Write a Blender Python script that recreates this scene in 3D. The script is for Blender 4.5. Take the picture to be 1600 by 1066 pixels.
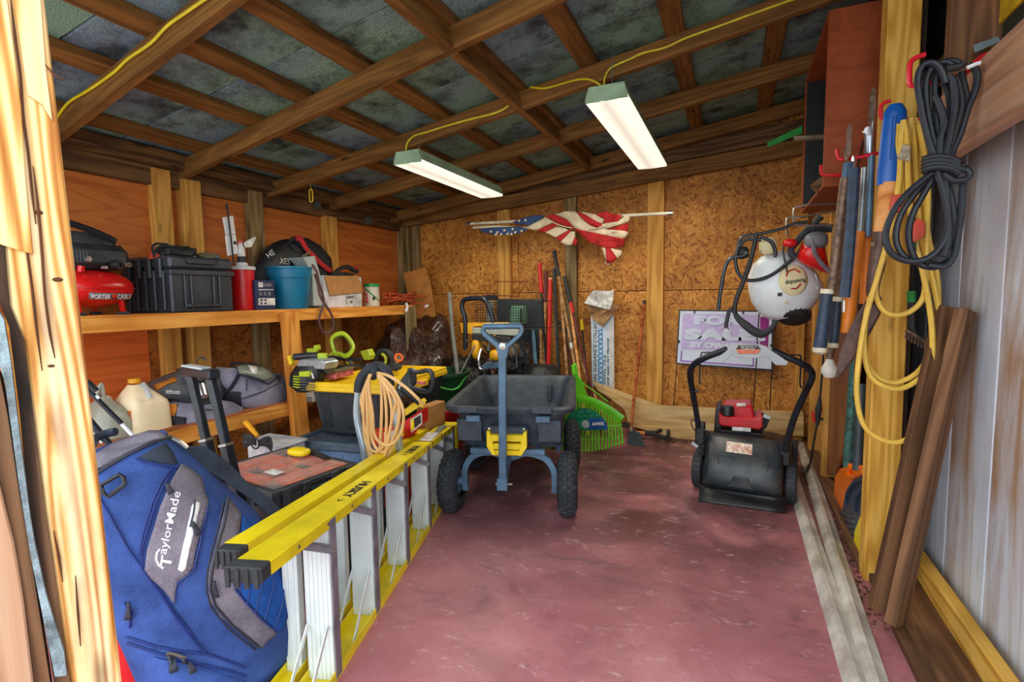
import bpy, bmesh, math, random
from mathutils import Vector as V, Matrix, noise
random.seed(7)
SC = bpy.context.scene; COL = SC.collection
for o in list(bpy.data.objects): bpy.data.objects.remove(o)

# ------------------------------------------------------------------ camera, world, exposure
FPX = 805.0
def _d(x, y): return V((x-800, -(y-533), FPX))
_y = _d(1148, 460).normalized()
_z = -_d(930, 10100); _z = (_z - _y*_z.dot(_y)).normalized()
_x = _y.cross(_z)
if _x.x < 0: _x = -_x
CAM = V((0, 0, 1.08))
def RAY(px, py):
    q = V((px-800, -(py-533), FPX)); return V((_x.dot(q), _y.dot(q), _z.dot(q)))
cam = bpy.data.objects.new('camera', bpy.data.cameras.new('camera')); COL.objects.link(cam)
cam.data.sensor_width = 36; cam.data.lens = FPX/1600*36; cam.data.clip_start = .02
R = Matrix(((_x.x, _x.y, -_x.z), (_y.x, _y.y, -_y.z), (_z.x, _z.y, -_z.z)))
cam.matrix_world = Matrix.Translation(CAM) @ R.to_4x4()
SC.camera = cam
SC.view_settings.view_transform = 'Standard'; SC.view_settings.look = 'None'
SC.view_settings.exposure = 0.0; SC.view_settings.gamma = 1; SC.view_settings.use_curve_mapping = False
W = bpy.data.worlds.new('sky'); SC.world = W; W.use_nodes = True
bg = W.node_tree.nodes['Background']; bg.inputs[0].default_value = (.86, .93, 1, 1); bg.inputs[1].default_value = 3.3
sl = bpy.data.lights.new('sun', 'SUN'); sl.energy = .8; sl.angle = 2.4; sl.color = (1, .96, .9)   # hazy bright day behind the viewer
so = bpy.data.objects.new('sun', sl); COL.objects.link(so); so.rotation_euler = (math.radians(64), 0, math.radians(14))
LAMP_W = 12.5

# real-world point on a plane that a line of sight meets
def P(px, py, X=None, Y=None, Z=None, n=None, p0=None):
    r = RAY(px, py)
    if X is not None: return CAM + r*((X-CAM.x)/r.x)
    if Y is not None: return CAM + r*((Y-CAM.y)/r.y)
    if Z is not None: return CAM + r*((Z-CAM.z)/r.z)
    n = V(n); return CAM + r*(n.dot(V(p0)-CAM)/n.dot(r))
def PX(p):
    q = V(p)-CAM; c = V((_x.x*q.x+_y.x*q.y+_z.x*q.z, _x.y*q.x+_y.y*q.y+_z.y*q.z, _x.z*q.x+_y.z*q.y+_z.z*q.z))
    return 800+FPX*c.x/c.z, 533-FPX*c.y/c.z

# ------------------------------------------------------------------ materials
def lin(c):
    return tuple(((v/255/12.92) if v/255 <= .04045 else ((v/255+.055)/1.055)**2.4) for v in c)+(1,)
MATS = {}
class NT:
    def __init__(s, name):
        s.m = bpy.data.materials.new(name); s.m.use_nodes = True; s.t = s.m.node_tree; s.b = s.t.nodes['Principled BSDF']; MATS[name] = s.m
    def n(s, ty, **kw):
        o = s.t.nodes.new(ty)
        for k, v in kw.items():
            if k.startswith('i_'):
                k = k[2:]; k = int(k) if k.isdigit() else k
                if hasattr(v, 'links') or isinstance(v, bpy.types.NodeSocket): s.t.links.new(v, o.inputs[k])
                else: o.inputs[k].default_value = v
            else: setattr(o, k, v)
        return o
    def coord(s, scale, rnd=True, kind='Object', rot=(0, 0, 0)):
        tc = s.n('ShaderNodeTexCoord'); src = tc.outputs[kind]
        if rnd:
            oi = s.n('ShaderNodeObjectInfo'); ad = s.n('ShaderNodeVectorMath', operation='MULTIPLY_ADD', i_1=(37., 53., 71.), i_2=src)
            s.t.links.new(oi.outputs['Random'], ad.inputs[0]); src = ad.outputs[0]
        mp = s.n('ShaderNodeMapping', i_Scale=scale, i_Vector=src, i_Rotation=rot); return mp.outputs[0]
    def noise(s, vec, scale=1, detail=4, rough=.55, dist=0):
        return s.n('ShaderNodeTexNoise', i_Vector=vec, i_Scale=scale, i_Detail=detail, i_Roughness=rough, i_Distortion=dist).outputs['Fac']
    def ramp(s, fac, stops):
        r = s.n('ShaderNodeValToRGB', i_0=fac); e = r.color_ramp.elements
        while len(e) < len(stops): e.new(.5)
        for el, (p, c) in zip(e, stops): el.position = p; el.color = c if len(c) == 4 else lin(c)
        return r.outputs[0]
    def mix(s, fac, a, b, mode='MIX'):
        m = s.n('ShaderNodeMix', data_type='RGBA', blend_type=mode)
        for k, v in ((0, fac), (6, a), (7, b)):
            if isinstance(v, bpy.types.NodeSocket): s.t.links.new(v, m.inputs[k])
            else: m.inputs[k].default_value = v if k == 0 or len(v) == 4 else lin(v)
        return m.outputs[2]
    def math(s, op, a, b=0.):
        m = s.n('ShaderNodeMath', operation=op)
        for k, v in ((0, a), (1, b)):
            if isinstance(v, bpy.types.NodeSocket): s.t.links.new(v, m.inputs[k])
            else: m.inputs[k].default_value = v
        return m.outputs[0]
    def bump(s, h, d=.002, st=.6):
        b = s.n('ShaderNodeBump', i_Height=h, i_Distance=d, i_Strength=st); s.t.links.new(b.outputs[0], s.b.inputs['Normal'])
    def out(s, col=None, rough=.6, metal=0):
        if col is not None:
            if isinstance(col, bpy.types.NodeSocket): s.t.links.new(col, s.b.inputs['Base Color'])
            else: s.b.inputs['Base Color'].default_value = lin(col)
        if isinstance(rough, bpy.types.NodeSocket): s.t.links.new(rough, s.b.inputs['Roughness'])
        else: s.b.inputs['Roughness'].default_value = rough
        s.b.inputs['Metallic'].default_value = metal; return s.m

def plain(name, col, rough=.5, metal=0, var=.18, scale=14, bump=0, dirt=None, dirt_amt=.5, spec=None):
    s = NT(name); v = s.coord((scale,)*3); f = s.noise(v, 1, 5)
    c2 = tuple(max(0, x*(1-var)) for x in col); c1 = tuple(min(255, x*(1+var*.6)+2) for x in col)
    c = s.ramp(f, [(.3, c2), (.72, c1)])
    if dirt:
        g = s.noise(s.coord((scale*.35,)*3), 1, 6, .65); g = s.ramp(g, [(.46, (0, 0, 0)), (.68, (255, 255, 255))])
        c = s.mix(s.math('MULTIPLY', g, dirt_amt), c, dirt)
    if bump: s.bump(s.noise(s.coord((scale*6,)*3), 1, 3), bump)
    if spec is not None: s.b.inputs['Specular IOR Level'].default_value = spec
    return s.out(c, rough, metal)

def wood(name, dark, mid, light, ring=26, fr=1.0, wear=None, knot=True, streak=(1, 16, 16), rough=.7, dirt=None, damt=.7, amp=.30):
    s = NT(name)
    big = s.noise(s.coord((.7, 6*fr, 6*fr)), 1, 2, .4)
    band = s.math('MULTIPLY_ADD', s.math('SINE', s.math('MULTIPLY', big, ring*2.2)), .5); s.t.nodes[-1].inputs[2].default_value = .5
    fine = s.noise(s.coord((2.2, 90*fr, 90*fr)), 1, 3, .6)
    st = s.noise(s.coord(streak), 1, 4, .6)
    f = s.math('ADD', s.math('MULTIPLY', band, amp), s.math('ADD', s.math('MULTIPLY', fine, .34), s.math('MULTIPLY', st, .62-amp*.4)))
    c = s.ramp(f, [(.28, dark), (.55, mid), (.88, light)])
    if wear: c = s.mix(s.ramp(s.noise(s.coord((.9, 14*fr, 14*fr)), 1, 5), [(.48, (0, 0, 0)), (.7, (190, 190, 190))]), c, wear)
    if knot:
        vo = s.n('ShaderNodeTexVoronoi', i_Vector=s.coord((2.4, 9, 9)), i_Scale=1.0, i_Randomness=1.0).outputs['Distance']
        k = s.ramp(vo, [(.05, (255, 255, 255)), (.13, (0, 0, 0))]); c = s.mix(s.math('MULTIPLY', k, .8), c, tuple(x*.45 for x in dark))
    if dirt: c = s.mix(s.math('MULTIPLY', s.ramp(s.noise(s.coord((2.5, 7, 7)), 1, 6, .7), [(.5, (0, 0, 0)), (.66, (255, 255, 255))]), damt), c, dirt)
    s.bump(f, .0012, .5); s.b.inputs['Specular IOR Level'].default_value = .25
    return s.out(c, rough)

wood('ceiling_wood', (84, 56, 26), (132, 92, 46), (168, 122, 66), fr=1.6, amp=.18, dirt=(58, 48, 28), damt=.35)
wood('plate_wood', (60, 40, 24), (105, 74, 44), (138, 102, 64), dirt=(48, 40, 30), damt=.4)
wood('stud_wood', (160, 108, 44), (205, 148, 68), (226, 172, 92))
wood('stud_grey', (84, 66, 42), (130, 106, 66), (165, 138, 92), wear=(150, 140, 112))
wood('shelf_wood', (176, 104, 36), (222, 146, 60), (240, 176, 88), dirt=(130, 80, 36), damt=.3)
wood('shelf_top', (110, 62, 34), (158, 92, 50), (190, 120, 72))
wood('post_wood', (166, 98, 36), (224, 166, 90), (250, 218, 158), ring=44, fr=2.4, amp=.5, wear=(214, 218, 200), streak=(.8, 60, 60), dirt=(140, 80, 34), damt=.4)
wood('post_yellow', (172, 118, 36), (210, 160, 66), (232, 188, 98), ring=30, fr=1.5)
wood('brown_plank', (66, 44, 28), (110, 76, 50), (148, 108, 76), fr=1.5, amp=.22, dirt=(70, 52, 40), damt=.35)
wood('pale_lumber', (176, 138, 84), (214, 178, 120), (232, 204, 152), dirt=(150, 130, 90), damt=.3)
wood('beam_wood', (120, 84, 60), (176, 130, 98), (204, 164, 130), fr=1.5, amp=.18, wear=(190, 168, 150))
wood('handle_wood', (110, 74, 44), (166, 122, 78), (196, 156, 108), knot=False)
wood('ash_handle', (186, 110, 48), (224, 152, 84), (240, 186, 122), knot=False)
wood('rust_handle', (96, 40, 16), (160, 78, 36), (190, 110, 62), knot=False)
wood('mould_wood', (24, 16, 10), (74, 50, 34), (150, 110, 78), knot=False, dirt=(20, 14, 10), damt=.9)

def plywood(name, d, m, l, dirt=None):
    s = NT(name); v = s.coord((3.2, .55, 3.2), kind='Object'); big = s.noise(v, 1, 3, .45, .6)
    ln = s.math('SINE', s.math('MULTIPLY', big, 62)); ln = s.ramp(ln, [(.35, (0, 0, 0)), (.95, (255, 255, 255))])
    base = s.ramp(s.noise(s.coord((9, .9, 26)), 1, 5, .6), [(.3, m), (.7, l)])
    c = s.mix(s.math('MULTIPLY', ln, .26), base, d)
    if dirt: c = s.mix(s.math('MULTIPLY', s.ramp(s.noise(s.coord((1.4,)*3), 1, 6, .7), [(.48, (0, 0, 0)), (.7, (255, 255, 255))]), .7), c, dirt)
    s.bump(s.noise(s.coord((30, 3, 60)), 1, 3), .001); s.b.inputs['Specular IOR Level'].default_value = .3
    return s.out(c, .6)
plywood('plywood_red', (120, 54, 16), (176, 92, 36), (204, 120, 54))
plywood('plywood_orange', (168, 66, 20), (226, 104, 40), (240, 132, 62))
plywood('plywood_brown', (70, 36, 18), (124, 74, 40), (150, 96, 56), dirt=(64, 44, 30))
plywood('cabinet_brown', (96, 38, 14), (136, 62, 28), (156, 78, 38))

def osb(name, dk, md, lt):
    s = NT(name); cols = []
    for i, (ang, sc) in enumerate(((.35, 1), (-.75, 1.15), (1.35, .9))):
        mp = s.coord((34*sc, 34*sc, 9*sc), rnd=False, rot=(0, ang, 0)) if False else None
        tc = s.n('ShaderNodeTexCoord').outputs['Object']
        ds = s.n('ShaderNodeTexNoise', i_Vector=tc, i_Scale=6., i_Detail=2.).outputs['Color']
        dv = s.n('ShaderNodeVectorMath', operation='MULTIPLY_ADD', i_0=ds, i_1=(.06,)*3, i_2=tc).outputs[0]
        r = s.n('ShaderNodeMapping', i_Vector=dv, i_Rotation=(ang, ang, 0)).outputs[0]
        sx = s.n('ShaderNodeVectorMath', operation='MULTIPLY', i_0=r, i_1=(17*sc, 17*sc, 88*sc)).outputs[0]
        vo = s.n('ShaderNodeTexVoronoi', i_Vector=sx, i_Scale=1.)
        cols.append((s.n('ShaderNodeSeparateColor', i_0=vo.outputs['Color']), vo))
    a, b, c = cols
    pick = s.math('GREATER_THAN', a[0].outputs[1], .5); pick2 = s.math('GREATER_THAN', b[0].outputs[1], .62)
    g = s.mix(pick, a[0].outputs[0], b[0].outputs[0]); g = s.mix(pick2, g, c[0].outputs[0])
    tone = s.n('ShaderNodeSeparateColor', i_0=g).outputs[0]
    fine = s.noise(s.coord((22, 22, 90), rnd=False), 1, 4, .6)
    f = s.math('ADD', s.math('MULTIPLY', tone, .58), s.math('MULTIPLY', fine, .46))
    col = s.ramp(f, [(.16, dk), (.34, md), (.62, tuple((x+y)/2 for x, y in zip(md, lt))), (.92, lt)])
    blot = s.ramp(s.noise(s.coord((2.2,)*3, rnd=False), 1, 4), [(.35, (200, 190, 180)), (.65, (255, 255, 255))])
    col = s.mix(1., col, blot, 'MULTIPLY'); s.bump(f, .002, .5); s.b.inputs['Specular IOR Level'].default_value = .3
    return s.out(col, .6)
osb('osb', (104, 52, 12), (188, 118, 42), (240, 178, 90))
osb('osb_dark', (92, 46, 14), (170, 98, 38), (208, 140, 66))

def floor_mat():
    s = NT('floor_paint')
    v = s.coord((1, 1, 1), rnd=False)
    base = s.ramp(s.noise(v, 1.3, 6, .6), [(.3, (164, 98, 104)), (.5, (184, 118, 124)), (.75, (206, 150, 156))])
    st = s.ramp(s.noise(v, 2.1, 7, .68, .5), [(.5, (0, 0, 0)), (.7, (255, 255, 255))])
    c = s.mix(s.math('MULTIPLY', st, .6), base, (118, 66, 72))
    far = s.n('ShaderNodeMapRange', i_0=s.n('ShaderNodeSeparateXYZ', i_0=v).outputs[1], i_1=1.4, i_2=2.5).outputs[0]     # oil and dirt stains, deepened with distance to paint in the fading daylight
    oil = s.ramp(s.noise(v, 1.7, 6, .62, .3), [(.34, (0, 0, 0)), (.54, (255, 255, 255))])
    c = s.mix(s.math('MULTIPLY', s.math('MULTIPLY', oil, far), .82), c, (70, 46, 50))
    g2 = s.ramp(s.noise(s.coord((1.1, 2.2, 1), rnd=False, rot=(0, 0, .3)), 1.6, 6, .7, .6), [(.55, (0, 0, 0)), (.68, (255, 255, 255))]); c = s.mix(s.math('MULTIPLY', g2, .55), c, (84, 68, 76))
    sc = s.ramp(s.noise(s.coord((9, 22, 9), rnd=False), 1, 6, .75, 1.2), [(.58, (0, 0, 0)), (.68, (255, 255, 255))])
    c = s.mix(s.math('MULTIPLY', sc, .6), c, (222, 186, 188))
    sp = s.ramp(s.noise(v, 60, 3, .6), [(.6, (0, 0, 0)), (.72, (255, 255, 255))]); c = s.mix(s.math('MULTIPLY', sp, .35), c, (90, 58, 54))
    s.bump(s.noise(v, 18, 6, .6), .003, .4)
    rr = s.ramp(s.noise(v, 3, 5), [(.3, (130, 130, 130)), (.7, (190, 190, 190))]); s.b.inputs['Specular IOR Level'].default_value = .35
    return s.out(c, rr)
floor_mat()

def roof_mat():
    s = NT('roof_felt'); v = s.coord((1, 1, 1))
    c = s.ramp(s.noise(v, 220, 3, .6), [(.35, (116, 130, 134)), (.55, (176, 196, 198)), (.75, (250, 255, 255))])
    tint = s.ramp(s.noise(v, 1.2, 2), [(.35, (190, 205, 235)), (.65, (200, 235, 205))]); c = s.mix(1., c, tint, 'MULTIPLY')
    d = s.ramp(s.noise(v, 4.5, 7, .7), [(.46, (0, 0, 0)), (.64, (255, 255, 255))]); c = s.mix(s.math('MULTIPLY', d, .85), c, (26, 26, 26))
    s.bump(s.noise(v, 200, 2), .002); return s.out(c, .85)
roof_mat()

def panel_white():
    s = NT('painted_panel'); v = s.coord((1, 1, 1), rnd=False)
    c = s.ramp(s.noise(v, 3, 5), [(.3, (196, 204, 216)), (.7, (222, 228, 238))])
    r = s.ramp(s.noise(s.coord((4, 5, .9), rnd=False), 1, 6, .65, .4), [(.5, (0, 0, 0)), (.66, (255, 255, 255))])
    c = s.mix(s.math('MULTIPLY', r, .85), c, (160, 116, 62))
    r2 = s.ramp(s.noise(s.coord((30, 36, 3), rnd=False), 1, 5, .6), [(.6, (0, 0, 0)), (.72, (255, 255, 255))]); c = s.mix(s.math('MULTIPLY', r2, .4), c, (150, 120, 84))
    return s.out(c, .45)
panel_white()

# ------------------------------------------------------------------ geometry helpers
WM = {}
def wm(o): return WM.get(o.name, Matrix.Identity(4)) if o else Matrix.Identity(4)
def link(o, parent=None, M=None):
    COL.objects.link(o); M = M or Matrix.Identity(4); WM[o.name] = M
    if parent: o.parent = parent; o.matrix_basis = wm(parent).inverted() @ M
    else: o.matrix_basis = M
    return o
def thing(name, label, cat, loc=(0, 0, 0), rz=0, group=None, M=None):
    o = bpy.data.objects.new(name, None); o.empty_display_size = .05
    link(o, None, M or (Matrix.Translation(V(loc)) @ Matrix.Rotation(rz, 4, 'Z')))
    if label: o['label'] = label
    if cat: o['category'] = cat
    if group: o['group'] = group
    return o
def struct(name, label=None):
    o = bpy.data.objects.new(name, None); link(o); o['kind'] = 'structure'; o['label'] = label or name.replace('_', ' '); return o
def tag(o, label, cat, group=None):
    o['label'] = label; o['category'] = cat
    if group: o['group'] = group
    return o
def smooth_pts(pts, k=6, closed=False):
    pts = [V(p) for p in pts]; n = len(pts); out = []
    rng = range(n if closed else n-1)
    for i in rng:
        p1, p2 = pts[i], pts[(i+1) % n]; p0 = pts[i-1] if (closed or i > 0) else p1*2-p2
        p3 = pts[(i+2) % n] if (closed or i+2 < n) else p2*2-p1
        for j in range(k):
            t = j/k; out.append(.5*((2*p1)+(p2-p0)*t+(2*p0-5*p1+4*p2-p3)*t*t+(3*p1-p0-3*p2+p3)*t**3))
    if not closed: out.append(pts[-1])
    return out
class MB:
    """collects shapes; local=True: coordinates are the parent's own, else world"""
    def __init__(s, parent=None, local=False, T=None): s.v = []; s.f = []; s.p = parent; s.local = local; s.T = T
    def add(s, vs, fs):
        b = len(s.v)
        s.v += [(s.T @ V(v)) if s.T else V(v) for v in vs]; s.f += [tuple(b+i for i in f) for f in fs]; return s
    def box(s, x0, x1, y0, y1, z0, z1, c=0, M=None, taper=None):
        x0, x1 = sorted((x0, x1)); y0, y1 = sorted((y0, y1)); z0, z1 = sorted((z0, z1))
        if c <= 0:
            vs = [V((x, y, z)) for z in (z0, z1) for y in (y0, y1) for x in (x0, x1)]
            fs = [(0, 2, 3, 1), (4, 5, 7, 6), (0, 1, 5, 4), (2, 6, 7, 3), (0, 4, 6, 2), (1, 3, 7, 5)]
        else:
            c = min(c, (x1-x0)*.45, (y1-y0)*.45, (z1-z0)*.45); bm = bmesh.new(); bmesh.ops.create_cube(bm, size=1)
            for q in bm.verts: q.co = V(((x0+x1)/2+q.co.x*(x1-x0), (y0+y1)/2+q.co.y*(y1-y0), (z0+z1)/2+q.co.z*(z1-z0)))
            bmesh.ops.bevel(bm, geom=bm.edges[:], offset=c, segments=1, affect='EDGES', profile=.5)
            bm.verts.index_update(); vs = [q.co.copy() for q in bm.verts]; fs = [tuple(q.index for q in f.verts) for f in bm.faces]; bm.free()
        if taper:   # (bottom scale x, bottom scale y)
            cx, cy = (x0+x1)/2, (y0+y1)/2
            for q in vs:
                t = 1-(q.z-z0)/(z1-z0); q.x = cx+(q.x-cx)*(1+(taper[0]-1)*t); q.y = cy+(q.y-cy)*(1+(taper[1]-1)*t)
        if M: vs = [M @ q for q in vs]
        return s.add(vs, fs)
    def beam(s, a, b, w, h, up=(0, 0, 1), c=0):
        a, b = V(a), V(b); x = (b-a); L = x.length; x.normalize(); u = V(up); y = u.cross(x)
        if y.length < 1e-4: y = V((0, 1, 0)).cross(x)
        y.normalize(); z = x.cross(y); M = Matrix((x, y, z)).transposed().to_4x4(); M.translation = a
        return s.box(0, L, -w/2, w/2, -h/2, h/2, c, M)
    def tube(s, pts, r, n=8, closed=False, sm=0, caps=True, flat=None):
        if sm: 
            if isinstance(r, (list, tuple)): 
                m = len(r); q = smooth_pts(pts, sm, closed); r = [r[min(m-1, int(i/sm))]*(1-(i/sm) % 1)+r[min(m-1, int(i/sm)+1)]*((i/sm) % 1) for i in range(len(q))]; pts = q
            else: pts = smooth_pts(pts, sm, closed)
        pts = [V(p) for p in pts]; m = len(pts); vs = []; nrm = None
        for i, p in enumerate(pts):
            a = pts[(i-1) % m] if (closed or i > 0) else p; b = pts[(i+1) % m] if (closed or i < m-1) else p
            t = b-a
            if t.length < 1e-9: t = V((0, 0, 1))
            t.normalize()
            if nrm is None: nrm = t.orthogonal().normalized() if flat is None else (V(flat[2])-t*t.dot(V(flat[2]))).normalized()
            nrm = (nrm-t*nrm.dot(t)); nrm = nrm.normalized() if nrm.length > 1e-6 else t.orthogonal().normalized()
            bi = t.cross(nrm); rr = r[i] if isinstance(r, (list, tuple)) else r
            for k in range(n):
                an = 2*math.pi*(k+.5)/n; ca, sa = math.cos(an), math.sin(an)
                if flat is None: vs.append(p+nrm*ca*rr+bi*sa*rr)
                else: vs.append(p+nrm*ca*flat[0]*rr+bi*sa*flat[1]*rr)
        fs = []
        for i in range(m if closed else m-1):
            j = (i+1) % m
            for k in range(n): fs.append((i*n+k, i*n+(k+1) % n, j*n+(k+1) % n, j*n+k))
        if caps and not closed: fs += [tuple(range(n-1, -1, -1)), tuple((m-1)*n+k for k in range(n))]
        return s.add(vs, fs)
    def lathe(s, prof, M=None, n=20, sx=1, sy=1, a0=0, a1=2*math.pi):
        M = M or Matrix.Identity(4); full = abs(a1-a0-2*math.pi) < 1e-6; c = n if full else n+1; vs = []
        for r, z in prof:
            for k in range(c):
                a = a0+(a1-a0)*k/n; vs.append(M @ V((max(r, 1e-5)*math.cos(a)*sx, max(r, 1e-5)*math.sin(a)*sy, z)))
        fs = []
        for i in range(len(prof)-1):
            for k in range(n):
                l = (k+1) % c; fs.append((i*c+k, i*c+l, (i+1)*c+l, (i+1)*c+k))
        return s.add(vs, fs)
    def prism(s, poly, d, M=None, c=0):
        """poly: 2D outline in local XY, extruded 0..d on Z"""
        M = M or Matrix.Identity(4); n = len(poly); vs = []
        if c <= 0: lay = [(0, 0), (0, d)]
        else: lay = [(c, 0), (0, c), (0, d-c), (c, d)]
        ar = sum(poly[i][0]*poly[(i+1) % n][1]-poly[(i+1) % n][0]*poly[i][1] for i in range(n))
        if ar < 0: poly = poly[::-1]
        def inset(q):
            out = []
            for i in range(n):
                a, b, e = V(poly[i-1][:2]), V(poly[i][:2]), V(poly[(i+1) % n][:2]); u = (b-a); w = (e-b)
                u = u.normalized() if u.length else V((1, 0)); w = w.normalized() if w.length else V((1, 0))
                nn = V((-u.y, u.x))+V((-w.y, w.x)); nn = nn.normalized() if nn.length > 1e-6 else V((0, 0)); out.append(b+nn*q)
            return out
        for q, z in lay:
            for p in (inset(q) if q else poly): vs.append(M @ V((p[0], p[1], z)))
        fs = [tuple(range(n-1, -1, -1)), tuple((len(lay)-1)*n+k for k in range(n))]
        for i in range(len(lay)-1):
            for k in range(n): fs.append((i*n+k, i*n+(k+1) % n, (i+1)*n+(k+1) % n, (i+1)*n+k))
        return s.add(vs, fs)
    def slab(s, pts, dvec):
        """world polygon pushed along dvec"""
        pts = [V(p) for p in pts]; d = V(dvec); n = len(pts)
        fs = [tuple(range(n-1, -1, -1)), tuple(range(n, 2*n))]+[(k, (k+1) % n, n+(k+1) % n, n+k) for k in range(n)]
        return s.add(pts+[p+d for p in pts], fs)
    def grid(s, fn, nu, nv, closeu=False):
        vs = [fn(i/nu, j/nv) for j in range(nv+1) for i in range(nu+1 if not closeu else nu)]; c = nu+1 if not closeu else nu
        fs = [(j*c+i, j*c+(i+1) % c, (j+1)*c+(i+1) % c, (j+1)*c+i) for j in range(nv) for i in range(nu)]
        return s.add(vs, fs)
    def blob(s, c, r, e=1.0, M=None, nu=16, nv=10, lump=0, seed=0, freq=3):
        c = V(c); r = V(r)
        def pw(v, k): return math.copysign(abs(v)**k, v)
        vs = []; 
        for j in range(nv+1):
            ph = -math.pi/2+math.pi*j/nv
            for i in range(nu):
                th = 2*math.pi*i/nu; q = V((pw(math.cos(ph), e)*pw(math.cos(th), e), pw(math.cos(ph), e)*pw(math.sin(th), e), pw(math.sin(ph), e)))
                if lump: q *= 1+lump*noise.noise(q*freq+V((seed*7.3, seed*3.1, seed)))
                p = V((q.x*r.x, q.y*r.y, q.z*r.z)); vs.append(c+((M.to_3x3() @ p) if M else p))
        fs = [(j*nu+i, j*nu+(i+1) % nu, (j+1)*nu+(i+1) % nu, (j+1)*nu+i) for j in range(nv) for i in range(nu)]
        return s.add(vs, fs)
    def build(s, name, mat, parent=None, smooth=False, bevel=0, subsurf=0, solid=0, M=None, ang=40):
        parent = parent or s.p; base = M if M else (wm(parent) if parent else Matrix.Identity(4))
        if parent is None and M is None and s.v:     # a single-mesh thing gets its origin at its base
            lo = V((sum(v.x for v in s.v)/len(s.v), sum(v.y for v in s.v)/len(s.v), min(v.z for v in s.v))); base = Matrix.Translation(lo)
        inv = base.inverted() if not s.local else Matrix.Identity(4)
        me = bpy.data.meshes.new(name); me.from_pydata([inv @ v for v in s.v], [], s.f)
        bm = bmesh.new(); bm.from_mesh(me); bmesh.ops.remove_doubles(bm, verts=bm.verts, dist=1e-6); bmesh.ops.recalc_face_normals(bm, faces=bm.faces); bm.to_mesh(me); bm.free()
        if mat: me.materials.append(MATS[mat] if isinstance(mat, str) else mat)
        o = bpy.data.objects.new(name, me); link(o, parent, base)
        if smooth:
            for p in me.polygons: p.use_smooth = True
            if smooth != 'all':
                try: me.set_sharp_from_angle(angle=math.radians(ang))
                except Exception: pass
        if solid: m = o.modifiers.new('thickness', 'SOLIDIFY'); m.thickness = solid; m.offset = 0
        if bevel: m = o.modifiers.new('bevel', 'BEVEL'); m.width = bevel; m.segments = 2; m.limit_method = 'ANGLE'; m.angle_limit = math.radians(35)
        if subsurf: m = o.modifiers.new('sub', 'SUBSURF'); m.levels = m.render_levels = subsurf
        return o
def board(name, a, b, w, h, mat, parent=None, up=(0, 0, 1), c=.0025, ext=0):
    """lumber from a to b (centre line), width w across, height h along up; grain runs along it"""
    a, b = V(a), V(b); x = (b-a); L = x.length; x.normalize(); a = a-x*ext; L += 2*ext; u = V(up); y = u.cross(x)
    if y.length < 1e-4: y = V((0, 1, 0)).cross(x)
    y.normalize(); z = x.cross(y); M = Matrix((x, y, z)).transposed().to_4x4(); M.translation = a
    m = MB(parent, local=True).box(0, L, -w/2, w/2, -h/2, h/2, c); return m.build(name, mat, parent, M=M)
def frame(o, x, z):
    """matrix with local x along x and local z along z"""
    x = V(x).normalized(); z = V(z); z = (z-x*z.dot(x)).normalized(); y = z.cross(x)
    M = Matrix((x, y, z)).transposed().to_4x4(); M.translation = V(o); return M
def text(s, mat, M, size=.1, parent=None, name='lettering', ext=.0006, bold=0, sx=1, align='CENTER', fit=None, sy=1, space=1):
    cu = bpy.data.curves.new(name, 'FONT'); cu.body = s; cu.size = size; cu.align_x = align; cu.align_y = 'CENTER'; cu.extrude = ext; cu.offset = bold; cu.resolution_u = 3; cu.space_character = space
    t = bpy.data.objects.new('t', cu); me = bpy.data.meshes.new_from_object(t); bpy.data.objects.remove(t); bpy.data.curves.remove(cu)
    if fit and me.vertices:
        w = max(v.co.x for v in me.vertices)-min(v.co.x for v in me.vertices); sx *= fit/w
    for v in me.vertices: v.co.x *= sx; v.co.y *= sy
    me.name = name; me.materials.clear(); me.materials.append(MATS[mat] if isinstance(mat, str) else mat)
    o = bpy.data.objects.new(name, me); return link(o, parent, M)
def cloth_fold(p, amp, f, seed=0): return amp*noise.noise(V(p)*f+V((seed, seed*2, seed*3)))

# ================================================================== STRUCTURE
ZR = lambda x: 1.77+.16*(x+2.87)          # underside of the rafters
SL = V((1, 0, .16)).normalized(); NU = V((-.16, 0, 1)).normalized()
XL, XR, YB = -2.92, .47, 4.2
o = MB().box(-3.1, .9, -.35, 4.35, -.12, 0).build('floor', 'floor_paint', M=Matrix.Identity(4)); o['kind'] = 'structure'; o['label'] = 'worn dusty-red painted concrete floor with dark stains'
plain('ground_gravel', (196, 190, 176), .9, var=.3, scale=20, bump=.004)  # unseen ground, made pale to bounce daylight up to the ceiling
o = MB().box(-14, 14, -16, -.36, -.3, -.14).build('ground', 'ground_gravel', M=Matrix.Identity(4)); o['kind'] = 'structure'; o['label'] = 'unseen pale gravel ground outside the open front'

ceiling = struct('ceiling', 'dark roof felt panels over brown rafters and purlins')
seams = [.55, 1.12, 1.68, 2.34, 3.08, 3.86, 4.4]
ya = .3
for yb in seams:
    m = MB(ceiling, local=True).box(0, 3.75, ya+.004, yb-.004, 0, .02, .002)
    m.build('roof_board', 'roof_felt', ceiling, M=frame((-3.05, 0, ZR(-3.05)+.09*1.012+.04), SL, NU)); ya = yb
MB(ceiling).slab([(-3.1, .28, ZR(-3.1)+.165), (.75, .28, ZR(.75)+.165), (.75, 4.42, ZR(.75)+.165), (-3.1, 4.42, ZR(-3.1)+.165)], (0, 0, .02)).build('roof_cover', 'roof_felt', ceiling)
RY = [(.80, .45), (1.37, 1.0), (2.0, 1.79), (2.60, 2.60), (3.18, 3.33), (3.95, 4.08)]
for i, (y, y2) in enumerate(RY):
    e = -2.92
    board('rafter', V((e, y, ZR(e)))+NU*.045, V((.47, y2, ZR(.47)))+NU*.045, .04, .09, 'ceiling_wood', ceiling, up=NU)
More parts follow.
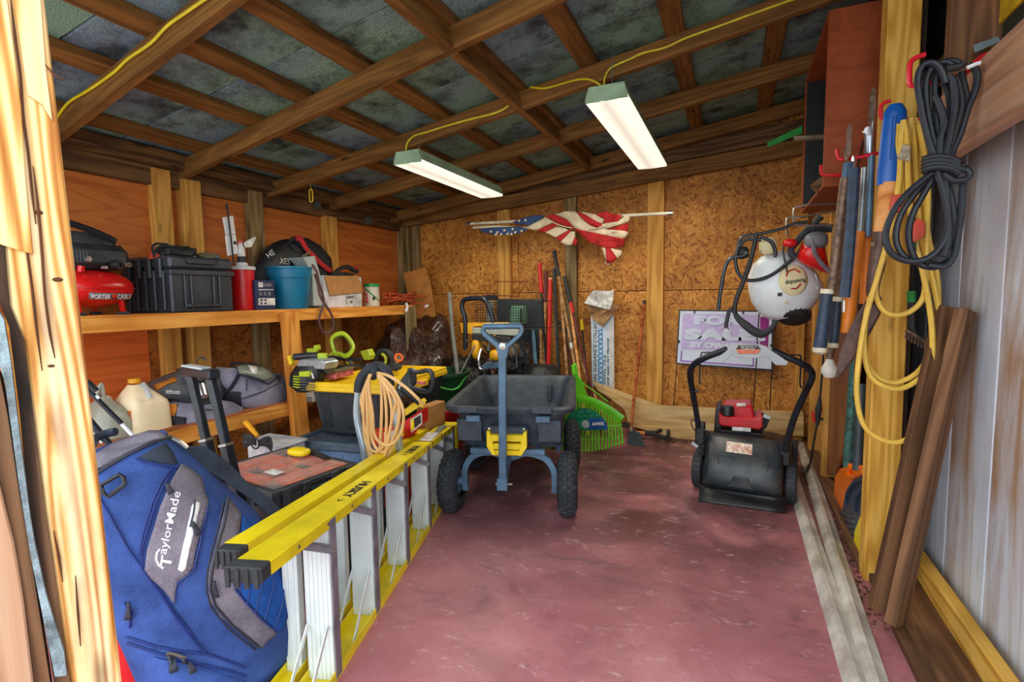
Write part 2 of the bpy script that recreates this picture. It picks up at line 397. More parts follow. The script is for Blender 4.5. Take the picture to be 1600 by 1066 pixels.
for x in (-2.66, -2.22, -1.87, -1.5, -1.055, -.67, -.26, .175):
    board('purlin', V((x, .32, ZR(x)))+NU*(.09+.019), V((x, 4.25, ZR(x)))+NU*(.09+.019), .089, .038, 'ceiling_wood', ceiling, up=NU)
ym = [a+(b-a)*(1.86/3.39) for a, b in RY]
for a, b in [(p+.02, q-.02) for p, q in zip(ym, ym[1:])]:
    x = -1.06
    board('blocking', V((x, a, ZR(x)))+NU*.04, V((x, b, ZR(x)))+NU*.04, .04, .085, 'shelf_top' if 0 else 'ceiling_wood', ceiling, up=NU)

# left wall: upper plywood sheets, lower plywood near the door, strand board behind the studs
wl = struct('wall_left', 'left wall of reddish plywood and strand board on studs')
def xpan(nm, y0, y1, z0, z1, mat): 
    MB(wl, local=True).box(0, .012, 0, y1-y0, 0, z1-z0, .0015).build(nm, mat, wl, M=Matrix.Translation(V((XL-.012, y0, z0))))
xpan('plywood_sheet', .62, 1.9, 1.0, 1.95, 'plywood_red'); xpan('plywood_sheet', 1.904, 4.2, 1.0, 1.95, 'plywood_red')
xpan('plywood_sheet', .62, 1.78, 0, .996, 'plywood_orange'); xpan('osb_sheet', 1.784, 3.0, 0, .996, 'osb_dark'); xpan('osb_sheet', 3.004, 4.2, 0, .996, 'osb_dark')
board('top_plate', (XL+.02, .6, 1.76), (XL+.02, 4.18, 1.76), .04, .1, 'plate_wood', wl)
board('cap_plate', (XL+.05, .6, 1.825), (XL+.05, 4.18, 1.825), .12, .03, 'plate_wood', wl)
board('top_plate', (XL+.075, .6, 1.85), (XL+.075, 4.18, 1.85), .04, .09, 'plate_wood', wl)
board('bottom_plate', (XL+.045, .6, .02), (XL+.045, 4.18, .02), .09, .04, 'stud_grey', wl)
for y0, y1, mt, zt in ((1.83, 1.925, 'stud_wood', 1.8), (1.985, 2.1, 'stud_wood', 1.775), (2.43, 2.53, 'stud_grey', 1.79), (3.09, 3.22, 'stud_wood', 1.72), (4.07, 4.16, 'stud_grey', 1.75), (1.0, 1.09, 'stud_wood', 1.78)):
    board('stud', (XL+.028, (y0+y1)/2, 0.04), (XL+.028, (y0+y1)/2, zt), y1-y0, .056, mt, wl, up=(1, 0, 0))
for px, py in ((499, 322), (578, 345)):
    p = P(px, py, X=-2.84); MB(wl).box(p.x-.03, p.x+.002, p.y-.02, p.y+.02, p.z-.03, p.z+.03, .003).box(p.x-.03, p.x+.03, p.y-.022, p.y-.019, p.z-.03, p.z+.03).build('joist_hanger', plain('galv', (120, 128, 126), .45, .8) if 'galv' not in MATS else 'galv', wl)
# back wall: strand board sheets with joints, studs
wb = struct('wall_back', 'back wall of strand board sheets with pale studs')
zs = 1.118
def ypan(x0, x1, z0, z1, z1b=None):
    m = MB(wb, local=True); zb = z1 if z1b is None else z1b
    m.slab([(0, 0, 0), (x1-x0, 0, 0), (x1-x0, 0, zb-z0), (0, 0, z1-z0)], (0, .012, 0)); m.build('osb_sheet', 'osb', wb, M=Matrix.Translation(V((x0, YB, z0))))
ypan(XL, -1.742, 0, zs-.003); ypan(-1.738, -.572, 0, zs-.003); ypan(-.568, XR+.1, 0, zs-.003)
ypan(XL, -1.742, zs+.003, 2.0, 2.2); ypan(-1.738, -.572, zs+.003, 2.2, 2.38); ypan(-.568, XR+.1, zs+.003, 2.38, 2.55)
plain('backing_dark', (46, 32, 20), .9)
MB(wb).slab([(XL-.05, YB+.014, 0), (XR+.1, YB+.014, 0), (XR+.1, YB+.014, 2.5), (XL-.05, YB+.014, 1.98)], (0, .012, 0)).build('seam_backing', 'backing_dark', wb)  # backing added behind the sheets to stop daylight in the seams
for x0, x1, zt, mt in ((-2.9, -2.84, 1.8, 'stud_grey'), (-2.8, -2.74, 1.8, 'stud_grey'), (-1.92, -1.80, 1.84, 'stud_wood'), (-1.30, -1.205, 2.0, 'stud_grey'), (-.635, -.51, 2.06, 'stud_wood'), (.41, .46, 2.1, 'stud_wood')):
    board('stud', ((x0+x1)/2, YB-.025, .02), ((x0+x1)/2, YB-.025, zt), .05, x1-x0, mt, wb, up=(1, 0, 0))
a = P(650, 352, Y=4.13); b = P(1255, 242, Y=4.13); sl_ = (b-a)/(b.x-a.x)
board('header_beam', a+sl_*(-.15)+V((0, 0, .055)), b+sl_*.1+V((0, 0, .055)), .04, .11, 'ceiling_wood', wb)
board('header_beam', a+sl_*(-.15)+V((0, .02, .165)), b+sl_*.1+V((0, .02, .19)), .02, .12, 'plate_wood', wb)
# bright foliage light seen through the gap under the eave
MB(wb).slab([P(*q, Y=4.10) for q in ((1198, 223), (1254, 196), (1254, 208), (1200, 230))], (0, .004, 0)).build('gap_daylight', plain('leaf_green', (60, 190, 80), .6), wb)
# right wall
wr = struct('wall_right', 'right wall of brown plywood and pale painted siding')
def rpan(nm, y0, y1, z0, z1, mat, x=XR+.085, ax=0):
    MB(wr, local=True).box(0, .012, 0, y1-y0, 0, z1-z0, .0015).build(nm, mat, wr, M=Matrix.Translation(V((x, y0, z0))))
MB(wr).box(XR+.10, XR+.112, 2.25, 4.24, 0, 2.5).build('seam_backing', 'backing_dark', wr); MB(wl).box(XL-.03, XL-.014, .6, 4.24, 0, 2.0).build('seam_backing', 'backing_dark', wl)  # same added backing on both side walls, keeps daylight out
rpan('plywood_sheet', 2.3, 4.2, .0, 1.1, 'plywood_brown'); rpan('plywood_sheet', 2.3, 4.2, 1.104, 2.5, 'plywood_brown')
for y in (3.9, 3.35): board('stud', (XR+.05, y, 0), (XR+.05, y, 2.3), .09, .06, 'stud_wood', wr, up=(0, 1, 0))
# pale siding panels with vertical grooves
for y0, y1 in ((.35, .66), (.666, .97), (.976, 1.28), (1.286, 1.59), (1.596, 1.9), (1.906, 2.21), (2.216, 2.52), (2.526, 2.83)):
    MB(wr, local=True).box(0, .014, 0, y1-y0, 0, 2.1, .003).build('siding_panel', 'painted_panel', wr, M=Matrix.Translation(V((.70, y0, .0))))
MB(wr).box(XR+.06, .74, 2.84, 2.86, 0, 2.62).build('corner_filler', 'backing_dark', wr)  # filler added to block a light leak between plywood and siding
MB(wr).box(.715, .73, .35, 2.85, 0, 2.6).build('siding_backing', 'painted_panel', wr)
# door posts
yp = struct('trim_1', 'yellow pine post at the right of the opening')
board('post', P(1371, 905, Y=2.25)+V((0, .02, -.09)), V((.512, 2.27, 2.3)), .09, .098, 'post_yellow', yp, up=(1, 0, 0), c=.004)

# ------------------------------------------------------------------ more helpers: lofts, surface-following panels
from mathutils.bvhtree import BVHTree
def bvh(*mbs):
    v = []; f = []
    for m in mbs: b = len(v); v += m.v; f += [tuple(b+i for i in q) for q in m.f]
    return BVHTree.FromPolygons(v, f)
def S(tree, px, py, off=.002, far=None):
    d = RAY(px, py).normalized(); h = tree.ray_cast(CAM, d)
    if h[0] is None:
        # nearest point on the surface to the line of sight
        best = None
        for t in [x*.02 for x in range(20, 260)]:
            q = tree.find_nearest(CAM+d*t)
            if best is None or q[3] < best[3]: best = q
        p, nn = best[0], best[1]
    else: p, nn = h[0], h[1]
    if nn.dot(d) > 0: nn = -nn
    return p+nn*off
def fillpoly(pts, step):
    bm = bmesh.new(); vs = [bm.verts.new((x, y, 0)) for x, y in pts]; bm.faces.new(vs)
    bmesh.ops.triangulate(bm, faces=bm.faces[:])
    for _ in range(6):
        e = [e for e in bm.edges if e.calc_length() > step]
        if not e: break
        bmesh.ops.subdivide_edges(bm, edges=e, cuts=1); bmesh.ops.triangulate(bm, faces=[f for f in bm.faces if len(f.verts) > 3])
    bm.verts.index_update(); r = [(v.co.x, v.co.y) for v in bm.verts], [tuple(v.index for v in f.verts) for f in bm.faces]; bm.free(); return r
def patch(name, tree, pts, mat, parent, off=.003, step=14, th=.003, smooth=True):
    v, f = fillpoly(pts, step); m = MB(parent); m.add([S(tree, x, y, off) for x, y in v], f); return m.build(name, mat, parent, smooth=smooth, solid=th)
def seam(name, tree, pts, r, mat, parent, off=.002, n=5, sub=14):
    q = []
    for a, b in zip(pts, pts[1:]):
        k = max(1, int(math.dist(a, b)/sub)); q += [(a[0]+(b[0]-a[0])*i/k, a[1]+(b[1]-a[1])*i/k) for i in range(k)]
    q.append(pts[-1]); return MB(parent).tube([S(tree, x, y, off) for x, y in q], r, n).build(name, mat, parent, smooth=True)
def textS(s, tree, a, b, h, mat, parent, off=.004, name='lettering', bold=0, flip=False):
    """lettering whose baseline runs from pixel a to b, h pixels tall, laid on the surface"""
    cu = bpy.data.curves.new(name, 'FONT'); cu.body = s; cu.size = 1; cu.resolution_u = 2; cu.offset = bold
    t = bpy.data.objects.new('t', cu); me = bpy.data.meshes.new_from_object(t); bpy.data.objects.remove(t)
    x0 = min(v.co.x for v in me.vertices); x1 = max(v.co.x for v in me.vertices); y0 = min(v.co.y for v in me.vertices); y1 = max(v.co.y for v in me.vertices)
    u = V((b[0]-a[0], b[1]-a[1])); w = V((u.y, -u.x)).normalized()*h*(-1 if flip else 1)
    m = MB(parent)
    m.v = [S(tree, *(V(a)+u*((v.co.x-x0)/(x1-x0))+w*((v.co.y-y0)/(y1-y0))), off) for v in me.vertices]; m.f = [tuple(p.vertices) for p in me.polygons]
    return m.build(name, mat, parent, solid=.001)
def loft(rows, pl, depth=None, n=20, e=.8, front=1.0, back=1.0):
    """rows of (left px, right px, half depth) on a real plane; gives a closed rounded body around that plane"""
    m = MB(); vs = []
    for i, (l, r, b) in enumerate(rows):
        A, B = P(*l, **pl), P(*r, **pl); c = (A+B)/2; h = (B-A)/2; dn = (CAM-c); dn = dn-h*(dn.dot(h)/h.dot(h)); dn.z = 0 if 'Z' not in pl else dn.z; dn.normalize()
        for k in range(n):
            t = 2*math.pi*k/n; ca = math.copysign(abs(math.cos(t))**e, math.cos(t)); sa = math.copysign(abs(math.sin(t))**e, math.sin(t))
            vs.append(c+h*ca+dn*(b*sa*(front if sa > 0 else back)))
    R_ = len(rows); fs = [(i*n+k, i*n+(k+1) % n, (i+1)*n+(k+1) % n, (i+1)*n+k) for i in range(R_-1) for k in range(n)]
    fs += [tuple(range(n)), tuple((R_-1)*n+k for k in range(n-1, -1, -1))]
    return m.add(vs, fs)
def plate(name, pts, pl, th, mat, parent=None, ax=None, c=0, off=0, smooth=False, bevel=0):
    """flat board with an outline given on a real plane; local x along ax so that the grain follows it; th>0 grows away from the viewer"""
    w = [P(*q, **pl) for q in pts]; o = w[0]
    a, b = (P(*ax[0], **pl), P(*ax[1], **pl)) if ax else (w[0], w[1])
    x = (b-a).normalized(); nn = (w[1]-w[0]).cross(w[2]-w[0]).normalized()
    for i in range(2, len(w)-1):
        q = (w[i]-w[0]).cross(w[i+1]-w[0])
        if q.length > nn.length*1e-3: nn = q.normalized() if nn.length < .5 else nn
    if nn.dot(o-CAM) < 0: nn = -nn
    M = frame(o+nn*off, x, nn); I = M.inverted(); poly = [(I @ (q+nn*off)) for q in w]
    m = MB(parent, local=True).prism([(q.x, q.y) for q in poly], th, c=c)
    return m.build(name, mat, parent, M=M, smooth=smooth, bevel=bevel)

# ================================================================== DOOR SURROUND, LEFT
PN = V((.89, -.456, 0)); pl = {'n': PN, 'p0': V((-.84, .43, 0))}
plain('crack_dark', (92, 52, 24), .9)
def pq(d): return {'n': PN, 'p0': V((-.84, .43, 0))+PN*d}
dl = struct('trim_2', 'weathered door post and split boards at the left of the opening')
plate('post', [(62, -60), (190, 1066), (203, 1200), (132, 1200), (110, 1066), (70, 800), (38, 533), (15, 480), (-8, 200), (-60, -60)], pl, .045, 'post_wood', dl, ax=((190, 1066), (62, 0)), c=.003)
plate('split_layer', [(-58, -60), (4, -60), (20, 60), (34, 170), (40, 270), (52, 398), (18, 388), (-6, 380), (-60, 250)], pl, .006, 'post_wood', dl, ax=((30, 400), (0, 0)), off=-.006, c=.001)
plate('split_layer', [(10, -60), (60, -60), (72, 105), (82, 190), (66, 165), (44, 150), (30, 60)], pl, .004, 'post_wood', dl, ax=((80, 400), (40, 0)), off=-.004, c=.001)
plate('rotten_edge', [(-12, 200), (15, 478), (38, 533), (70, 800), (110, 1066), (130, 1200), (100, 1200), (84, 1066), (50, 850), (30, 640), (14, 510), (-30, 400)], pq(.004), .04, 'mould_wood', dl, ax=((100, 1066), (20, 500)))
plain('old_sealant', (134, 152, 158), .7, var=.35, scale=30, bump=.006, dirt=(60, 60, 58))
plate('sealant_strip', [(-10, 470), (6, 500), (16, 560), (32, 690), (46, 800), (54, 848), (72, 930), (100, 1020), (104, 1056), (86, 1058), (70, 980), (48, 870), (30, 760), (8, 600), (-10, 540)], pq(.016), .012, 'old_sealant', dl)
plate('door_board', [(-60, 480), (0, 590), (12, 650), (30, 770), (48, 870), (78, 1066), (95, 1200), (60, 1200), (48, 1066), (36, 935), (0, 760), (-60, 640)], pq(.008), .03, 'brown_plank', dl, ax=((48, 1066), (0, 760)))
plate('door_board', [(-60, 640), (0, 762), (22, 850), (36, 935), (52, 1066), (64, 1200), (-60, 1200)], pq(.014), .03, 'beam_wood', dl, ax=((40, 1066), (0, 760)), c=.002)

for pts in ([(16, -10), (24, 60), (32, 120), (36, 180), (44, 240), (50, 300), (56, 350)], [(52, 260), (60, 330), (66, 400), (70, 460), (78, 520), (86, 560)], [(34, 330), (42, 390), (50, 450), (58, 520), (66, 580)], [(118, 900), (122, 960), (126, 1010)], [(84, 830), (92, 870), (98, 910)], [(70, 100), (86, 118), (100, 124)]):
    MB(dl).tube([P(x, y, **pq(.003)) for x, y in pts], [.0006]+[.0016]*(len(pts)-2)+[.0006], 5, sm=3).build('crack', 'crack_dark', dl)
for x, y, r in ((60, 332, .0025), (90, 437, .003), (80, 572, .002)):
    c = P(x, y, **pq(.0005)); MB(dl).lathe([(0, .002), (r, .0015), (r*1.3, 0)], frame(c, (0, 0, 1), PN), 12, sx=.8 if y > 400 else 1, sy=1.5).build('knot', 'crack_dark', dl)

# ================================================================== RIGHT SIDE OF THE OPENING
rt = struct('trim_3', 'brown beam and upright bolted to the right of the opening')
zb, zt = P(1490, 240, X=.565).z, P(1600, 25, X=.565).z
board('beam', (.585, .35, (zb+zt)/2), (.585, 2.24, (zb+zt)/2), .04, zt-zb, 'beam_wood', rt, c=.004)
a, b = P(1490, 0, Y=1.97), P(1580, 0, Y=1.97); x_ = a.lerp(b, .5)
board('upright', (x_.x, 2.0, zt-.02), (x_.x, 2.0, 2.3), (b-a).length, .045, 'brown_plank', rt, up=(0, 1, 0), c=.003)
plain('galvanised', (128, 144, 150), .45, .6, scale=30)
MB(rt).slab([P(1521, 72, Y=1.9), P(1560, 58, Y=1.9), P(1563, 64, Y=1.9), P(1524, 82, Y=1.9)], (0, .003, 0)).slab([P(1521, 72, Y=1.9), P(1560, 58, Y=1.9), P(1560, 58, Y=1.94), P(1521, 72, Y=1.94)], (0, 0, .003)).build('bracket', 'galvanised', rt)
plain('yellow_trim_paint', (222, 178, 30), .6)
q = P(1475, 83, X=.68).z
board('yellow_rail', (.685, 1.2, q-.05), (.685, 2.7, q-.05), .012, .1, 'yellow_trim_paint', rt)
plain('dark_felt', (44, 42, 26), .9, var=.7, scale=120, bump=.003)
MB(rt).box(.688, .70, .35, 2.84, 1.55, 2.42).build('felt_backing', 'dark_felt', rt)
# floor-level lumber along the right
bs = struct('trim_4', 'boards lying along the foot of the right wall')
board('pine_board', (.655, 1.2, .055), (.655, 2.35, .055), .038, .11, 'post_yellow', bs, c=.003)
board('plank', (.56, 1.2, .016), (.56, 2.3, .016), .15, .032, 'brown_plank', bs, c=.003)
board('sill_plank', (.50, 2.3, .02), (.50, 4.15, .02), .07, .04, 'brown_plank', bs, c=.003)
g = 'leaning planks beside the yellow post'
def lean(nm, a, b, w, h, mat, up, lab, grp=None):
    o = board(nm, a, b, w, h, mat, None, up=up); tag(o, lab, 'plank', grp); return o
lean('plank', P(1380, 955, Z=.06), P(1486, 481, X=.64), .085, .03, 'brown_plank', (.3, -1, 0), 'dark brown plank leaning on the pale siding, nearest the yellow post')
lean('plank', P(1398, 975, Z=.05), P(1508, 484, X=.655), .07, .035, 'brown_plank', (1, -.75, 0), 'narrower reddish-brown plank leaning on siding, knotty edge towards the door')
# long metal strips on the floor
plain('old_metal', (214, 210, 200), .5, .1, var=.12, scale=12, dirt=(128, 112, 94), dirt_amt=.7)
def strip(a, b, lab):
    a, b = V(a), V(b); d = (b-a).normalized(); s = V((d.y, -d.x, 0)); up = V((0, 0, 1)); m = MB()
    prof = [(-.034, .0), (-.03, .012), (-.012, .02), (.0, .034), (.016, .036), (.024, .022), (.03, .012), (.036, .0)]
    vs = [a+s*x+up*z for x, z in prof]+[b+s*x+up*z for x, z in prof]; n = len(prof)
    m.add(vs, [(i, i+1, n+i+1, n+i) for i in range(n-1)]+[tuple(range(n)), tuple(range(2*n-1, n-1, -1)), (0, n, 2*n-1, n-1)])
    o = m.build('metal_channel', 'old_metal', smooth=True); tag(o, lab, 'metal strip')
strip(P(1252, 690, Z=0), P(1366, 1060, Z=0)+(P(1366, 1060, Z=0)-P(1252, 690, Z=0))*.25, 'dirty pale metal channel on the floor nearest the right wall')
strip(P(1232, 725, Z=0), P(1336, 1060, Z=0)+(P(1336, 1060, Z=0)-P(1232, 725, Z=0))*.25, 'dirty pale metal channel on the floor, the one against the open red floor')

# ================================================================== SHELF UNIT
plain('white_board', (206, 206, 208), .6)
sh = thing('storage_shelf', 'long two-tier wooden storage shelf built along the left wall', 'shelf', (-2.45, 2.3, 0))
XS = -2.45; ZU0, ZU1, ZL = .955, 1.018, .472
board('fascia', (XS-.019, .75, (ZU0+ZU1)/2), (XS-.019, 3.62, (ZU0+ZU1)/2), .038, ZU1-ZU0, 'shelf_wood', sh)
board('deck_board', (XS-.225, .75, ZU1+.004), (XS-.225, 3.64, ZU1+.004), .44, .01, 'shelf_wood', sh)
board('fascia', (XS-.019, .75, ZL-.045), (XS-.019, 2.36, ZL-.045), .038, .075, 'shelf_wood', sh)
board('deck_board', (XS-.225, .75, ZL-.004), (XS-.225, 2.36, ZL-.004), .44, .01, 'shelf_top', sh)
board('shelf_board', (XS-.1, 2.44, ZL-.02), (XS-.3, 3.3, ZL-.02), .2, .04, 'white_board', sh)
pa = P(467, 690, X=XS+.02)
board('post', (XS+.02, 2.345, .0), (XS+.02, 2.29, ZU1-.005), .115, .038, 'shelf_wood', sh, up=(1, 0, 0))
board('post', (XS+.02, 3.58, .0), (XS+.02, 3.54, ZU1-.005), .11, .038, 'stud_grey', sh, up=(1, 0, 0))
board('post', (XS+.02, 1.0, .0), (XS+.02, 1.0, ZU0), .09, .038, 'shelf_wood', sh, up=(1, 0, 0))
ZT = ZU1+.009; ZLt = ZL+.001

# ================================================================== LIGHTS
m_ = NT('lamp_diffuser'); v_ = m_.coord((1, 1, 1), rnd=False); 
m_.b.inputs['Emission Color'].default_value = (1, .95, .8, 1); sx_ = m_.n('ShaderNodeSeparateXYZ', i_0=v_); q_ = m_.math('ABSOLUTE', m_.math('SUBTRACT', sx_.outputs[1], .085)); m_.t.links.new(m_.n('ShaderNodeMapRange', i_0=q_, i_1=0., i_2=.045, i_3=.62, i_4=.98).outputs[0], m_.b.inputs['Emission Strength']); m_.out((235, 232, 215), .4)
plain('green_enamel', (150, 182, 150), .4, scale=6); plain('lamp_tube', (255, 250, 235), .3)
MATS['lamp_tube'].node_tree.nodes['Principled BSDF'].inputs['Emission Color'].default_value = (1, .94, .8, 1); MATS['lamp_tube'].node_tree.nodes['Principled BSDF'].inputs['Emission Strength'].default_value = 1.5
def shop_light(nl, nr, fl, z, lab):
    A, B, F = P(*nl, Z=z), P(*nr, Z=z), P(*fl, Z=z); u = (F-A); L = u.length; u.normalize(); wdt = (B-A).length
    wd = (B-A).normalized(); wd = (wd-u*wd.dot(u)).normalized(); up = u.cross(wd); up = up if up.z > 0 else -up
    M = Matrix((u, wd, up)).transposed().to_4x4(); M.translation = A
    t = thing('shop_light', lab, 'light fixture', M=M, group='shop lights hung from the rafters')
    w = wdt; h = .055; m = MB(t, local=True)
    m.prism([(0, .012), (0, w-.012), (-0, w-.02)][:0] or [(0, 0), (w, 0), (w-.012, h), (.012, h)], .006, Matrix(((0, 0, 1, 0), (1, 0, 0, 0), (0, 1, 0, 0), (0, 0, 0, 1))))
    m.build('end_cap', 'green_enamel', t)
    m = MB(t, local=True); m.prism([(0, 0), (w, 0), (w-.012, h), (.012, h)], .006, Matrix(((0, 0, 1, L-.006), (1, 0, 0, 0), (0, 1, 0, 0), (0, 0, 0, 1)))); m.build('end_cap', 'green_enamel', t)
    m = MB(t, local=True)
    m.box(0, L, .014, w-.014, h-.002, h+.012, .003).add([(0, .0, .012), (L, .0, .012), (L, .014, h), (0, .014, h)], [(0, 1, 2, 3)]).add([(0, w, .012), (L, w, .012), (L, w-.014, h), (0, w-.014, h)], [(0, 1, 2, 3)])
    m.build('housing', 'green_enamel', t, solid=.0015)
    m = MB(t, local=True); prof = [(.001, .014), (.003, 0), (w*.5, -.004), (w-.003, 0), (w-.001, .014)]
    vs = [(x, y, z_) for x in (.006, L-.006) for y, z_ in prof]; m.add(vs, [(i, i+1, 6+i, 5+i) for i in range(4)]); m.build('diffuser', 'lamp_diffuser', t, solid=.001)
    tb = MB(t, local=True)
    for y in (w*.3, w*.7): MB(t, local=True).tube([(.03, y, .028), (L-.03, y, .028)], .008, 8).build('tube', 'lamp_tube', t, smooth=True)
    la = bpy.data.lights.new('lamp_light', 'AREA'); la.shape = 'RECTANGLE'; la.size = L*.95; la.size_y = w*.9; la.energy = LAMP_W; la.color = (1, .9, .72)
    lo = bpy.data.objects.new('lamp_light', la); COL.objects.link(lo); lo.parent = t; lo.matrix_basis = Matrix.Translation((L/2, w/2, -.012)) @ (Matrix.Identity(4))
    for xx in (.12, L-.12):
        top = M @ V((xx, w/2, h+.01)); MB(t).tube([top, V((top.x, top.y, ZR(top.x)+.02))], .0018, 5).build('hanger', 'galvanised', t)
    return M, L, w
Lb = shop_light((615, 258), (652, 250), (752, 310), 1.80, 'left shop light, its green end facing the door and near the left wall')
La = shop_light((914, 162), (970, 142), (997, 265), 1.93, 'right shop light, under the middle of the ceiling, nearer the cabinet')
plain('cord_yellow', (226, 208, 30), .45, var=.08); plain('cord_orange', (196, 84, 48), .5); plain('cord_black', (28, 34, 42), .45, var=.3, scale=40)
def Pr(px, py, Y, h=.05):   # on the face of a rafter
    return P(px, py, Y=Y)
t = MB(); y3 = 2.572
t.tube([P(*q, Y=y3) for q in ((634, 241), (636, 225), (646, 213), (668, 206), (700, 196), (740, 185), (775, 176), (795, 165), (805, 153))], .0055, 6, sm=4)
t.tube([P(*q, Y=y3) for q in ((829, 136), (850, 138), (875, 132), (900, 125), (920, 124), (935, 131), (944, 139))], .0055, 6, sm=4)
t.tube([P(*q, Y=y3) for q in ((944, 139), (945, 122), (955, 106), (985, 92), (1005, 83), (1040, 74), (1070, 60), (1120, 42), (1180, 20), (1245, -3), (1300, -22))], .0055, 6, sm=4)
o = t.build('extension_lead', 'cord_yellow', smooth=True); tag(o, 'yellow power cord stapled along the rafter between the two shop lights', 'cord')
o = MB().tube([P(*q, n=(.11, 1, 0), p0=(-2.87, 1.335, 1.8)) for q in ((86, 190), (95, 175), (110, 158), (140, 140), (178, 113), (200, 92), (235, 68), (262, 40), (290, 20), (325, -4), (350, -20))], .0055, 6, sm=4).build('extension_lead', 'cord_yellow', smooth=True); tag(o, 'yellow power cord stapled along the rafter nearest the door', 'cord')
plain('clip_yellow', (232, 190, 50), .4)
cx = P(486, 306, Y=2.60); o = MB()
o.tube([cx+V((.012, 0, .03)), cx+V((.012, 0, -.03)), cx+V((0, 0, -.038)), cx+V((-.012, 0, -.03)), cx+V((-.012, 0, .03)), cx+V((0, 0, .038))], .004, 8, closed=True, sm=3).tube([cx+V((0, 0, .036)), V((cx.x, cx.y, ZR(cx.x)+.0))], .0015, 5)
tag(o.build('snap_link', 'clip_yellow', smooth=True), 'yellow snap link dangling from the roof above the shelf', 'clip')

# ================================================================== LADDER (step ladder lying on its side)
plain('ladder_yellow', (248, 222, 16), .4, var=.06, scale=8, dirt=(92, 80, 20), dirt_amt=.35); plain('aluminium', (216, 226, 226), .45, .1, var=.07, scale=5); plain('aluminium_dark', (140, 140, 150), .45, .4, var=.25, scale=14)
plain('rubber_black', (42, 46, 50), .7, var=.3, scale=30); plain('rivet', (120, 104, 84), .5, .5); plain('black_ink', (24, 24, 20), .6)
A0 = P(526, 1066, Z=0); B0 = P(692, 796, Z=0); dd = (B0-A0).normalized()
LM = Matrix((dd, V((0, 0, 1)).cross(dd), V((0, 0, 1)))).transposed().to_4x4(); LM.translation = A0
lad = thing('step_ladder', 'yellow and aluminium step ladder folded and lying on its side', 'ladder', M=LM)
zt_ = lambda s: .503-.076*(s+.3)
def chan(s0, s1, y0, y1, z0f, up=1, t=.004, fl=.03):
    m = MB(lad, local=True); p0 = z0f(s0); p1 = z0f(s1)
    # web on the outside, flanges turned inwards; outline in y,z swept along s
    prof = [(y0, 0), (y1, 0), (y1, -fl), (y1-t, -fl), (y1-t, -t), (y0+t, -t), (y0+t, -fl), (y0, -fl)]
    vs = [(s0, y, p0+z*up) for y, z in prof]+[(s1, y, p1+z*up) for y, z in prof]
    m.add(vs, [(i, (i+1) % 8, 8+(i+1) % 8, 8+i) for i in range(8)]+[(0, 1, 4, 5), (1, 2, 3, 4), (0, 5, 6, 7), (8, 13, 12, 9), (9, 12, 11, 10), (8, 15, 14, 13)])
    return m
top = zt_; bot = lambda s: .0
chan(-.28, 1.5, .0, .085, top).build('side_rail', 'ladder_yellow', lad); chan(-.2, 1.5, .108, .165, lambda s: zt_(s)+.006).build('side_rail', 'ladder_yellow', lad)
chan(-.28, 1.5, .0, .085, lambda s: .0, -1).build('side_rail', 'ladder_yellow', lad); chan(-.22, 1.5, .108, .165, lambda s: .0, -1).build('side_rail', 'ladder_yellow', lad)
for (y0, y1, s0) in ((-.002, .087, -.315), (.105, .168, -.235)):
    for zf in (lambda s: zt_(s)-.045, lambda s: .0):
        m = MB(lad, local=True); z = zf(s0); m.box(s0, s0+.04, y0, y1, z+.010 if z > .1 else 0, z+.047, .004)
        k = 4
        for i in range(k): yy = y0+(y1-y0)*(i+.25)/k; m.box(s0-.004, s0+.002, yy, yy+(y1-y0)*.5/k, z+.002, z+.045, .001)
        m.build('foot', 'rubber_black', lad)
for s in (0, .30, .63, .955, 1.25, 1.46):
    z1 = zt_(s)-.004; m = MB(lad, local=True)
    m.box(s, s+.003, .006, .08, .005, z1); m.box(s, s+.03, .004, .007, .005, z1); m.box(s, s+.03, .079, .082, .005, z1)
    for k in range(5): y = .016+k*.013; m.box(s-.0025, s+.001, y, y+.005, .006, z1-.002)
    m.build('step', 'aluminium', lad)
    MB(lad, local=True).box(s-.001, s+.034, -.0015, .004, .008, z1-.004).build('step_flange', 'aluminium_dark', lad)
    m = MB(lad, local=True)
    m.box(s+.02, s+.023, .112, .16, .005, z1).box(s+.02, s+.045, .112, .115, .005, z1); m.box(s+.0175, s+.02, .125, .13, .006, z1).box(s+.0175, s+.02, .142, .147, .006, z1)
    m.build('rear_bar', 'aluminium', lad)
    for y in (.015, .075):
        MB(lad, local=True).beam((s-.006, y, .17), (s-.15, y, .012), .003, .014).build('brace', 'aluminium', lad)
    m = MB(lad, local=True).beam((s-.1, .07, z1-.02), (s+.0, -.0, z1-.085), .026, .02, c=.003); m.build('gusset', 'aluminium_dark', lad)
    for y, z in ((-.002, z1-.1), (-.002, .05), (-.002, .18)):
        MB(lad, local=True).lathe([(0, .003), (.004, .002), (.005, 0)], Matrix.Translation((s+.02, y, z)) @ Matrix.Rotation(math.pi/2, 4, 'X'), 8).build('rivet', 'rivet', lad)
for i in range(11):
    s = -.16+i*.152
    MB(lad, local=True).lathe([(0, .003), (.0045, .002), (.0055, 0)], Matrix.Translation((s, -.0005, zt_(s)-.014)) @ Matrix.Rotation(math.pi/2, 4, 'X'), 8).build('rivet', 'rivet', lad)
tp = Matrix.Rotation(math.atan(.076), 4, 'Y')
def onrail(s, y, rot): return LM @ Matrix.Translation((s, y, zt_(s)+.0008)) @ tp @ Matrix.Rotation(rot, 4, 'Z')
text('HUSKY', 'black_ink', onrail(.27, .04, math.pi), .045, lad, fit=.17, bold=.001)
text('HUSKY', 'black_ink', onrail(.86, .04, math.pi), .045, lad, fit=.15, bold=.001)
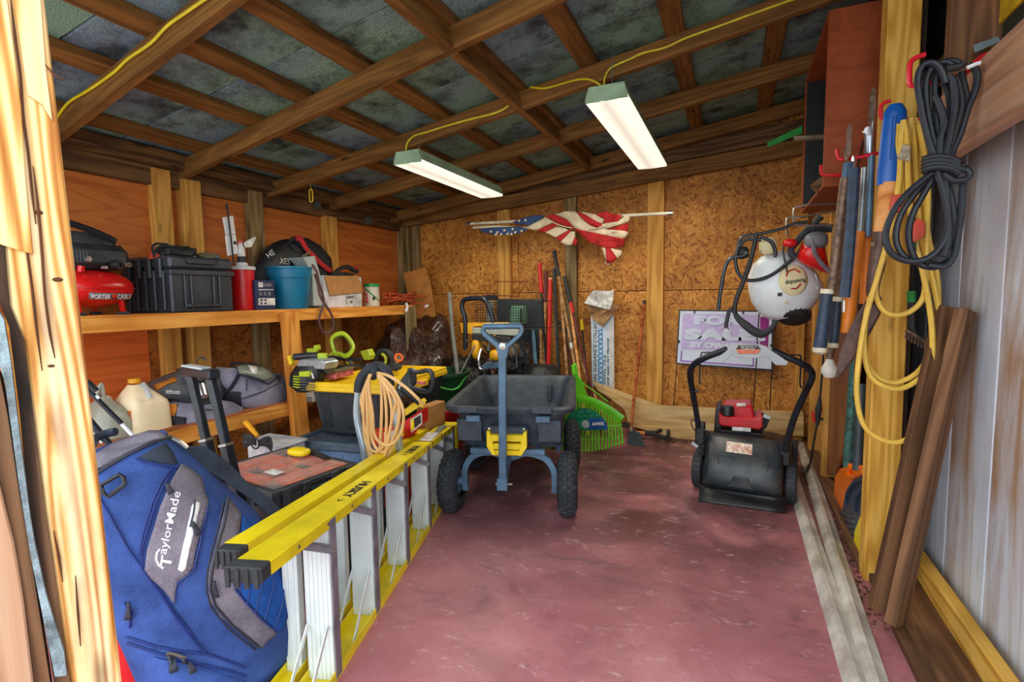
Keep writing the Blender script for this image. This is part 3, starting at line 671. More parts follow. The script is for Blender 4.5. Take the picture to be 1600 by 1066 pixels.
for s in (.14, .75): MB(lad, local=True).prism([(0, 0), (.02, .012), (.01, 0), (.02, -.012)], .001, Matrix.Translation((s+.0, .042, zt_(s)+.0004)) @ tp).build('arrow_mark', 'black_ink', lad)
plain('paper_white', (222, 222, 216), .7, scale=30, dirt=(150, 150, 140), dirt_amt=.5)
MB(lad, local=True).box(1.05, 1.2, .01, .07, zt_(1.12)-.002, zt_(1.12)+.006).build('label', 'paper_white', lad)
MB(lad, local=True).box(1.24, 1.4, .022, .055, zt_(1.32)-.006, zt_(1.32)+.008).build('label', 'galvanised', lad)
for s in (1.03, 1.22, 1.44): MB(lad, local=True).box(s, s+.012, .0, .085, zt_(s)-.03, zt_(s)+.001).build('scuff_band', 'brown_scuff' if 'brown_scuff' in MATS else plain('brown_scuff', (110, 70, 20), .7) and 'brown_scuff', lad)
# top cap at the far end
MB(lad, local=True).box(1.5, 1.56, -.01, .18, 0, zt_(1.5)+.003, .006).build('top_cap', 'ladder_yellow', lad)

# ================================================================== DUMP CART
plain('cart_poly', (42, 54, 68), .5, var=.3, scale=22, dirt=(78, 84, 88), dirt_amt=.55, bump=.001); plain('cart_steel', (84, 116, 142), .38, .25, var=.12, scale=18, dirt=(46, 60, 70), dirt_amt=.4)
plain('tyre', (38, 44, 50), .75, var=.3, scale=30, dirt=(80, 84, 84), dirt_amt=.35); plain('latch_yellow', (238, 206, 20), .38, var=.06); plain('bolt_metal', (180, 180, 176), .3, .9)
CF = V((-1.02, 2.305, 0)); CT = thing('dump_cart', 'dark grey poly garden dump cart with four knobbly tyres', 'cart', CF, math.radians(16.5))
L4 = lambda: MB(CT, local=True)
def rr(w0, w1, l0, l1, r=.06, k=4):    # rounded rectangle x w0..w1, y l0..l1
    out = []
    for cx, cy, a in ((w1-r, l1-r, 0), (w0+r, l1-r, 90), (w0+r, l0+r, 180), (w1-r, l0+r, 270)):
        for i in range(k+1): an = math.radians(a+90*i/k); out.append((cx+r*math.cos(an), cy+r*math.sin(an)))
    return out
def rings(m, rs, cap0=True, cap1=True):
    n = len(rs[0][0]); vs = []
    for ring, z in rs: vs += [(x, y, z) for x, y in ring]
    fs = [(i*n+k, i*n+(k+1) % n, (i+1)*n+(k+1) % n, (i+1)*n+k) for i in range(len(rs)-1) for k in range(n)]
    if cap0: fs.append(tuple(range(n)))
    if cap1: fs.append(tuple((len(rs)-1)*n+k for k in range(n)))
    return m.add(vs, fs)
zR = .552
m = L4(); rings(m, [(rr(-.24, .26, .02, .9, .05), .335), (rr(-.262, .278, -.03, .94, .06), zR-.04), (rr(-.28, .296, -.05, .96, .07), zR-.03), (rr(-.315, .325, -.075, .985, .09), zR-.032), (rr(-.325, .335, -.08, .99, .09), zR-.01), (rr(-.318, .328, -.07, .98, .09), zR), (rr(-.285, .295, -.045, .955, .075), zR-.003), (rr(-.262, .272, -.02, .93, .06), zR-.03), (rr(-.225, .24, .04, .88, .05), .35)])
m.build('tub', 'cart_poly', CT, smooth=True, ang=30)
m = L4()
for x in (-.19, .17): L4().box(x-.05, x+.05, -.088, -.06, zR-.028, zR+.003, .004).build('rim_clip', 'cart_poly', CT)
for x in (-.165, .175):
    L4().box(x-.035, x+.035, -.075, -.03, zR-.075, zR-.042, .004).build('handle_block', 'cart_steel', CT)
for x0, x1 in ((-.25, -.13), (.15, .26)):
    m = L4(); m.prism([(x0, .37), (x1, .37), (x1, zR-.07), (x0-.008, zR-.07)], .014, Matrix(((1, 0, 0, 0), (0, 0, -1, -.015), (0, 1, 0, 0), (0, 0, 0, 1))), c=.004); m.build('front_rib', 'cart_poly', CT)
m = L4(); m.box(-.10, .10, -.05, 0, .38, .455, .008).build('front_plate', 'cart_poly', CT)
for x in (-.09, .08): L4().lathe([(0, .006), (.006, .004), (.007, 0)], Matrix.Translation((x, -.052, .44)) @ Matrix.Rotation(math.pi/2, 4, 'X'), 8).build('bolt', 'bolt_metal', CT)
m = L4()
for x in (-.16, .16): m.box(x-.015, x+.015, .85, .93, .40, zR-.05)
m.box(-.12, .2, .915, .925, .45, .47)
m.build('inner_rib', 'cart_poly', CT)
MB(CT, local=True).beam((-.19, -.02, .322), (.18, -.02, .322), .03, .026, c=.002).build('frame_bar', 'cart_steel', CT)
for x in (-.14, .14): MB(CT, local=True).beam((x, 0, .318), (x, .85, .318), .03, .03, c=.002).build('frame_rail', 'cart_steel', CT)
arc = [(-.222, 0, .11), (-.228, 0, .17), (-.222, 0, .23), (-.19, 0, .28), (-.14, 0, .305), (-.08, 0, .308), (-.03, 0, .29), (0, 0, .285), (.03, 0, .29), (.08, 0, .308), (.13, 0, .303), (.185, 0, .28), (.22, 0, .23), (.228, 0, .17), (.224, 0, .11)]
m = L4(); m.tube(arc, .019, 4, sm=3, flat=(1.1, 1.1, (0, 1, 0))); m.build('front_axle_arch', 'cart_steel', CT)
m = L4(); m.tube([(x, .68, z) for x, _, z in arc], .019, 4, sm=3, flat=(1.1, 1.1, (0, 1, 0))).tube([(-.3, .68, .155), (.3, .68, .155)], .01, 8); m.build('rear_axle', 'cart_steel', CT)
def wheel_mesh(parent, T, R0, w, lugs=True, name='wheel'):
    m = MB(parent, local=True, T=T); pr = []
    for i in range(13):
        a = -math.pi/2*1.25+math.pi*1.25*i/12; pr.append((R0-w*.55+w*.55*math.cos(a), w/2*math.sin(a)))
    m.lathe(pr, None, 32); wo = m.build(name, 'tyre', parent, smooth=True)
    if lugs:
        m = MB(wo, local=True, T=T)
        for k in range(26):
            for j, off in ((-1.5, 0), (-.5, .5), (.5, 0), (1.5, .5)):
                an = 2*math.pi*(k+off)/26; a2 = j*.42; rad = R0-w*.55+w*.55*math.cos(a2)
                M = Matrix.Rotation(an, 4, 'Z') @ Matrix.Translation((rad, 0, w/2*math.sin(a2))) @ Matrix.Rotation(-a2, 4, 'Y')
                m.box(-.004, .005, -.011, .011, -.012, .012, .003, M)
        lg = m.build('tread_lugs', 'tyre', wo); lg['kind'] = 'stuff'
    m = MB(wo, local=True, T=T); ri = R0-w*.95
    m.lathe([(ri*1.05, -w*.32), (ri*.95, -w*.36), (ri*.6, -w*.2), (.025, -w*.22), (.022, -w*.5), (0, -w*.5)], None, 20).lathe([(ri*1.05, w*.32), (ri*.95, w*.36), (ri*.6, w*.2), (.025, w*.22), (.022, w*.5), (0, w*.5)], None, 20)
    m.build('hub', 'cart_steel', wo, smooth=True); return wo
RX = Matrix.Rotation(math.pi/2, 4, 'Y')
for x, st in ((-.288, -5), (.29, 0)): wheel_mesh(CT, Matrix.Translation((x, 0, .155)) @ Matrix.Rotation(math.radians(st), 4, 'Z') @ RX, .155, .1)
for x in (-.3, .31): wheel_mesh(CT, Matrix.Translation((x, .68, .155)) @ RX, .155, .1)
# pull handle
m = L4(); m.beam((-.016, -.125, .20), (-.004, -.155, .87), .036, .026, up=(0, 1, 0), c=.003); m.build('pull_bar', 'cart_steel', CT)
m = L4()
m.prism([(-.022, .80), (.018, .80), (.028, .85), (.088, .905), (.098, .93), (.09, .955), (.078, .952), (.08, .93), (.07, .915), (.022, .872), (-.022, .872), (-.074, .917), (-.084, .93), (-.08, .952), (-.092, .957), (-.104, .93), (-.094, .905), (-.032, .85)], .026, Matrix(((1, 0, 0, 0), (0, 0, -1, -.14), (0, 1, 0, 0), (0, 0, 0, 1))), c=.003)
m.build('grip_frame', 'cart_steel', CT)
L4().tube([(-.088, -.152, .948), (.085, -.152, .948)], .014, 12).build('grip_bar', 'cart_steel', CT, smooth=True)
L4().lathe([(0, .006), (.016, .004), (.018, 0)], Matrix.Translation((-.002, -.167, .855)) @ Matrix.Rotation(math.pi/2, 4, 'X'), 14).build('pivot_bolt', 'bolt_metal', CT, smooth=True)
L4().box(-.042, .008, -.15, -.10, .165, .225, .003).beam((-.015, -.12, .2), (0, 0, .29), .03, .02).build('hitch_block', 'cart_steel', CT)
L4().tube([(-.05, -.125, .19), (.03, -.125, .192)], .006, 8).build('hitch_pin', 'bolt_metal', CT, smooth=True)
m = L4()
m.prism([(-.09, .385), (.09, .385), (.094, .41), (.09, .418), (-.09, .418), (-.096, .41)], .035, Matrix(((1, 0, 0, 0), (0, 0, -1, -.05), (0, 1, 0, 0), (0, 0, 0, 1))), c=.004)
for sx in (-1, 1):
    m.prism([(sx*.098, .36), (sx*.098, .435), (sx*.085, .438), (sx*.078, .42), (sx*.07, .40), (sx*.06, .34), (sx*.05, .318), (sx*.072, .318)], .04, Matrix(((1, 0, 0, 0), (0, 0, -1, -.048), (0, 1, 0, 0), (0, 0, 0, 1))), c=.003)
m.box(-.065, .065, -.085, -.05, .345, .375, .004).box(-.06, .06, -.08, -.05, .315, .34, .004)
m.build('dump_latch', 'latch_yellow', CT)

# ================================================================== PUSH MOWER
plain('mower_black', (38, 46, 52), .4, var=.25, scale=20, dirt=(96, 92, 84), dirt_amt=.5); plain('engine_red', (196, 14, 30), .3, var=.08, dirt=(150, 90, 80), dirt_amt=.25); plain('mower_grey', (176, 184, 186), .4, var=.05)
plain('tube_black', (30, 38, 46), .3, .2, var=.3, scale=26); plain('black_plastic', (26, 28, 31), .45, var=.25)
MO = V((.06, 3.0, 0)); MT = thing('push_mower', 'walk-behind lawn mower with red engine and folded black discharge cover', 'lawn mower', MO, math.radians(-7))
mw = lambda **k: MB(MT)
def mowwheel(c, R0, w):
    T = Matrix.Translation(c) @ Matrix.Rotation(math.radians(-7), 4, 'Z') @ RX; T = wm(MT).inverted() @ T
    m = MB(MT, local=True, T=T); pr = [(R0*.55, -w/2), (R0*.93, -w/2), (R0, -w*.36), (R0, w*.36), (R0*.93, w/2), (R0*.55, w/2)]
    m.lathe(pr, None, 28)
    wo = m.build('wheel', 'tyre', MT, smooth=True); mm = MB(wo, local=True, T=T); mm.lathe([(R0*.56, -w*.4), (R0*.3, -w*.25), (0, -w*.3)], None, 16).lathe([(R0*.56, w*.4), (R0*.3, w*.25), (0, w*.3)], None, 16).build('hub', 'mower_grey', wo, smooth=True)
    m3 = MB(wo, local=True, T=T)
    for k in range(24): m3.box(R0-.002, R0+.002, -.006, .006, -w*.4, w*.4, 0, Matrix.Rotation(k*math.pi/12, 4, 'Z'))
    o = m3.build('tread_lugs', 'tyre', wo); o['kind'] = 'stuff'
mowwheel((-.165, 3.03, .1), .1, .05); mowwheel((.29, 2.955, .105), .105, .05); mowwheel((-.165, 3.5, .1), .1, .05); mowwheel((.34, 3.45, .1), .1, .05)
m = mw(); TL, TR, BL, BR = P(1107, 676, Y=3.02), P(1222, 690, Y=2.98), P(1098, 756, Y=2.88), P(1220, 776, Y=2.84)
def cover(u, v):
    p = (TL.lerp(TR, u)).lerp(BL.lerp(BR, u), v); b = .05*math.sin(math.pi*v)**.7+.03*math.sin(math.pi*u)**.5; return p+V((.01, -1, .25)).normalized()*b
m.grid(cover, 14, 12); m.build('rear_cover', 'mower_black', MT, smooth='all', solid=.012)
# raised centre hump and side creases on the cover
m = mw(); h0 = [cover(u, v)+V((0, -.012, .004)) for u, v in ((.40, .74), (.58, .74), (.68, .98), (.32, .98))]
m.slab(h0, (0, .02, 0)); m.build('cover_hump', 'mower_black', MT, bevel=.008)
for u0, u1 in ((.14, .2), (.86, .8)): mw().tube([cover(u0+(u1-u0)*k/6, .15+.5*k/6)+V((0, -.002, 0)) for k in range(7)], [.001, .003, .004, .005, .006, .005, .002], 6).build('cover_crease', 'black_plastic', MT, smooth=True)
plain('warning_label', (216, 196, 180), .5, var=.3, scale=70, dirt=(190, 110, 80), dirt_amt=.8)
m = mw(); m.grid(lambda u, v: cover(.27+.34*u, .12+.2*v)+V((0, -.010, .002)), 4, 3); m.build('warning_label', 'warning_label', MT, solid=.002)
m = mw(); fl = [P(1094, 758, Y=2.88), P(1228, 777, Y=2.84), P(1228, 802, Z=.004), P(1091, 783, Z=.004)]
m.grid(lambda u, v: fl[0].lerp(fl[1], u).lerp(fl[3].lerp(fl[2], u), v)+V((0, .02*math.sin(math.pi*v), 0)), 6, 4); m.build('trailing_flap', 'black_plastic', MT, smooth=True, solid=.005)
m = mw(); Mm = wm(MT); m2 = MB(MT, local=True)
rings(m2, [(rr(-.2, .22, .02, .52, .08), .07), (rr(-.21, .23, .0, .54, .09), .1), (rr(-.2, .22, .02, .53, .09), .2), (rr(-.15, .17, .06, .48, .1), .24)]); m2.build('deck', 'mower_black', MT, smooth=True)
rings(MB(MT, local=True), []) if 0 else None
# engine
e0 = P(1158, 668, Y=3.2)
m = MB(MT); 
for pts, y0, y1 in (([(1124, 645), (1128, 650), (1185, 655), (1192, 652), (1192, 668), (1188, 672), (1128, 666), (1123, 662)], 3.1, 3.34),):
    m.slab([P(*q, Y=y0) for q in pts], (0, y1-y0, 0))
m.build('engine_cover', 'engine_red', MT, bevel=.012, smooth=True)
m = MB(MT).slab([P(*q, Y=3.16) for q in ((1131, 634), (1176, 634), (1180, 655), (1128, 650))], (0, .2, 0)); m.build('engine_top', 'engine_red', MT, bevel=.012, smooth=True)
c = P(1137, 642, Y=3.13); MB(MT).lathe([(0, .03), (.03, .028), (.034, .02), (.034, -.022), (.028, -.028), (0, -.028)], Matrix.Translation(c), 18).build('fuel_cap', 'black_plastic', MT, smooth=True)
MB(MT).slab([P(*q, Y=3.14) for q in ((1118, 640), (1126, 637), (1128, 672), (1192, 678), (1192, 688), (1115, 680))], (0, .24, 0)).build('engine_block', 'black_plastic', MT, bevel=.006)
MB(MT).slab([P(*q, Y=3.1) for q in ((1144, 667), (1173, 669), (1173, 675), (1144, 673))], (0, .03, 0)).build('engine_label', 'paper_white', MT)
MB(MT).slab([P(*q, Y=3.15) for q in ((1151, 632), (1165, 632), (1165, 635), (1151, 635))], (0, .02, .004)).build('top_badge', 'paper_white', MT)
MB(MT).slab([P(*q, Y=3.2) for q in ((1192, 650), (1203, 655), (1198, 668), (1190, 676))], (0, .1, 0)).build('muffler_guard', 'black_plastic', MT)
MB(MT).beam(P(1193, 649, Y=3.12), P(1203, 653, Y=3.12), .018, .018).build('spark_plug_boot', 'mower_grey', MT)
# handle: two tubes rising towards the viewer, joined by the grey control bridge
hl = [P(1092, 672, Y=2.98), P(1088, 645, Y=2.93), P(1081, 605, Y=2.84), P(1078, 584, Y=2.79), P(1084, 570, Y=2.74), P(1100, 560, Y=2.70), P(1135, 546, Y=2.66)]
hr = [P(1226, 705, Y=2.9), P(1240, 655, Y=2.84), P(1256, 618, Y=2.78), P(1268, 592, Y=2.72), P(1266, 578, Y=2.69), P(1250, 567, Y=2.67), P(1205, 547, Y=2.66)]
for h in (hl, hr): MB(MT).tube(h, .0155, 10, sm=4).build('handle_tube', 'tube_black', MT, smooth=True)
for h in ([(1096, 600), (1093, 596), (1095, 556), (1100, 551), (1118, 551)], [(1253, 607), (1250, 598), (1252, 560), (1246, 555), (1228, 555)]):
    MB(MT).tube([P(*q, Y=2.72) for q in h], .004, 6, sm=3).build('bail_bar', 'tube_black', MT, smooth=True)
m = MB(MT); m.slab([P(*q, Y=2.645) for q in ((1112, 567), (1138, 546), (1146, 540), (1160, 539), (1188, 539), (1198, 542), (1206, 548), (1232, 566), (1229, 571), (1212, 571), (1200, 559), (1195, 556), (1186, 560), (1152, 559), (1144, 554), (1130, 568))], (0, .04, .0)); m.build('control_bridge', 'mower_grey', MT, bevel=.003)
MB(MT).slab([P(*q, Y=2.635) for q in ((1154, 540), (1184, 540), (1188, 546), (1150, 546))], (0, .02, 0)).build('control_panel', 'black_plastic', MT)
plain('panel_orange', (222, 112, 70), .4); MB(MT).slab([P(*q, Y=2.633) for q in ((1150, 546), (1188, 546), (1183, 553), (1154, 553))], (0, .02, 0)).build('panel_stripe', 'panel_orange', MT)
def tex(s, a, b, Y, mat, parent, h=None, bold=0, name='lettering', off=-.004, **k):
    A, B = P(*a, Y=Y), P(*b, Y=Y); M = frame((A+B)/2+V((0, off, 0)), B-A, V((0, -1, 0))); return text(s, mat, M, h or .02, parent, fit=(B-A).length, bold=bold, name=name, **k)
plain('white_ink', (235, 235, 230), .5)
tex('SMART', (1157, 542), (1183, 542), 2.633, 'white_ink', MT, .011); tex('DRIVE', (1159, 545.5), (1179, 545.5), 2.633, 'white_ink', MT, .011)
# cables and clutter at the left hinge
for pts in ([(1088, 662), (1082, 655), (1080, 662), (1085, 672), (1092, 680)], [(1092, 676), (1100, 672), (1108, 676), (1100, 688), (1096, 700), (1100, 710)], [(1088, 700), (1094, 704), (1098, 712)], [(1222, 690), (1230, 694), (1226, 706), (1220, 712)]):
    MB(MT).tube([P(*q, Y=2.93) for q in pts], .003, 6, sm=4).build('cable', 'cord_black', MT, smooth=True)
MB(MT).beam(P(1081, 692, Y=2.9), P(1090, 698, Y=2.9), .014, .014).build('cable_end', 'mower_grey', MT)
for q, Y in (((1094, 670), 2.98), ((1226, 700), 2.92)):
    c = P(*q, Y=Y); MB(MT).box(c.x-.025, c.x+.025, c.y-.02, c.y+.06, c.z-.09, c.z+.03, .006).build('handle_bracket', 'black_plastic', MT)
MB(MT).tube([P(1085, 611, Y=2.84), P(1092, 611, Y=2.84)], .009, 8).build('knob', 'black_plastic', MT)

# ================================================================== GOLF BAG
def fabric(name, col, col2=None, sc=260):
    s = NT(name); v = s.coord((1, 1, 1), rnd=False); w = s.noise(v, sc, 2, .5)
    c = s.ramp(w, [(.3, tuple(x*.9 for x in col)), (.7, tuple(min(255, x*1.08) for x in col))])
    g = s.ramp(s.noise(v, 7, 4, .6), [(.35, (190, 190, 195)), (.65, (255, 255, 255))]); c = s.mix(1., c, g, 'MULTIPLY'); s.bump(s.math('ADD', s.noise(v, 5, 3, .5), s.math('MULTIPLY', w, .06)), .02, .35); s.b.inputs['Specular IOR Level'].default_value = .2
    return s.out(c, .85)
fabric('bag_blue', (64, 92, 160)); fabric('bag_blue_bright', (40, 96, 180)); fabric('bag_grey', (136, 130, 142)); fabric('bag_dark', (62, 70, 84)); fabric('canvas_grey', (156, 154, 172)); fabric('canvas_dark', (58, 58, 66)); fabric('canvas_orange', (214, 134, 50))
plain('zip_dark', (44, 48, 62), .6); plain('piping_blue', (26, 50, 120), .6); plain('white_trim', (232, 234, 238), .6, var=.04); plain('red_plastic', (204, 22, 26), .35, var=.08); plain('green_plastic', (60, 160, 50), .5)
n_ = V((.81, -.59, 0)); p_ = V((-1.336, .97, 0)); PB = {'n': n_, 'p0': p_}
GB = thing('golf_bag', 'big blue and grey golf bag leaning beside the door post', 'golf bag', P(330, 1020, **PB)*1)
GB.location.z = 0; WM[GB.name] = Matrix.Translation(V((GB.location.x, GB.location.y, 0)))
body = loft([((136, 712), (258, 678), .09), ((134, 728), (270, 690), .11), ((138, 765), (290, 708), .125), ((144, 800), (315, 728), .13), ((150, 850), (352, 765), .135), ((160, 900), (398, 802), .14), ((172, 945), (436, 850), .145), ((185, 985), (452, 905), .15), ((193, 1010), (457, 960), .15), ((210, 1050), (456, 992), .145), ((236, 1090), (448, 1016), .13)], PB, n=32, e=.75)
body.p = GB; body.build('bag_body', 'bag_blue', GB, smooth=True, ang=50)
low = loft([((197, 985), (330, 1000), .155), ((195, 1003), (380, 1025), .175), ((205, 1030), (395, 1052), .18), ((240, 1070), (385, 1085), .17), ((270, 1095), (370, 1100), .14)], PB, n=28, e=.75)
low.build('ball_pocket', 'bag_blue', GB, smooth=True, ang=50)
side = loft([((160, 880), (205, 868), .07), ((163, 905), (222, 900), .10), ((172, 925), (220, 925), .10), ((192, 945), (222, 940), .1), ((190, 965), (230, 965), .12), ((190, 985), (250, 985), .13)], PB, n=20, e=.85)
side.build('side_pocket', 'bag_blue', GB, smooth=True, ang=50)
TB = bvh(body, low, side)
pt = lambda nm, pts, mt, off=.004, step=12: patch(nm, TB, pts, mt, GB, off, step)
pt('collar', [(146, 738), (150, 712), (172, 698), (198, 682), (226, 673), (246, 675), (262, 684), (240, 690), (200, 708), (165, 728)], 'bag_grey')
seam('collar_trim', TB, [(144, 746), (165, 732), (200, 711), (240, 692), (264, 686)], .005, 'zip_dark', GB, off=.005)
pt('shoulder_panel', [(213, 718), (256, 693), (266, 706), (278, 730), (245, 724)], 'bag_dark')
pt('front_panel', [(280, 727), (291, 732), (312, 748), (317, 770), (323, 786), (314, 822), (305, 862), (302, 884), (292, 898), (278, 906), (274, 925), (273, 942), (258, 922), (238, 904), (227, 888), (230, 860), (240, 826), (250, 792), (264, 756)], 'bag_grey', .006, 10)
for i, pts in enumerate(([(276, 727), (262, 745), (246, 778), (232, 822), (222, 862), (223, 886), (250, 925), (290, 985), (322, 1020)], [(270, 728), (252, 752), (238, 786), (225, 830), (218, 868)], [(213, 718), (240, 726), (276, 732)], [(156, 770), (180, 815), (205, 860), (224, 886)], [(323, 790), (312, 850), (303, 890), (277, 910)])):
    seam('piping', TB, pts, .0028, 'piping_blue', GB, off=.007)
textS('aylorMade', TB, (264, 866), (285, 770), 17, 'white_trim', GB, .0085, bold=.008)
textS('T', TB, (267, 886), (270, 868), 17, 'white_trim', GB, .0085, bold=.02)
seam('emblem', TB, [(251, 856), (246, 862), (245, 872), (249, 881), (256, 886)], .0028, 'white_trim', GB, off=.008, sub=3)
pt('reflective_strip', [(298, 790), (304, 784), (310, 787), (303, 825), (290, 888), (285, 892), (278, 888), (289, 838)], 'white_trim', .009, 8)
seam('zipper', TB, [(301, 782), (300, 800), (296, 822)], .0022, 'zip_dark', GB, off=.012)
pt('side_panel', [(352, 779), (360, 786), (374, 806), (372, 830), (366, 868), (362, 900), (367, 918), (384, 940), (410, 968), (431, 990), (418, 1000), (409, 1011), (376, 988), (344, 962), (328, 938), (324, 905), (328, 880), (338, 842)], 'bag_grey', .006, 10)
seam('zipper', TB, [(353, 783), (347, 820), (338, 850), (330, 890), (328, 918), (336, 945), (362, 975), (404, 1010)], .0038, 'zip_dark', GB, off=.01)
seam('zipper', TB, [(346, 785), (340, 820), (331, 855), (324, 890), (322, 920), (330, 948), (356, 980), (398, 1014)], .0022, 'zip_dark', GB, off=.008)
pt('quilted_panel', [(376, 808), (400, 815), (430, 850), (449, 900), (452, 950), (440, 985), (430, 984), (405, 960), (380, 932), (366, 908), (368, 868), (375, 835)], 'bag_blue_bright', .005, 10)
for pts in ([(382, 872), (374, 925)], [(396, 850), (392, 890), (386, 942)], [(412, 880), (406, 920), (398, 955)], [(428, 870), (424, 920), (412, 968)], [(442, 905), (438, 945), (428, 980)], [(364, 866), (361, 900), (368, 922), (404, 965), (432, 987)]):
    seam('quilt_seam', TB, pts, .0022, 'piping_blue', GB, off=.007)
for pts in ([(199, 994), (240, 1008), (280, 1016), (330, 1022), (382, 1042)], [(200, 1003), (250, 1020), (300, 1034), (350, 1045), (385, 1056)], [(224, 888), (262, 940), (300, 990), (312, 1012)], [(196, 940), (206, 955), (204, 980)]): seam('piping', TB, pts, .003, 'piping_blue', GB, off=.004)
def pull(a, b, w=7):
    A, B = V(a), V(b); u = (B-A).normalized(); q = V((-u.y, u.x))*w/2
    patch('zipper_pull', TB, [tuple(A-q*.5), tuple(A+q*.5), tuple(B+q), tuple(B-q)], 'zip_dark', GB, .016, 9, .005)
pull((266, 1018), (273, 1048), 10); pull((288, 1022), (300, 1052), 10); pull((298, 815), (309, 834), 9); pull((334, 905), (338, 930), 9); pull((256, 756), (266, 770), 8); pull((206, 935), (206, 962), 8)
seam('zipper', TB, [(262, 1016), (275, 1018), (292, 1024)], .004, 'bolt_metal', GB, off=.012)
MB(GB).tube([S(TB, x, y, .02) for x, y in ((166, 756), (190, 741), (197, 745), (199, 756), (176, 772), (168, 768))], .0055, 6, closed=True).build('towel_ring', 'black_plastic', GB, smooth=True)
MB(GB).tube([S(TB, x, y, .03) for x, y in ((150, 712), (154, 702), (172, 694), (186, 691))], .011, 8, sm=3).build('carry_handle', 'bag_dark', GB, smooth=True)
MB(GB).tube([P(x, y, **PB) for x, y in ((262, 682), (280, 690), (292, 700))], .006, 6, sm=3).build('strap_clip', 'bolt_metal', GB)
sp = [P(x, y, n=n_, p0=p_+n_*(-.03)) for x, y in ((288, 702), (310, 712), (345, 732), (385, 765), (412, 784), (432, 808), (446, 840))]
MB(GB).tube(sp, [.008, .026, .022, .014, .016, .018, .014], 8, sm=5, flat=(.35, 1.2, (.6, -.5, .6))).build('shoulder_strap', 'bag_dark', GB, smooth=True)
MB(GB).tube([P(x, y, n=n_, p0=p_+n_*(-.03)) for x, y in ((270, 700), (292, 704), (308, 725), (320, 745))], .010, 8, sm=5, flat=(.4, 1.1, (.6, -.5, .6))).build('strap_loop', 'bag_dark', GB, smooth=True)
MB(GB).beam(P(455, 985, n=n_, p0=p_+n_*.06), P(300, 1100, n=n_, p0=p_+n_*.10), .05, .03).build('base_plate', 'zip_dark', GB, bevel=.008)
# red fuel can behind the post
fc = thing('fuel_can', 'red plastic fuel can on the floor under the golf bag', 'fuel can', (-1.42, .83, 0))
n2 = V((.85, -.52, 0)); p2 = V((-1.47, .86, 0)); PR = {'n': n2, 'p0': p2}
q = loft([((178, 935), (212, 930), .02), ((165, 950), (225, 945), .06), ((160, 990), (240, 990), .08), ((165, 1040), (260, 1040), .085), ((175, 1095), (275, 1095), .08)], PR, n=20, e=.6); q.build('can_body', 'red_plastic', fc, smooth=True)
q = loft([((184, 925), (203, 920), .012), ((182, 937), (200, 934), .014)], {'n': n2, 'p0': p2+n2*.02}, n=12); q.build('spout_cap', 'green_plastic', fc, smooth=True)

# black-and-silver rods leaning behind the golf bag
plain('chrome', (206, 210, 214), .2, .9, var=.05)
def rod(nm, pts, r, mt, lab, cat, extra=None, grp=None):
    o = MB().tube(pts, r, 8, sm=4 if len(pts) > 2 else 0).build(nm, mt, smooth=True); tag(o, lab, cat, grp); return o
PO = {'n': n_, 'p0': V((-1.62, 1.2, 0))}
t = thing('trekking_pole', 'black pole with a white tip leaning across the grey jug', 'pole', P(210, 690, **PO))
MB(t).tube([P(128, 600, **PO), P(190, 662, **PO)], .007, 8).build('shaft', 'tube_black', t); MB(t).tube([P(188, 660, **PO), P(205, 678, **PO), P(216, 690, **PO)], .006, 8).build('tip', 'white_trim', t)
MB(t).tube([P(134, 596, **PO), P(150, 612, **PO)], .011, 8).build('grip', 'black_plastic', t); MB(t).tube([P(152, 617, **PO), P(156, 622, **PO)], .010, 8).build('collar', 'chrome', t)
t = thing('trekking_pole', 'short black rod poking out between door post and golf bag', 'pole', P(165, 690, **PO))
MB(t).tube([P(130, 645, **PO), P(168, 690, **PO), V((-1.75, 1.2, .02))], .009, 8).build('shaft', 'tube_black', t); MB(t).tube([P(140, 668, **PO), P(160, 692, **PO)], .006, 8).build('tip', 'chrome', t)

# ================================================================== ROLLING TOOL CHEST
plain('chest_black', (40, 44, 50), .45, var=.25, scale=18, dirt=(76, 80, 84), dirt_amt=.4); plain('bin_orange', (240, 104, 40), .4, var=.12, dirt=(120, 80, 70), dirt_amt=.4)
s = NT('clear_lid'); s.b.inputs['Alpha'].default_value = .13; s.out((226, 206, 200), .18)
ux = V((.995, -.08, 0)).normalized()
TC = thing('tool_chest', 'black rolling tool chest with a clear-lidded orange parts organiser on top', 'tool box', M=frame((-1.80, 1.265, 0), (.99, -.14, 0), (0, 0, 1)))
# local: x 0..0.42 right, y 0..0.34 back
cb = lambda nm, x0, x1, y0, y1, z0, z1, mt='chest_black', c=.006, **k: MB(TC, local=True).box(x0, x1, y0, y1, z0, z1, c).build(nm, mt, TC, **k)
cb('lower_box', .0, .42, .02, .34, .05, .25); cb('upper_box', .005, .415, .02, .34, .255, .375)
for k in range(5): cb('side_rib', .421, .426, .05+.055*k, .06+.055*k, .07, .24, c=.001)
for k in range(6): cb('vent_slat', .42, .428, .05, .27, .08+.026*k, .086+.026*k, 'mower_grey' if 0 else 'old_rubber' if 'old_rubber' in MATS else plain('old_rubber', (84, 88, 92), .7) and 'old_rubber', c=.001)
for x in (.03, .39):
    MB(TC, local=True).lathe([(0, -.02), (.05, -.02), (.05, .02), (0, .02)], Matrix.Translation((x, .31, .05)) @ RX, 18).build('wheel', 'tyre', TC)
og = cb('organiser_base', -.005, .425, -.01, .345, .38, .435, c=.008)
m = MB(TC, local=True); m.box(-.005, .425, -.01, .345, .435, .447, .004)
rim = MB(TC, local=True)
for a, b, e, f in ((-.008, .428, -.013, .012), (-.008, .428, .323, .348), (-.008, .016, .012, .323), (.404, .428, .012, .323)): rim.box(a, b, e, f, .43, .452, .003)
rim.build('organiser_rim', 'chest_black', og)
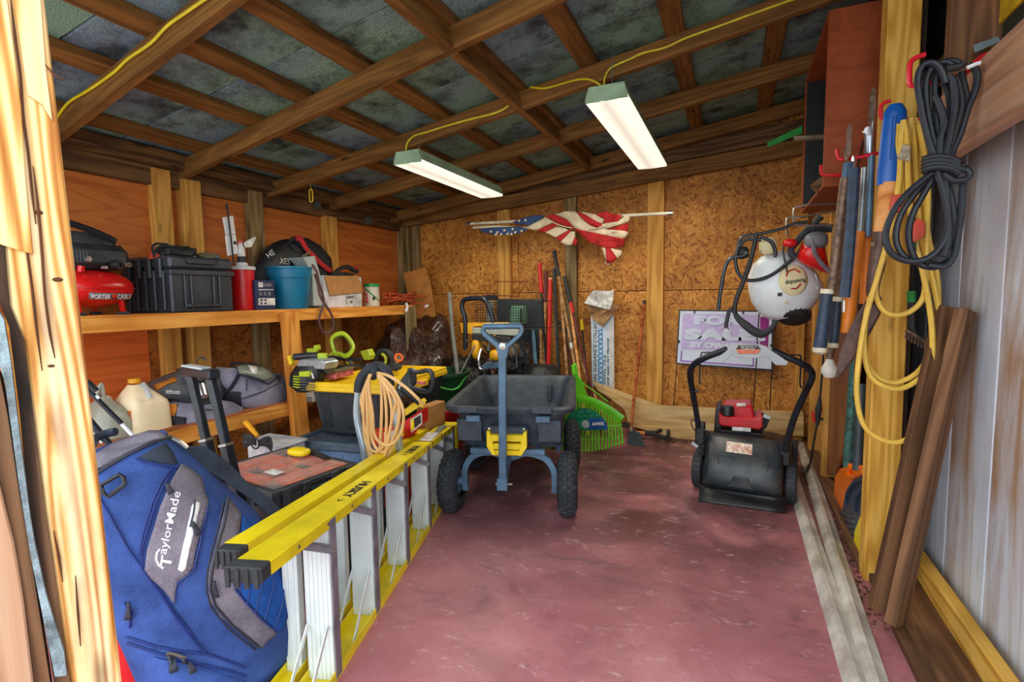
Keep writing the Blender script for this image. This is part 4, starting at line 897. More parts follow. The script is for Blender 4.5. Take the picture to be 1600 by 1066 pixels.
for i in range(4):
    for j in range(5):
        x0, x1, y0, y1 = .02+i*.096, .112+i*.096, .015+j*.0615, .074+j*.0615
        if (i+j*2) % 5 == 3: continue
        m = MB(TC, local=True); z0, z1 = .436, .449; t_ = .003
        m.box(x0, x1, y0, y0+t_, z0, z1).box(x0, x1, y1-t_, y1, z0, z1).box(x0, x0+t_, y0, y1, z0, z1).box(x1-t_, x1, y0, y1, z0, z1).box(x0, x1, y0, y1, z0-.001, z0+.004)
        m.build('parts_bin', 'bin_orange', og)
MB(TC, local=True).box(.016, .404, .012, .323, .450, .453).build('clear_lid', 'clear_lid', og)
for i in range(4): MB(TC, local=True).box(.03+i*.096, .1+i*.096, .02, .315, .4535, .456, .001).build('lid_rib', 'clear_lid', og)
MB(TC, local=True).box(.22, .29, .09, .13, .4555, .457).build('lid_label', 'paper_white', og)
for y in (.02, .1, .22, .29): MB(TC, local=True).box(.426, .436, y, y+.03, .39, .452, .003).build('latch', 'chest_black', og)
MB(TC, local=True).tube([(.43, .13, .42), (.448, .135, .425), (.448, .205, .425), (.43, .21, .42)], .007, 8, sm=3).build('carry_handle', 'tube_black', og, smooth=True)
for x in (.03, .2, .3): MB(TC, local=True).box(x, x+.04, -.022, -.01, .39, .452, .003).build('latch', 'chest_black', og)
MB(TC, local=True).box(.12, .14, -.012, -.009, .40, .43).build('sticker', 'paper_white', TC)
# pull handle: two square telescoping bars and a cross grip
b1, t1 = P(346, 790, Y=1.22), P(298, 585, Y=1.22); b2, t2 = P(378, 800, Y=1.19), P(329, 590, Y=1.19)
bb1, bb2 = V((b1.x, b1.y, .25))-(t1-b1)*0, V((b2.x, b2.y, .25))
for b, t_ in ((b1, t1), (b2, t2)):
    mid = b.lerp(t_, .5); MB(TC).beam(b-(t_-b)*.1, mid, .036, .030, up=(0, 1, 0), c=.003).build('handle_sleeve', 'tube_black', TC); MB(TC).beam(mid, t_, .030, .024, up=(0, 1, 0), c=.003).build('handle_bar', 'tube_black', TC)
    MB(TC).beam(mid-(t_-b)*.01, mid+(t_-b)*.01, .039, .033, up=(0, 1, 0), c=.001).build('sleeve_collar', 'bolt_metal', TC)
MB(TC).beam(t1+V((-.03, .005, .012)), t2+V((.028, -.005, .012)), .042, .034, c=.006).build('top_grip', 'tube_black', TC)
MB(TC).beam(t1+V((-.03, .005, .030)), t2+V((-.02, -.0, .030)), .034, .008, c=.002).build('grip_pad', 'mower_grey', TC)

# things lying behind the chest
plain('mat_black', (36, 38, 40), .6, var=.3)
t = thing('blower_wheel', 'black plastic fan with curved blades and an amber handle, leaning behind the tool chest', 'fan', P(398, 705, Y=1.75))
cc = P(402, 692, Y=1.66)
for sgn in (-1, 1):
    for k in range(9):
        y = -.016+k*.0; a = [cc+V((sgn*(.01+.075*u), .01*math.sin(u*3), (.03-.008*k)*(.35+.65*u)+.008*math.sin(u*3))) for u in (0, .33, .66, 1)]
        MB(t).tube(a, .0035, 5).build('blade', 'mat_black', t)
    a = [cc+V((sgn*.085, 0, .035)), cc+V((sgn*.092, 0, 0)), cc+V((sgn*.085, 0, -.03))]; MB(t).tube(a, .004, 6, sm=3).build('rim', 'mat_black', t)
MB(t).tube([cc+V((.025*math.cos(k*.524), -.012, .025*math.sin(k*.524))) for k in range(12)], .004, 6, closed=True).build('hub', 'mat_black', t, smooth=True)
plain('amber_plastic', (226, 160, 26), .35)
MB(t).tube([P(403, 682, Y=1.67), P(384, 660, Y=1.69)], [.009, .014], 10).build('handle', 'amber_plastic', t, smooth=True)
t = thing('spirit_level', 'yellow level lying behind the tool chest pull handle', 'level', P(300, 735, Y=1.6)); 
MB(t).beam(P(278, 710, Y=1.58), P(345, 745, Y=1.5), .03, .045, c=.002).build('level_body', 'latch_yellow', t)
t = thing('foam_sheet', 'white sheet of packing foam behind the tool chest', 'packing foam', P(370, 720, Y=1.8))
MB(t).box(-2.16, -1.90, 1.72, 1.87, .395, .41, .004).build('foam_panel', 'white_board', t); MB(t).box(-2.15, -1.91, 1.73, 1.86, 0.0, .395, .004).build('carton', 'white_board', t)
t = thing('tape_holder', 'small yellow plastic case on the corner of the parts organiser', 'tool case', P(470, 705, Z=.46))
c = P(467, 706, Z=.472); MB(t).blob(c, (.05, .03, .016), .7).build('case_shell', 'latch_yellow', t, smooth=True); MB(t).beam(P(484, 704, Z=.465), P(510, 716, Z=.465), .02, .012).build('strap', 'mat_black', t)

# ================================================================== TOTES
plain('tote_blue', (92, 120, 156), .4, var=.12); plain('tote_lid', (70, 88, 104), .5, var=.15, dirt=(110, 116, 118), dirt_amt=.5); plain('tote_black', (36, 42, 48), .35, var=.2, dirt=(80, 84, 88), dirt_amt=.3); plain('lid_yellow', (236, 192, 16), .38, var=.05)
TM = frame((-1.985, 1.985, 0), (.985, .1, 0), (0, 0, 1))
def tote(nm, lab, M, w, l, z0, z1, mb, ml, lidh=.03, tap=.84):
    t = thing(nm, lab, 'storage tote', M=M @ Matrix.Translation((0, 0, z0)))
    m = MB(t, local=True); h = z1-z0-lidh; m.box(0, w, 0, l, 0, h, .015, taper=(tap, tap+.06)); m.build('tub', mb, t)
    for f in (.18, .5, .82):
        m = MB(t, local=True); m.box(w*f-.03, w*f+.03, -.004, .01, h*.15, h*.9, .004); 
        for v in m.v: v.y += (1-v.z/h)*l*(1-tap-.06)/2
        m.build('rib', mb, t)
    l_ = MB(t, local=True).box(-.015, w+.015, -.02, l+.02, h-.012, h+lidh*.55, .006).build('lid', ml, t)
    m = MB(t, local=True)
    for a in ((-.012, w+.012, -.016, .012), (-.012, w+.012, l-.012, l+.016), (-.012, .016, .012, l-.012), (w-.016, w+.012, .012, l-.012)): m.box(*a, h+.01, h+lidh, .004)
    m.build('lid_rim', ml, l_)
    for x in (-.03, w+.0): MB(t, local=True).box(x, x+.03, l*.4, l*.6, h-.03, h+.005, .004).build('handle', ml, t)
    return t
tote('storage_tote', 'blue-grey storage tote under the black and yellow one', frame((-2.02, 1.90, 0), (.985, .12, 0), (0, 0, 1)), .50, .6, .0, .385, 'tote_blue', 'tote_lid', tap=.92)
tote('storage_tote', 'black storage tote with a bright yellow lid piled with garden tools', TM, .44, .66, .388, .665, 'tote_black', 'lid_yellow', .035)
ZTT = .665

# things on the yellow lid
plain('mesh_pink', (196, 96, 100), .6, var=.5, scale=60); plain('card_olive', (112, 104, 74), .8); plain('lime', (176, 196, 36), .4, var=.1); plain('lime_dark', (92, 110, 30), .5); plain('grey_metal', (176, 186, 190), .35, .5, dirt=(90, 96, 100), dirt_amt=.3)
t = thing('flat_package', 'flat red-and-white pack with a brown top on the yellow lid', 'package', M=frame(P(480, 591, Z=ZTT)*1, (.98, .1, 0), (0, 0, 1)))
MB(t, local=True).box(0, .18, 0, .16, 0, .035, .004).build('pack_side', 'mesh_pink', t); MB(t, local=True).box(-.004, .184, -.004, .164, .035, .045, .002).build('pack_top', 'card_olive', t)
# string trimmer: engine head on the left, shaft running back
t = thing('string_trimmer', 'lime and black petrol trimmer engine hanging over the edge of the yellow lid', 'garden tool', P(485, 610, Y=2.0))
YE = 2.0; e = lambda x, y, Y=YE: P(x, y, Y=Y)
body = loft([((466, 571), (500, 571), .04), ((459, 583), (505, 583), .055), ((458, 600), (500, 602), .06), ((468, 611), (490, 612), .04)], {'Y': 2.02}, n=18, e=.7); body.build('engine', 'black_plastic', t, smooth=True)
MB(t).slab([e(464, 566, 1.99), (e(468, 562, 1.99)), e(502, 563, 1.99), e(508, 567, 1.99), e(506, 578, 1.99), e(464, 576, 1.99)], (0, .1, 0)).build('cover', 'grey_metal', t, bevel=.006)
MB(t).slab([e(467, 581, 1.955), e(484, 580, 1.955), e(483, 589, 1.955), e(467, 589, 1.955)], (0, .02, 0)).build('badge', 'lime', t, bevel=.003)
c = e(475, 588, 1.97); MB(t).lathe([(0, .012), (.028, .01), (.034, 0)], Matrix.Translation(c) @ Matrix.Rotation(math.pi/2, 4, 'X'), 18).build('starter_cap', 'mower_black', t, smooth=True)
for k in range(5): MB(t).beam(e(459, 588+4*k, 1.965), e(468, 589+4.2*k, 1.955), .008, .006).build('cooling_fin', 'lime', t)
for k in range(4): MB(t).beam(e(470, 597+4*k, 1.95), e(492, 598+4*k, 1.955), .006, .004).build('grille_bar', 'old_rubber', t)
MB(t).tube([e(490, 592, 1.95), e(487, 583, 1.95)], .004, 6).build('lever', 'white_trim', t)
MB(t).beam(e(504, 571, 2.06), e(520, 578, 2.06), .06, .05, c=.01).build('clutch_housing', 'mower_black', t)
MB(t).tube([e(515, 574, 2.1), P(560, 572, Y=2.4), P(600, 566, Y=2.75)], .011, 8).build('shaft', 'tube_black', t, smooth=True)
t = thing('hedge_trimmer', 'slim lime and grey cordless tool lying on top of the trimmer engine', 'garden tool', P(480, 562, Y=2.05))
MB(t).tube([e(460, 558, 2.04), e(482, 556, 2.06), e(497, 556, 2.08)], .018, 10).build('motor', 'chest_black', t, smooth=True); MB(t).beam(e(497, 556, 2.08), e(511, 556, 2.1), .03, .028, c=.004).build('collar', 'lime', t)
MB(t).beam(e(453, 556, 2.03), e(457, 570, 2.03), .03, .022, c=.004).build('end_cap', 'latch_yellow', t)
MB(t).slab([e(480, 553, 2.1), e(479, 545, 2.1), e(484, 545, 2.1), e(487, 553, 2.1)], (0, .02, 0)).build('trigger', 'lime', t)
MB(t).slab([e(489, 551, 2.1), e(490, 540, 2.1), e(496, 539, 2.1), e(497, 546, 2.1), e(493, 551, 2.1)], (0, .02, 0)).build('handle', 'lime', t)
# racket-shaped guard
t = thing('trimmer_guard', 'lime green open racket-shaped loop handle standing up from the yellow lid', 'garden tool', P(520, 560, Y=2.25))
gp = [P(x, y, Y=2.25) for x, y in ((523, 553), (519, 540), (518, 530), (525, 523), (536, 521), (545, 528), (552, 540), (549, 550), (540, 557), (530, 553))]
MB(t).tube(gp, .009, 6, closed=True, sm=3, flat=(.6, 1.3, (0, 1, 0))).build('loop', 'lime', t, smooth=True)
MB(t).tube([P(x, y, Y=2.262) for x, y in ((526, 551), (522, 540), (522, 532), (528, 526), (536, 525), (543, 531), (548, 540), (546, 548), (539, 553), (531, 550))], .004, 6, closed=True, sm=3).build('inner_rib', 'lime_dark', t, smooth=True)
MB(t).tube([P(524, 550, Y=2.25), P(515, 555, Y=2.25)], .009, 6).build('stem', 'lime', t)
t = thing('pole_saw', 'black pole with a lime housing lying at the back of the tote lid', 'garden tool', P(560, 565, Y=2.5))
MB(t).tube([P(512, 558, Y=2.35), P(566, 563, Y=2.45)], .01, 8).build('shaft', 'tube_black', t)
MB(t).slab([P(x, y, Y=2.45) for x, y in ((562, 549), (574, 546), (579, 556), (576, 563), (568, 563))], (0, .05, 0)).build('housing', 'lime_dark' if 0 else 'lime', t, bevel=.006)
MB(t).tube([P(x, y, Y=2.4) for x, y in ((520, 568), (530, 562), (545, 564), (552, 572))], .007, 6, sm=3).build('front_handle', 'black_plastic', t, smooth=True)
MB(t).blob(P(546, 565, Y=2.42), (.02, .02, .02), .8).build('cap', 'lime', t, smooth=True)
t = thing('circular_trimmer', 'round dark wheel with lime fan cover among the tools on the lid', 'garden tool', P(600, 560, Y=2.6))
c = P(600, 562, Y=2.55)
MB(t).tube([c+V((.062*math.cos(a), .0, .055*math.sin(a))) for a in [k*math.pi/9 for k in range(18)]], .014, 8, closed=True).build('wheel_rim', 'tyre', t, smooth=True)
MB(t).tube([c+V((.036*math.cos(a)-.01, -.015, .036*math.sin(a))) for a in [-.9+k*.28 for k in range(9)]], .009, 6).build('fan_cover', 'lime', t, smooth=True)
MB(t).blob(P(583, 573, Y=2.5), (.055, .04, .02), .8, lump=.3, seed=3).build('bracket', 'grey_metal', t, smooth=True)
t = thing('nozzle', 'clear nozzle with an orange ring standing behind the black foam handle', 'nozzle', P(622, 566, Y=2.55))
c = P(622, 561, Y=2.5); MM = Matrix.Translation(c) @ Matrix.Rotation(.9, 4, 'Y') @ Matrix.Rotation(.5, 4, 'X')
MB(t).lathe([(.012, -.03), (.02, -.01), (.022, .012)], MM, 14).build('nozzle_body', 'grey_metal', t, smooth=True); plain('orange_ring', (226, 96, 26), .4)
MB(t).tube([MM @ V((.022*math.cos(a), .022*math.sin(a), .016)) for a in [k*math.pi/8 for k in range(16)]], .007, 8, closed=True).build('ring', 'orange_ring', t, smooth=True)
t = thing('hand_tool', 'small black clamp-like tool lying at the middle of the yellow lid', 'tool', P(612, 575, Y=2.4))
MB(t).blob(P(616, 574, Y=2.4), (.04, .03, .02), .7, lump=.4, seed=5).build('tool_body', 'mat_black', t, smooth=True); MB(t).blob(P(606, 577, Y=2.38), (.02, .02, .012), .7, lump=.4, seed=8).build('copper_fitting', 'brown_scuff', t, smooth=True)

# ================================================================== PRESSURE WASHER
plain('hose_beige', (214, 168, 106), .45, var=.06); plain('steel_tube', (176, 194, 204), .3, .5, var=.08); plain('foam_black', (46, 52, 60), .8, var=.2)
YW = 1.78; w_ = lambda x, y, Y=YW: P(x, y, Y=Y)
PWt = thing('pressure_washer', 'pressure washer with grey tube handle and coiled beige hose behind the ladder', 'pressure washer', (-1.42, 1.9, 0))
MB(PWt).tube([w_(572, 735), w_(568, 700), w_(558, 655), w_(559, 620), w_(562, 606)], .0165, 10, sm=4).build('handle_tube', 'steel_tube', PWt, smooth=True)
MB(PWt).tube([w_(625, 712, 1.86), w_(621, 670, 1.84), w_(614, 625, 1.84), w_(609, 604, 1.8)], .0165, 10, sm=4).build('handle_tube', 'steel_tube', PWt, smooth=True)
for a, b in (((572, 735), (-1.64, 1.8, .25)), ((625, 712), (-1.50, 1.84, .25))): MB(PWt).tube([w_(*a, Y=YW if a[0] == 572 else 1.86), b], .0165, 8).build('handle_tube', 'steel_tube', PWt, smooth=True)
MB(PWt).tube([w_(560, 612), w_(562, 597), w_(570, 583), w_(583, 574), w_(593, 573), w_(603, 579), w_(608, 590), w_(609, 602)], .021, 12, sm=4).build('foam_grip', 'foam_black', PWt, smooth=True)
MB(PWt).tube([w_(586, 570, 1.765), w_(585, 580, 1.75), w_(583, 590, 1.765)], .016, 8, sm=3).build('hose_hook', 'foam_black', PWt, smooth=True)
hk = w_(586, 583, 1.745)
random.seed(11)
loops = [(568, 700, 612, 690), (566, 670, 604, 715), (572, 715, 622, 700), (575, 722, 618, 660), (579, 700, 624, 682), (564, 655, 596, 722), (582, 690, 630, 690)]
for k, (xl, yl, xr, yr) in enumerate(loops):
    Y0 = 1.725+.006*(k % 3); yb_ = max(yl, yr)+14
    pts = [w_(580-1*k*.4, 585, Y0), w_((xl+574)/2-1, 610, Y0), w_(xl, (600+yl)/2, Y0), w_(xl+4, yl-8, Y0), w_((xl+xr)/2, yb_-8, Y0-.01), w_(xr-4, yr-12, Y0), w_(xr, (600+yr)/2-4, Y0), w_((xr+596)/2, 606, Y0), w_(590+k*.5, 586, Y0)]
    MB(PWt).tube(pts, .0065, 7, sm=5).build('hose_coil', 'hose_beige', PWt, smooth=True)
MB(PWt).tube([w_(590, 583, 1.73), w_(608, 588, 1.72), w_(632, 604, 1.72), w_(652, 622, 1.74), w_(661, 632, 1.76)], .0065, 7, sm=5).build('hose_end', 'hose_beige', PWt, smooth=True)
MB(PWt).slab([w_(x, y, 1.9) for x, y in ((612, 618), (620, 616), (626, 642), (618, 646))], (0, .02, 0)).build('handle_label', 'black_plastic', PWt)
MB(PWt).box(-1.74, -1.46, 1.68, 1.86, .08, .30, .02).build('pump_housing', 'chest_black', PWt)
for x in (-1.76, -1.44): MB(PWt).lathe([(0, -.02), (.075, -.02), (.08, 0), (.075, .02), (0, .02)], Matrix.Translation((x, 1.79, .08)) @ RX, 20).build('wheel', 'tyre', PWt, smooth=True)
MB(PWt).box(-1.7, -1.5, 1.68, 1.71, 0, .09, .004).build('foot', 'chest_black', PWt)
# electric chainsaw-like blower with a loop handle
t = thing('leaf_blower', 'black blower with a closed loop handle hanging by the hose end', 'garden tool', P(650, 600, Y=2.0))
YBk = 2.02; h_ = lambda x, y, Y=YBk: P(x, y, Y=Y)
MB(t).tube([h_(640, 578), h_(652, 582), h_(671, 579), h_(676, 590), h_(675, 604), h_(668, 612), h_(650, 608), h_(640, 602)], .011, 8, closed=True, sm=3).build('loop_handle', 'mower_black', t, smooth=True)
MB(t).slab([h_(x, y) for x, y in ((638, 577), (642, 581), (643, 600), (636, 612), (628, 622), (616, 618), (618, 604), (628, 590))], (0, .05, 0)).build('motor_body', 'mower_black', t, bevel=.006)
MB(t).tube([h_(630, 608), h_(656, 632)], [.016, .010], 10).build('lance', 'tube_black', t, smooth=True); MB(t).beam(h_(653, 598), h_(664, 599), .014, .012).build('trigger', 'mesh_pink', t)
MB(t).beam(h_(655, 630), h_(663, 634), .016, .02).build('tip', 'clip_yellow', t)
MB(t).slab([h_(x, y, 2.01) for x, y in ((622, 606), (626, 600), (628, 601), (624, 608))], (0, .004, 0)).build('side_label', 'paper_white', t)
# boxes behind the ladder
plain('carton', (176, 124, 70), .8, var=.1); plain('box_red', (206, 30, 24), .45, var=.08); plain('box_orange', (236, 70, 24), .45); plain('ink_dark', (30, 28, 36), .6)
def crate(nm, lab, cat, corners, h, mt, label=None, grp=None):
    """box given by three ground corners (front-left, front-right, back-right) and height"""
    a, b, c = [V(q) for q in corners]; d = a+(c-b); t = thing(nm, lab, cat, a, 0, grp)
    m = MB(t).slab([a, b, c, d], (0, 0, h)); m.build('carton_body', mt, t, bevel=.002); return t
a = V((-1.56, 2.34, .32)); 
t = crate('paint_box', 'orange-red carton with a yellow label standing behind the ladder', 'box', [(-1.60, 1.97, .0), (-1.44, 1.985, .0), (-1.49, 2.2, .0)], .445, 'box_orange')
MB(t).slab([P(x, y, Y=1.975) for x, y in ((618, 668), (630, 666), (630, 682), (618, 684))], (0, .004, 0)).build('label', 'latch_yellow', t)
MB(t).slab([P(x, y, Y=1.972) for x, y in ((600, 676), (617, 672), (617, 686), (600, 688))], (0, .004, 0)).build('label', 'paper_white', t)
t = thing('tilted_box', 'red and yellow product box tilted on its edge beside the hose', 'box', P(650, 665, Y=2.1))
q = [P(x, y, Y=2.08) for x, y in ((632, 658), (659, 642), (660, 664), (641, 682), (633, 684))]; MB(t).slab(q, (-.03, .10, .0)).build('carton_body', 'box_red', t, bevel=.002)
MB(t).slab([P(x, y, Y=2.07) for x, y in ((641, 656), (658, 645), (659, 663), (642, 677))], (0, .006, 0)).build('label', 'paper_white', t)
MB(t).slab([P(x, y, Y=2.064) for x, y in ((647, 655), (656, 649), (657, 661), (648, 669))], (0, .004, 0)).build('label_panel', 'ink_dark', t); MB(t).slab([P(x, y, Y=2.062) for x, y in ((642, 658), (646, 655), (647, 670), (642, 674))], (0, .004, 0)).build('label_stripe', 'latch_yellow', t)
MB(t).slab([P(x, y, Y=2.1) for x, y in ((632, 640), (651, 631), (655, 636), (634, 650))], (-.02, .1, .01)).build('top_flap', 'latch_yellow', t)
t = thing('open_carton', 'open brown carton standing behind the hose', 'box', P(625, 650, Y=2.3))
MB(t).box(-1.56, -1.50, 2.3, 2.5, .0, .50, .003).build('carton_body', 'carton', t); MB(t).slab([P(x, y, Y=2.28) for x, y in ((627, 624), (650, 632), (640, 645), (625, 650))], (0, .004, .0)).build('flap', 'carton', t)
t = thing('flat_carton', 'flat red carton with a worn grey top behind the ladder end', 'box', P(670, 660, Y=2.4))
MB(t).box(-1.80, -1.60, 2.68, 2.86, .0, .39, .004).build('carton_body', 'box_red', t); MB(t).box(-1.79, -1.61, 2.69, 2.85, .39, .397, .002).build('carton_top', 'card_olive', t)

# ================================================================== UPPER SHELF
XF = -2.50
def yz(px, py, X=XF): q = P(px, py, X=X); return q.y, q.z
def rad(px, hw, X):     # centre Y and radius of a round thing from its centre column and half width
    q = P(px, 465, X=X); th = math.atan((px-800)/FPX); return q.y, hw*math.hypot(q.x, q.y)*math.cos(th)**2/FPX/math.cos(th)**0
# air compressor
plain('compressor_red', (214, 20, 22), .25, var=.08, dirt=(150, 60, 50), dirt_amt=.25); plain('label_grey', (110, 112, 118), .5)
cc = V((-2.65, 1.345, ZT+.118))
t = thing('air_compressor', 'red pancake air compressor with black motor shroud at the door end of the shelf', 'air compressor', (cc.x, cc.y, ZT))
tank = MB(t).blob(cc, (.185, .185, .085), .88, nu=36, nv=18); tank.build('tank', 'compressor_red', t, smooth='all'); TT = bvh(tank)
MB(t).tube([cc+V((.19*math.cos(a), .19*math.sin(a), .0)) for a in [k*math.pi/18 for k in range(36)]], .004, 6, closed=True).build('weld_seam', 'compressor_red', t, smooth=True)
patch('name_plate', TT, [(139, 457), (206, 459), (206, 468), (139, 467)], 'label_grey', t, .002, 12, .001)
textS('PORTER', TT, (143, 466.5), (172, 466.5), 7, 'white_trim', t, .0035, bold=.02); textS('CABLE', TT, (183, 466.5), (204, 466.5), 7, 'white_trim', t, .0035, bold=.02)
patch('plus_mark', TT, [(175, 461), (177, 461), (177, 459), (180, 459), (180, 461), (182, 461), (182, 464), (180, 464), (180, 466), (177, 466), (177, 464), (175, 464)], 'box_orange', t, .0035, 6, .001)
for a in (-.6, .6, 2.4, 3.9):
    q = cc+V((.15*math.cos(a), .15*math.sin(a), 0)); MB(t).beam(q+V((0, 0, -.03)), V((q.x*1.0, q.y+.01, ZT+.012)), .018, .012).build('leg', 'compressor_red', t); MB(t).box(q.x-.018, q.x+.018, q.y-.01, q.y+.03, ZT, ZT+.014, .003).build('foot', 'rubber_black', t)
mo = MB(t); mo.box(-2.80, -2.53, 1.19, 1.50, ZT+.20, ZT+.31, .03).box(-2.77, -2.56, 1.25, 1.46, ZT+.29, ZT+.36, .02); mo.build('motor_shroud', 'mower_black', t, smooth=True)
MB(t).tube([V((-2.56, 1.12, ZT+.35)), V((-2.52, 1.22, ZT+.385)), V((-2.52, 1.34, ZT+.36)), V((-2.53, 1.43, ZT+.325))], .014, 8, sm=4).build('carry_handle', 'tube_black', t, smooth=True)
m = MB(t)
for k in range(7): m.box(-2.529, -2.524, 1.24+.012*k, 1.246+.012*k, ZT+.225, ZT+.275)
m.build('vent_slots', 'old_rubber', t)['kind'] = 'stuff'
def xcyl(px, py, r, l, mt, nm, X=-2.52, par=None):
    q = P(px, py, X=X); MB(par).lathe([(0, 0), (r, 0), (r, l), (r*.5, l), (r*.5, l*.8), (0, l*.8)], Matrix.Translation(q) @ Matrix.Rotation(math.pi/2, 4, 'Y') @ Matrix.Rotation(-.3, 4, 'X'), 16).build(nm, mt, par, smooth=True)
xcyl(178, 414, .020, .03, 'black_plastic', 'regulator', par=t); xcyl(192, 414, .011, .035, 'rivet', 'outlet', par=t); xcyl(136, 405, .012, .012, 'chrome', 'gauge', par=t); xcyl(160, 418, .008, .02, 'chrome', 'valve', par=t)
MB(t).tube([P(126, 425, X=-2.5), P(127, 416, X=-2.5)], .013, 8).build('pressure_knob', 'compressor_red', t)
# hard case
plain('case_black', (46, 52, 60), .45, var=.2, dirt=(90, 92, 96), dirt_amt=.3)
y0, _ = yz(270, 489); y1, _ = yz(366, 485); zt = P(310, 402, X=XF).z; zl = P(310, 421, X=XF).z
t = thing('hard_case', 'big black ribbed hard case between compressor and red bucket', 'tool case', (-2.65, (y0+y1)/2, ZT))
MB(t).box(-2.86, XF, y0, y1, ZT, zl-.004, .008).build('case_body', 'case_black', t); MB(t).box(-2.865, XF+.006, y0-.004, y1+.004, zl, zt, .012).build('case_lid', 'case_black', t)
MB(t).box(-2.865, XF+.01, y0-.006, y1+.006, zl-.03, zl-.004, .003).build('lip', 'case_black', t)
for f in (.2, .3, .66, .76): yy = y0+(y1-y0)*f; MB(t).box(XF, XF+.010, yy-.006, yy+.006, ZT+.02, zl-.03, .003).build('front_rib', 'case_black', t)
for k in range(5): xx = -2.82+.068*k; MB(t).box(xx-.012, xx+.012, y0-.012, y0, ZT+.01, zl-.01, .004).build('side_rib', 'case_black', t)
for k in range(4): xx = -2.80+.08*k; MB(t).box(xx-.02, xx+.02, y0-.022, y0-.004, zl-.05, zt-.01, .006).build('latch', 'case_black', t)
MB(t).tube([V((XF, y0+.07, ZT+.035)), V((XF+.018, y0+.08, ZT+.035)), V((XF+.018, y1-.09, ZT+.035)), V((XF, y1-.08, ZT+.035))], .007, 6).build('front_handle', 'case_black', t)
MB(t).tube([V((XF+.004, y0+.08, zt-.015)), V((XF+.018, y0+.09, zt-.03)), V((XF+.018, y1-.1, zt-.03)), V((XF+.004, y1-.09, zt-.015))], .005, 6).build('lid_handle', 'case_black', t)
plain('clamp_orange', (206, 74, 50), .45)
t = thing('black_tool', 'black corded tool with an orange triangle lying on the hard case', 'power tool', (-2.65, y0+.1, zt))
for pts in ([(240, 402), (245, 388), (262, 384), (280, 388), (300, 398)], [(250, 402), (262, 392), (285, 396), (306, 402)], [(240, 398), (238, 388), (244, 381), (262, 382)]): MB(t).tube([P(x, y, X=-2.58) for x, y in pts], .006, 6, sm=4).build('cable', 'cord_black', t, smooth=True)
MB(t).blob(P(275, 395, X=-2.62), (.07, .09, .035), .8, lump=.35, seed=2).build('tool_body', 'mat_black', t, smooth=True)
MB(t).slab([P(x, y, X=-2.58) for x, y in ((235, 405), (236, 391), (254, 401))], (-.02, 0, 0)).build('warning_triangle', 'clamp_orange', t)
t = thing('rag_bundle', 'small bundle of rag and blue cloth on the far end of the hard case', 'rag', P(322, 401, X=-2.6)); MB(t).blob(P(322, 401, X=-2.6), (.05, .05, .018), .8, lump=.5, seed=4).build('rag_fold', 'card_olive', t, smooth=True); MB(t).blob(P(336, 402, X=-2.58), (.02, .02, .012), .8).build('blue_cap', 'cart_steel', t, smooth=True)
# tag cards on a black stick
t = thing('tagged_stick', 'black stick with two white printed cards standing behind the red bucket', 'packaging', P(362, 415, X=-2.62))
MB(t).tube([P(354, 318, X=-2.62), P(360, 365, X=-2.62), P(366, 418, X=-2.62)], .005, 6).build('stick', 'black_plastic', t); MB(t).tube([P(354, 320, X=-2.62), P(355, 327, X=-2.62)], .008, 6).build('hook', 'black_plastic', t)
for q in (((348, 340), (364, 337), (368, 365), (353, 367)), ((352, 368), (368, 366), (372, 396), (356, 400))): MB(t).slab([P(x, y, X=-2.63) for x, y in q], (-.004, 0, 0)).build('card', 'white_trim', t)
MB(t).slab([P(x, y, X=-2.626) for x, y in ((365, 377), (369, 377), (370, 382), (366, 382))], (-.003, 0, 0)).build('card_print', 'ink_dark', t)
# red bucket
def bucket(nm, lab, cx, X, hwt, hwb, pyt, mt, prof_extra=(), cat='bucket', **k):
    Y, rt_ = rad(cx, hwt, X); _, rb = rad(cx, hwb, X); z1 = P(cx, pyt, X=X+rt_*.7).z; t = thing(nm, lab, cat, (X, Y, ZT)); h = z1-ZT
    return t, V((X, Y, ZT)), rt_, rb, h
t, c, r1, r0, h = bucket('red_bucket', 'red plastic bucket with white lid beside the hard case', 381, -2.63, 20.5, 17.5, 418, 'x')
MB(t).lathe([(0, 0), (r0, 0), (r0+.001, .004), (r0*.4+r1*.6-.004, h*.5), (r1-.004, h-.012), (r1-.006, h), (0, h)], Matrix.Translation(c), 24).build('pail', 'red_plastic', t, smooth=True)
MB(t).lathe([(r1+.003, h-.012), (r1+.003, h+.006), (r1*.5, h+.012), (r1*.45, h+.03), (0, h+.03)], Matrix.Translation(c), 24).build('lid', 'white_board', t, smooth=True)
t = thing('spray_bottle', 'white bottle with a pink nozzle and crumpled label standing on the red bucket', 'bottle', c+V((0, 0, h+.03)))
q = c+V((0, 0, h+.03)); MB(t).lathe([(0, 0), (.024, 0), (.024, .035), (0, .036)], Matrix.Translation(q), 14).build('cap', 'mat_black', t, smooth=True); MB(t).lathe([(0, .035), (.022, .036), (.02, .08), (.014, .11), (0, .115)], Matrix.Translation(q), 14).build('bottle_body', 'paper_white', t, smooth=True)
MB(t).blob(q+V((0, .0, .115)), (.014, .02, .012)).build('nozzle', 'mesh_pink', t, smooth=True); MB(t).slab([P(x, y, X=-2.6) for x, y in ((382, 379), (398, 370), (400, 372), (393, 386), (384, 387))], (-.006, 0, 0)).build('paper_label', 'paper_white', t)
